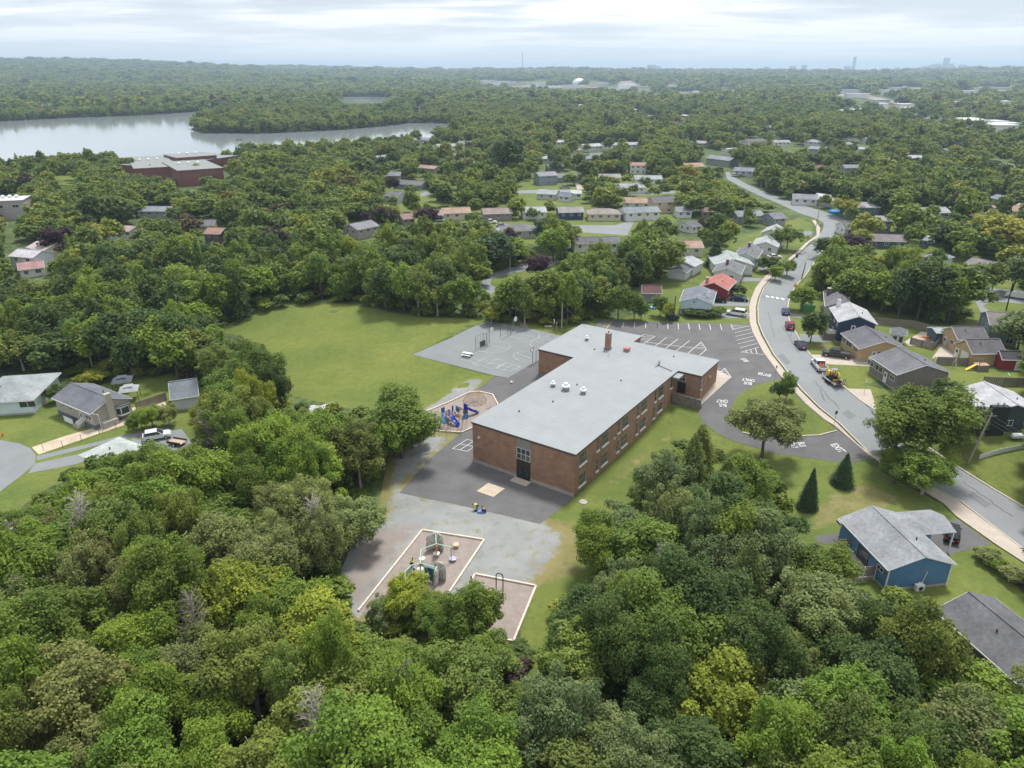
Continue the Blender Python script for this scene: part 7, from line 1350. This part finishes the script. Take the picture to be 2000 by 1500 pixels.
climb = dict(pelvis=(0, 0, .9), chest=(.12, 0, 1.28), neck=(.18, 0, 1.48), head=(.22, 0, 1.6), hl=(0, .11, .86), kl=(.26, .16, .6), al=(.12, .16, .18), tl=(.26, .16, .14), hr=(0, -.11, .86), kr=(.08, -.14, .46), ar=(0, -.14, .07), tr=(.15, -.14, .04), sl=(.14, .2, 1.33), el=(.38, .24, 1.35), wl=(.6, .2, 1.5), dl=(.66, .18, 1.55), sr=(.14, -.2, 1.33), er=(.38, -.22, 1.2), wr=(.6, -.16, 1.3), dr=(.66, -.14, 1.35))
zq = lambda x, y: (650 + x * .25, 950 + y * .25)
person(*zq(1130, 186), R(180), bend, 'worker in a yellow hi-vis top bending over at the edge of the dark asphalt', HIVIS, DARKC)
person(*zq(1190, 206), R(170), crouch, 'dark-clothed person crouching on the asphalt edge beside the bending worker', DARKC, DARKC)
tb = MB().box(-.55, .45, -.3, .3, 0, .32).build('tool_bag', plain('blue_bag', (.10, .22, .60), .7), None, G(*zq(1160, 204))); tag(tb, 'bright blue bag lying between the two workers on the asphalt', 'bag')
tb = MB().box(-.3, .3, -.12, .12, 0, .3).build('crate', plain('dark_crate', (.03, .06, .05), .7), None, G(*zq(1122, 196))); tag(tb, 'dark green crate at the feet of the bending worker', 'crate')
person(*zq(1078, 762), R(-50), sit, 'person in a yellow hi-vis vest sitting on the timber border of the square play area', HIVIS, DARKC)
person(*zb(440, 800), R(-10), climb, 'person in a yellow vest climbing on top of the green net', HIVIS, DARKC, .9)
person(*zb(640, 1370), R(-30), sit, 'child in dark top and pale trousers by the lower disc swing', DARKC, GREYC)
# ------------------------------------------------------------------ poles, signs, wires, small things
def upole(px, py, hh, label, arm=True, lamp=False, m_=None, lean=(0, 0), rz=0, dbl=False):
    p = G(px, py); e = empty('utility_pole' if not lamp else 'street_lamp', p, rz, label, 'utility pole' if not lamp else 'street lamp')
    MB().tube([(0, 0, -.3), (lean[0], lean[1], hh)], [.17, .11], 8).build('pole', m_ or M['pole'], e)
    if arm: MB().bar((lean[0] - 1.0, lean[1], hh - .5), (lean[0] + 1.0, lean[1], hh - .5), .1).build('crossarm', M['greytimber'], e); [MB().lathe([(.06, 0), (.07, .1), (.03, .18)], n=6).build('insulator', M['black'], e, (lean[0] + x, lean[1], hh - .44)) for x in (-.9, -.4, .4, .9)]
    if arm and dbl: MB().lathe([(.02, 0), (.24, .02), (.24, .8), (.02, .84)], n=10).build('transformer', M['metal'], e, (lean[0] + .35, lean[1], hh - 2.0))
    if lamp: MB().tube([(lean[0], lean[1], hh - .2), (lean[0] + .6, lean[1], hh + .15), (lean[0] + 1.4, lean[1], hh + .2)], .04, 5).build('lamp_arm', M['metal'], e); MB().box(lean[0] + 1.2, lean[0] + 1.9, lean[1] - .14, lean[1] + .14, hh + .12, hh + .26).build('lamp_head', M['metal'], e)
    return e.matrix_basis @ Vector((lean[0], lean[1], hh - .4))
pA = upole(1891, 904, 9.0, 'leaning wooden utility pole with wires in front of the charcoal house', True, lean=(1.6, .2), dbl=False)
pB = upole(1097, 641, 6.5, 'tall pale light pole behind the upper corner of the school roof', False, m_=M['pole'])
pC = upole(1565, 546, 5.2, 'thin dark pole at the right side of the street beyond the speed hump', False, m_=M['black'], lean=(.5, 0)); pD = upole(996, 531, 7.5, 'street lamp on a wooden pole at the street bend by the big maple', False, True)
pE = upole(1965, 606, 7.5, 'street lamp by the side street in front of the white van', False, True, M['black'], (.3, 0), R(180)); pF = upole(1486, 366, 9, 'utility pole where the upper street bends', True); pG = upole(1449, 443, 9, 'utility pole in the gardens left of the row houses')
pH = upole(1227, 560, 9.5, 'utility pole with transformer above the parking lot trees', True, dbl=True); pI = upole(158, 402, 9, 'utility pole in the left wood'); pJ = upole(272, 384, 11, 'utility pole near the brick school'); pK = upole(50, 1130, 9, 'utility pole with grey transformer among trees at the left edge', True, dbl=True)
pL = upole(1770, 478, 8.5, 'leaning pale pole beside the long dark bungalow', False, m_=M['pole'], lean=(1.6, 0)); pM = upole(1315, 628, 6.5, 'thin dark pole at the edge of the parking lot beside the pale blue house', False, m_=M['black']); pN = upole(1595, 440, 8, 'utility pole beside the street bend', True); pO = upole(1322, 480, 9, 'utility pole behind the broad olive tree')
pP = upole(505, 388, 8, 'short pale pole in the middle left wood', False); pQ = upole(500, 700 + 120, 7, 'x', False) if False else None
def wire(a, b, sag, lb, n=14, r_=.022):
    a, b = Vector(a), Vector(b); pts_ = [a.lerp(b, k / n) - a - Vector((0, 0, sag * 4 * (k / n) * (1 - k / n))) for k in range(n + 1)]; o = MB().tube(pts_, r_, 3).build('overhead_wire', M['wire'], None, a); tag(o, lb, 'wire')
for dz, g in ((0, 'upper'), (-.7, 'middle'), (-1.3, 'lower')):
    wire(pA + Vector((0, 0, dz)), G(2150, 1010) + Vector((0, 0, 8 + dz)), .8, '%s wire running from the leaning pole to the right edge' % g)
    wire(pA + Vector((0, 0, dz)), G(1650, 960) + Vector((0, 0, 6.5 + dz)), .9, '%s wire running from the leaning pole into the huge tree' % g) if dz > -1 else None
    wire(pI + Vector((0, 0, dz)), pJ + Vector((0, 0, dz)), 1.0, '%s wire between the two poles in the left wood' % g, r_=.05); wire(pJ + Vector((0, 0, dz)), G(430, 372) + Vector((0, 0, 10 + dz)), 1.2, '%s wire from the pole near the brick school into the wood' % g, r_=.05); wire(G(-60, 425) + Vector((0, 0, 9 + dz)), pI + Vector((0, 0, dz)), 1.5, '%s wire at the left edge of the wood' % g, r_=.05)
wire(pB, GZ(1146, 640, 7.7), .3, 'thin wire from the pale light pole to the school roof', r_=.03); wire(pB, pH, 1.5, 'thin wire from the pale light pole to the pole with transformer', r_=.03)
def sign(px, py, hh, m_, label, w_=.5, sh='diamond', rz=0):
    e = empty('street_sign', G(px, py), rz, label, 'sign'); MB().tube([(0, 0, -.1), (0, 0, hh)], .04, 6).build('post', M['metal'], e)
    pts_ = [(-w_, 0), (0, -w_), (w_, 0), (0, w_)] if sh == 'diamond' else [(-w_ * .6, -w_), (w_ * .6, -w_), (w_ * .6, w_), (-w_ * .6, w_)]
    MB().add([(x, y_, z + hh - .3) for y_ in (-.06, -.03) for x, z in pts_], [(0, 1, 2, 3), (7, 6, 5, 4)] + [(i, i + 4, (i + 1) % 4 + 4, (i + 1) % 4) for i in range(4)]).build('sign_face', m_, e)
sign(1551, 572, 2.4, plain('sign_yellow', (.7, .33, .02), .5), 'yellow diamond warning sign at the right kerb above the speed hump', .6)
sign(1628, 833, 3.1, plain('sign_dark', (.06, .08, .09)), 'small dark sign on a tall post at the sidewalk beside the exit lane', .35, 'rect')
sign(1688, 766, 2.6, M['white'], 'white sign on a post at the pale driveway of the grey bungalow', .3, 'rect'); sign(1505, 790, 8.0, M['pole'], 'tall thin flagpole on the drive island', .25, 'rect'); sign(1545, 655, 2.2, M['metal'], 'small metal sign at the kerb by the street tree', .25, 'rect')
fh = empty('fire_hydrant', G(1864, 900), 0, 'red-orange fire hydrant on the grass beside the leaning pole', 'fire hydrant'); MB().lathe([(.2, 0), (.2, .08), (.13, .1), (.13, .6), (.19, .62), (.17, .74), (.05, .84)], n=12).build('body', plain('hydrant_red', (.55, .10, .03), .4), fh)
for s in (-1, 1): MB().tube([(0, 0, .45), (s * .26, 0, .45)], .08, 8).build('outlet', plain('hydrant_red', (.55, .1, .03)), fh)
fh = empty('fire_hydrant', G(6, 853), 0, 'small orange hydrant on the lawn at the left edge', 'fire hydrant'); MB().lathe([(.2, 0), (.2, .08), (.13, .1), (.13, .6), (.19, .62), (.05, .84)], n=10).build('body', plain('hydrant_red', (.55, .10, .03), .4), fh)
def fence(label, pts_, hh, m_, board=.28, cat='fence', nm='board_fence', gap=.03, limit=280, post=2.4):
    P = [G(*p) if isinstance(p, tuple) else p for p in pts_]; e = empty(nm, P[0], 0, label, cat); o = P[0]
    me = {}
    for a, b in zip(P[:-1], P[1:]):
        L = (b - a).length; n = max(1, int(L / board)); an = math.atan2((b - a).y, (b - a).x); q = MB().box(0, board - gap, -.02, .02, .05, hh).mesh('board', m_)
        for k in range(n): c = a.lerp(b, k / n); put('board', q, e, Vector((c.x, c.y, h(c.x, c.y))) - o + Vector((0, 0, random.uniform(-.02, .03))), an)
        for k in range(int(L / post) + 1): c = a.lerp(b, min(1, k * post / L)); MB().box(-.07, .07, -.10, -.025, -.2, hh + .08).build('post', m_, e, Vector((c.x, c.y, h(c.x, c.y))) - o, an)
        MB().bar(a - o + Vector((0, 0, hh - .3)), b - o + Vector((0, 0, hh - .3)), .06).build('rail', m_, e)
    return e
fence('weathered wooden fence along the sandy driveway beside the beige bungalow', [(267, 803), (327, 782)], 1.8, M['greytimber'])
fence('dark wooden fence behind the navy house and the tan bungalow', [(1706, 634), (1780, 640), (1868, 662)], 1.8, M['greytimber'], .4)
fence('dark wooden fence behind the grey bungalow facing the play lawn', [(1828, 712), (1880, 714), (1958, 712)], 1.7, M['greytimber'], .4)
fence('long grey fence behind the charcoal house at the right edge', [(1918, 752), (1960, 754), (2015, 755)], 1.8, M['greytimber'], .4); fence('dark plank fence round the paved yard with the orange pile', [(1777, 672), (1822, 684), (1838, 668)], 1.6, M['greytimber'], .4)
fence('low white fence on the lawn beside the leaning pole', [(1912, 897), (1950, 886), (2010, 874)], .9, M['white'], .8, gap=.02)
cn = empty('wire_fence', G(85, 880), 0, 'rusty wire fence beside the sandy driveway on the left', 'fence'); P = [G(87, 882), G(125, 876), G(162, 864), G(197, 850), G(230, 840)]; o = P[0]
for p in P: MB().tube([p - o, p - o + Vector((0, 0, 1.4))], .04, 5).build('post', M['brown'], cn)
mb = MB(); [mb.tube([a - o + Vector((0, 0, z)), b - o + Vector((0, 0, z))], .012, 3) for a, b in zip(P[:-1], P[1:]) for z in (.3, .6, .9, 1.2, 1.38)]; mb.build('wires', M['wire'], cn)['kind'] = 'stuff'
def gazebo(px, py, s, roofc, lb):
    e = empty('gazebo', G(px, py), R(20), lb, 'gazebo')
    for x in (-s, s):
        for y in (-s, s): MB().box(x - .05, x + .05, y - .05, y + .05, 0, 2.3).build('post', M['black'], e)
    rm = shingle(roofc); MB().lathe([(s * 1.55, 2.25), (s * .62, 2.9), (s * .62, 2.82)], n=4).build('roof', rm, e).rotation_euler = (0, 0, R(45)); MB().lathe([(s * .75, 3.0), (.05, 3.35)], n=4).build('vent_roof', rm, e).rotation_euler = (0, 0, R(45))
gazebo(243, 762, 1.7, (.08, .09, .11), 'dark-roofed garden gazebo behind the beige bungalow, the farther one'); gazebo(256, 780, 1.6, (.30, .32, .33), 'pale-roofed garden gazebo behind the beige bungalow, the nearer one')
# play lawn on the right
ss = empty('swing_frame', G(1842, 718), R(-4), 'wooden swing frame on the lawn behind the grey bungalow', 'swing frame'); MB().bar((-2.2, 0, 2.3), (2.2, 0, 2.3), .12).build('beam', M['greytimber'], ss)
for x in (-2.1, 2.1): MB().bar((x, 0, 2.3), (x, -.8, 0), .1).build('leg', M['timber'], ss); MB().bar((x, 0, 2.3), (x, .8, 0), .1).build('leg', M['timber'], ss)
pf = empty('play_fort', G(1914, 722), R(5), 'small wooden play fort with yellow slide on the right-hand lawn', 'play equipment'); MB().box(-1.2, 1.2, -.9, .9, .0, 1.2).build('base', M['greytimber'], pf); MB().box(-1.25, 1.25, -.95, .95, 1.2, 1.3).build('deck', mat('fort_deck', (.4, .27, .2)), pf)
for x in (-1.1, 1.1):
    for y in (-.8, .8): MB().box(x - .05, x + .05, y - .05, y + .05, 1.3, 2.2).build('post', M['greytimber'], pf)
for y in (-.8, .8): MB().box(-1.1, 1.1, y - .03, y + .03, 1.9, 2.05).build('rail', M['greytimber'], pf)
MB().add([(-1.2, -.35, 1.3), (-1.2, .25, 1.3), (-3.2, .25, .15), (-3.2, -.35, .15), (-1.2, -.35, 1.22), (-1.2, .25, 1.22), (-3.2, .25, .05), (-3.2, -.35, .05)], [(0, 1, 2, 3), (7, 6, 5, 4), (0, 3, 7, 4), (1, 5, 6, 2), (2, 6, 7, 3), (0, 4, 5, 1)]).build('slide', plain('slide_yellow', (.75, .50, .08), .3), pf)
gn = empty('goal_net', G(1967, 744), R(70), 'small pale green goal frame on the lawn by the long grey fence', 'goal'); MB().tube([(-1, 0, 0), (-1, 0, 1.4), (1, 0, 1.4), (1, 0, 0)], .05).build('frame', plain('goal_green', (.35, .6, .5)), gn)
# paved yard with orange pile
drape('paved_yard', [[(1766, 668), (1800, 648), (1845, 655), (1862, 668), (1868, 690), (1868, 700), (1820, 700), (1838, 676), (1776, 676)]], M['walk'], .05, 3)
for k in range(9):
    o = MB().box(-1.2, 1.2, -.12, .12, 0, .09).build('timber_plank', mat('orange_plank', (.50, .22, .10), .8, .2, 2), None, G(1812 + random.uniform(-10, 10), 664 + random.uniform(-3, 3)) + Vector((0, 0, .12 + .1 * k)), random.uniform(-.5, .5)); tag(o, 'orange-brown plank in the pile behind the plank fence', 'plank', 'orange-brown planks piled in the paved yard')
def simple(nm, lb, cat, mb, m_, px, py, rz=0, dz=0): o = mb.build(nm, m_, None, G(px, py, dz), rz); tag(o, lb, cat); return o
simple('pool', 'round bright blue paddling pool showing between trees at the bottom right', 'pool', MB().lathe([(2.3, 0), (2.4, .9), (2.2, .9), (2.2, .75), (.1, .75)], n=24), mat('pool_blue', (.03, .25, .60), .2), 1795, 1470); simple('pool', 'small bright blue pool at the foot of the yellow-green willow', 'pool', MB().lathe([(3.0, 0), (3.0, 1.0), (.1, 1.0)], n=20), mat('pool_blue', (.03, .25, .60), .2), 1632, 416)
simple('pool', 'blue round cover lying in the garden behind the parking verge', 'pool', MB().lathe([(.9, 0), (.9, .35), (.1, .5)], n=16), mat('pool_pale', (.2, .42, .62), .4), 1275, 602); simple('boat', 'tiny dark boat on the lake', 'boat', MB().side([(-3, .3), (3, .3), (2.2, -.3), (-2.4, -.3)], -1, 1), M['black'], 467, 273, .2, .6)
simple('garden_trailer', 'dark covered cart on the verge above the parking lines', 'trailer', MB().side([(-1.6, .4), (-1.7, 1.1), (-1.1, 1.4), (1.2, 1.4), (1.6, 1.0), (1.5, .4)], -.8, .8), M['black'], 1313, 625)
simple('dumpster', 'green waste container behind the street tree', 'dumpster', MB().side([(-1.4, 0), (-1.7, 1.5), (1.7, 1.5), (1.4, 0)], -1, 1), plain('skip_green', (.08, .28, .09), .6), 1576, 606); 
for k, (px, py) in enumerate(((1510, 540), (1530, 522), (1556, 503), (1521, 531))): simple('waste_bin', 'dark wheeled bin standing on the sidewalk, number from the speed hump going up'.replace('number', ('third', 'fourth', 'fifth', 'second')[k]) if False else ('dark bin on the sidewalk beside the small light green street tree', 'dark bin on the sidewalk opposite the pale green-grey house', 'dark bin farthest up the sidewalk', 'pale-lidded bin on the sidewalk by the verge trees')[k], 'bin', MB().side([(-.28, 0), (-.34, 1.0), (-.36, 1.08), (.36, 1.08), (.34, 1.0), (.28, 0)], -.3, .3), M['black'], px, py)
# boulders in the clearing, flower bushes by the blue bungalow
for k in range(16):
    bm = bmesh.new(); bmesh.ops.create_icosphere(bm, subdivisions=2, radius=1); s = random.uniform(.5, 1.1)
    for v in bm.verts: v.co *= s * (1 + .25 * math.sin(v.co.x * 5 + k) * math.sin(v.co.y * 4 + v.co.z * 6)); v.co.z *= .6
    me = bpy.data.meshes.new('boulder'); bm.to_mesh(me); bm.free(); me.materials.append(M['stone']); o = put('boulder', me, None, G(630 + random.uniform(-22, 24), 797 + random.uniform(-7, 8))); tag(o, 'pale boulder in the rock pile below the school field', 'boulder', 'pale boulders piled at the lower edge of the school field')
for px, py, s, t_, lb in ((1915, 1085, 1.0, 'pale green', 'small leafy shrub nearest the drive in the flower bed'), (1928, 1100, 1.5, 'silver-green', 'round white-flowered shrub in the bed, the upper of two'), (1952, 1118, 1.3, 'fresh green', 'green shrub between the two white-flowered shrubs'), (1976, 1136, 1.6, 'silver-green', 'round white-flowered shrub in the bed, the lower of two')):
    tree(G(px, py), s * 1.3, s * 1.1, 'round', t_, lb, name='shrub', cat='shrub', lod='m')
for px, py, s, lb in ((1345, 618, 1.6, 'left'), (1366, 619, 1.7, 'middle'), (1386, 620, 1.5, 'right')): tree(G(px, py), s * 1.2, s * 1.4, 'round', 'dark green', '%s one of the three dark hedge shrubs below the pale blue gable' % lb, name='shrub', cat='shrub', lod='m')
tree(G(1403, 618), 2.4, 1.7, 'round', 'fresh green', 'light green shrub left of the white minivan', name='shrub', cat='shrub', lod='m')
drape('flower_bed', [[(1940, 1095), (1952, 1093), (2010, 1145), (2000, 1160)]], mat('dark_mulch', (.05, .04, .035), .95), .05, 2)
simple('litter', 'white paper scraps lying at the foot of the school front wall', 'litter', MB().box(-.7, .6, -.2, .2, 0, .05).box(-.2, .9, .1, .35, .02, .08).box(-.9, -.3, .12, .3, .03, .07), M['white'], 1036, 941, -.5); simple('cover', 'round concrete manhole cover in the grass beside the school', 'manhole cover', MB().lathe([(.65, 0), (.65, .12), (.5, .14)], n=14), M['concrete'], 1139, 981)
simple('stone_slab', 'pale stone slab on the grass beside the light pole', 'stone', MB().box(-.9, .9, -.3, .3, 0, .3), M['stone'], 1071, 638); simple('ball', 'white ball lying on the dark paving beside the court', 'ball', MB().lathe([(.05, 0), (.25, .12), (.3, .3), (.2, .5), (.03, .58)], n=10), M['white'], 999, 749)
for k, (px, py) in enumerate(((709, 1050), (712, 1046), (716, 1054))): simple('log', 'pale driftwood log on the gravel edge, %s' % ('longest one', 'thin one leaning', 'short one')[k], 'log', MB().tube([(-1.2 + .3 * k, 0, .12), (1.0, .3 * k, .2)], [.09, .06], 5), M['birchbark'], px, py, .6 + k * .8)
# labels of look-alikes: which one of its group, counted from the left of the photo
ORD = 'first second third fourth fifth sixth seventh eighth ninth tenth eleventh twelfth thirteenth fourteenth fifteenth sixteenth seventeenth eighteenth nineteenth twentieth twenty-first twenty-second twenty-third twenty-fourth twenty-fifth twenty-sixth twenty-seventh twenty-eighth twenty-ninth thirtieth'.split()
GR = {}
bpy.context.view_layer.update()
for o in bpy.data.objects:
    if o.get('group') and o.get('category') and not o.parent: GR.setdefault((o['group'], o['label']), []).append(o)
for (g_, lb), os_ in GR.items():
    if 1 < len(os_) <= 30:
        os_.sort(key=lambda o: PX(*o.matrix_world.translation)[0])
        for k, o in enumerate(os_): o['label'] = lb + (', leftmost' if k == 0 else ', rightmost' if k == len(os_) - 1 else ', %s from left' % ORD[k])
for o in bpy.data.objects:
    if o.get('label') and len(o['label'].split()) > 16: print('LONG', o['label'])
# ------------------------------------------------------------------ the air
hz_ = MB().box(-15500, 15500, -880, 14500, -3, 200).mesh('haze'); vm = bpy.data.materials.new('haze_air'); vm.use_nodes = True; vn = vm.node_tree.nodes; vn.clear(); vo = vn.new('ShaderNodeOutputMaterial'); pv = vn.new('ShaderNodeVolumePrincipled')
pv.inputs['Color'].default_value = (.62, .80, 1.0, 1); pv.inputs['Density'].default_value = HAZE; pv.inputs['Anisotropy'].default_value = .3; vm.node_tree.links.new(pv.outputs[0], vo.inputs['Volume']); hz_.materials.append(vm); put('haze', hz_)['kind'] = 'stuff'
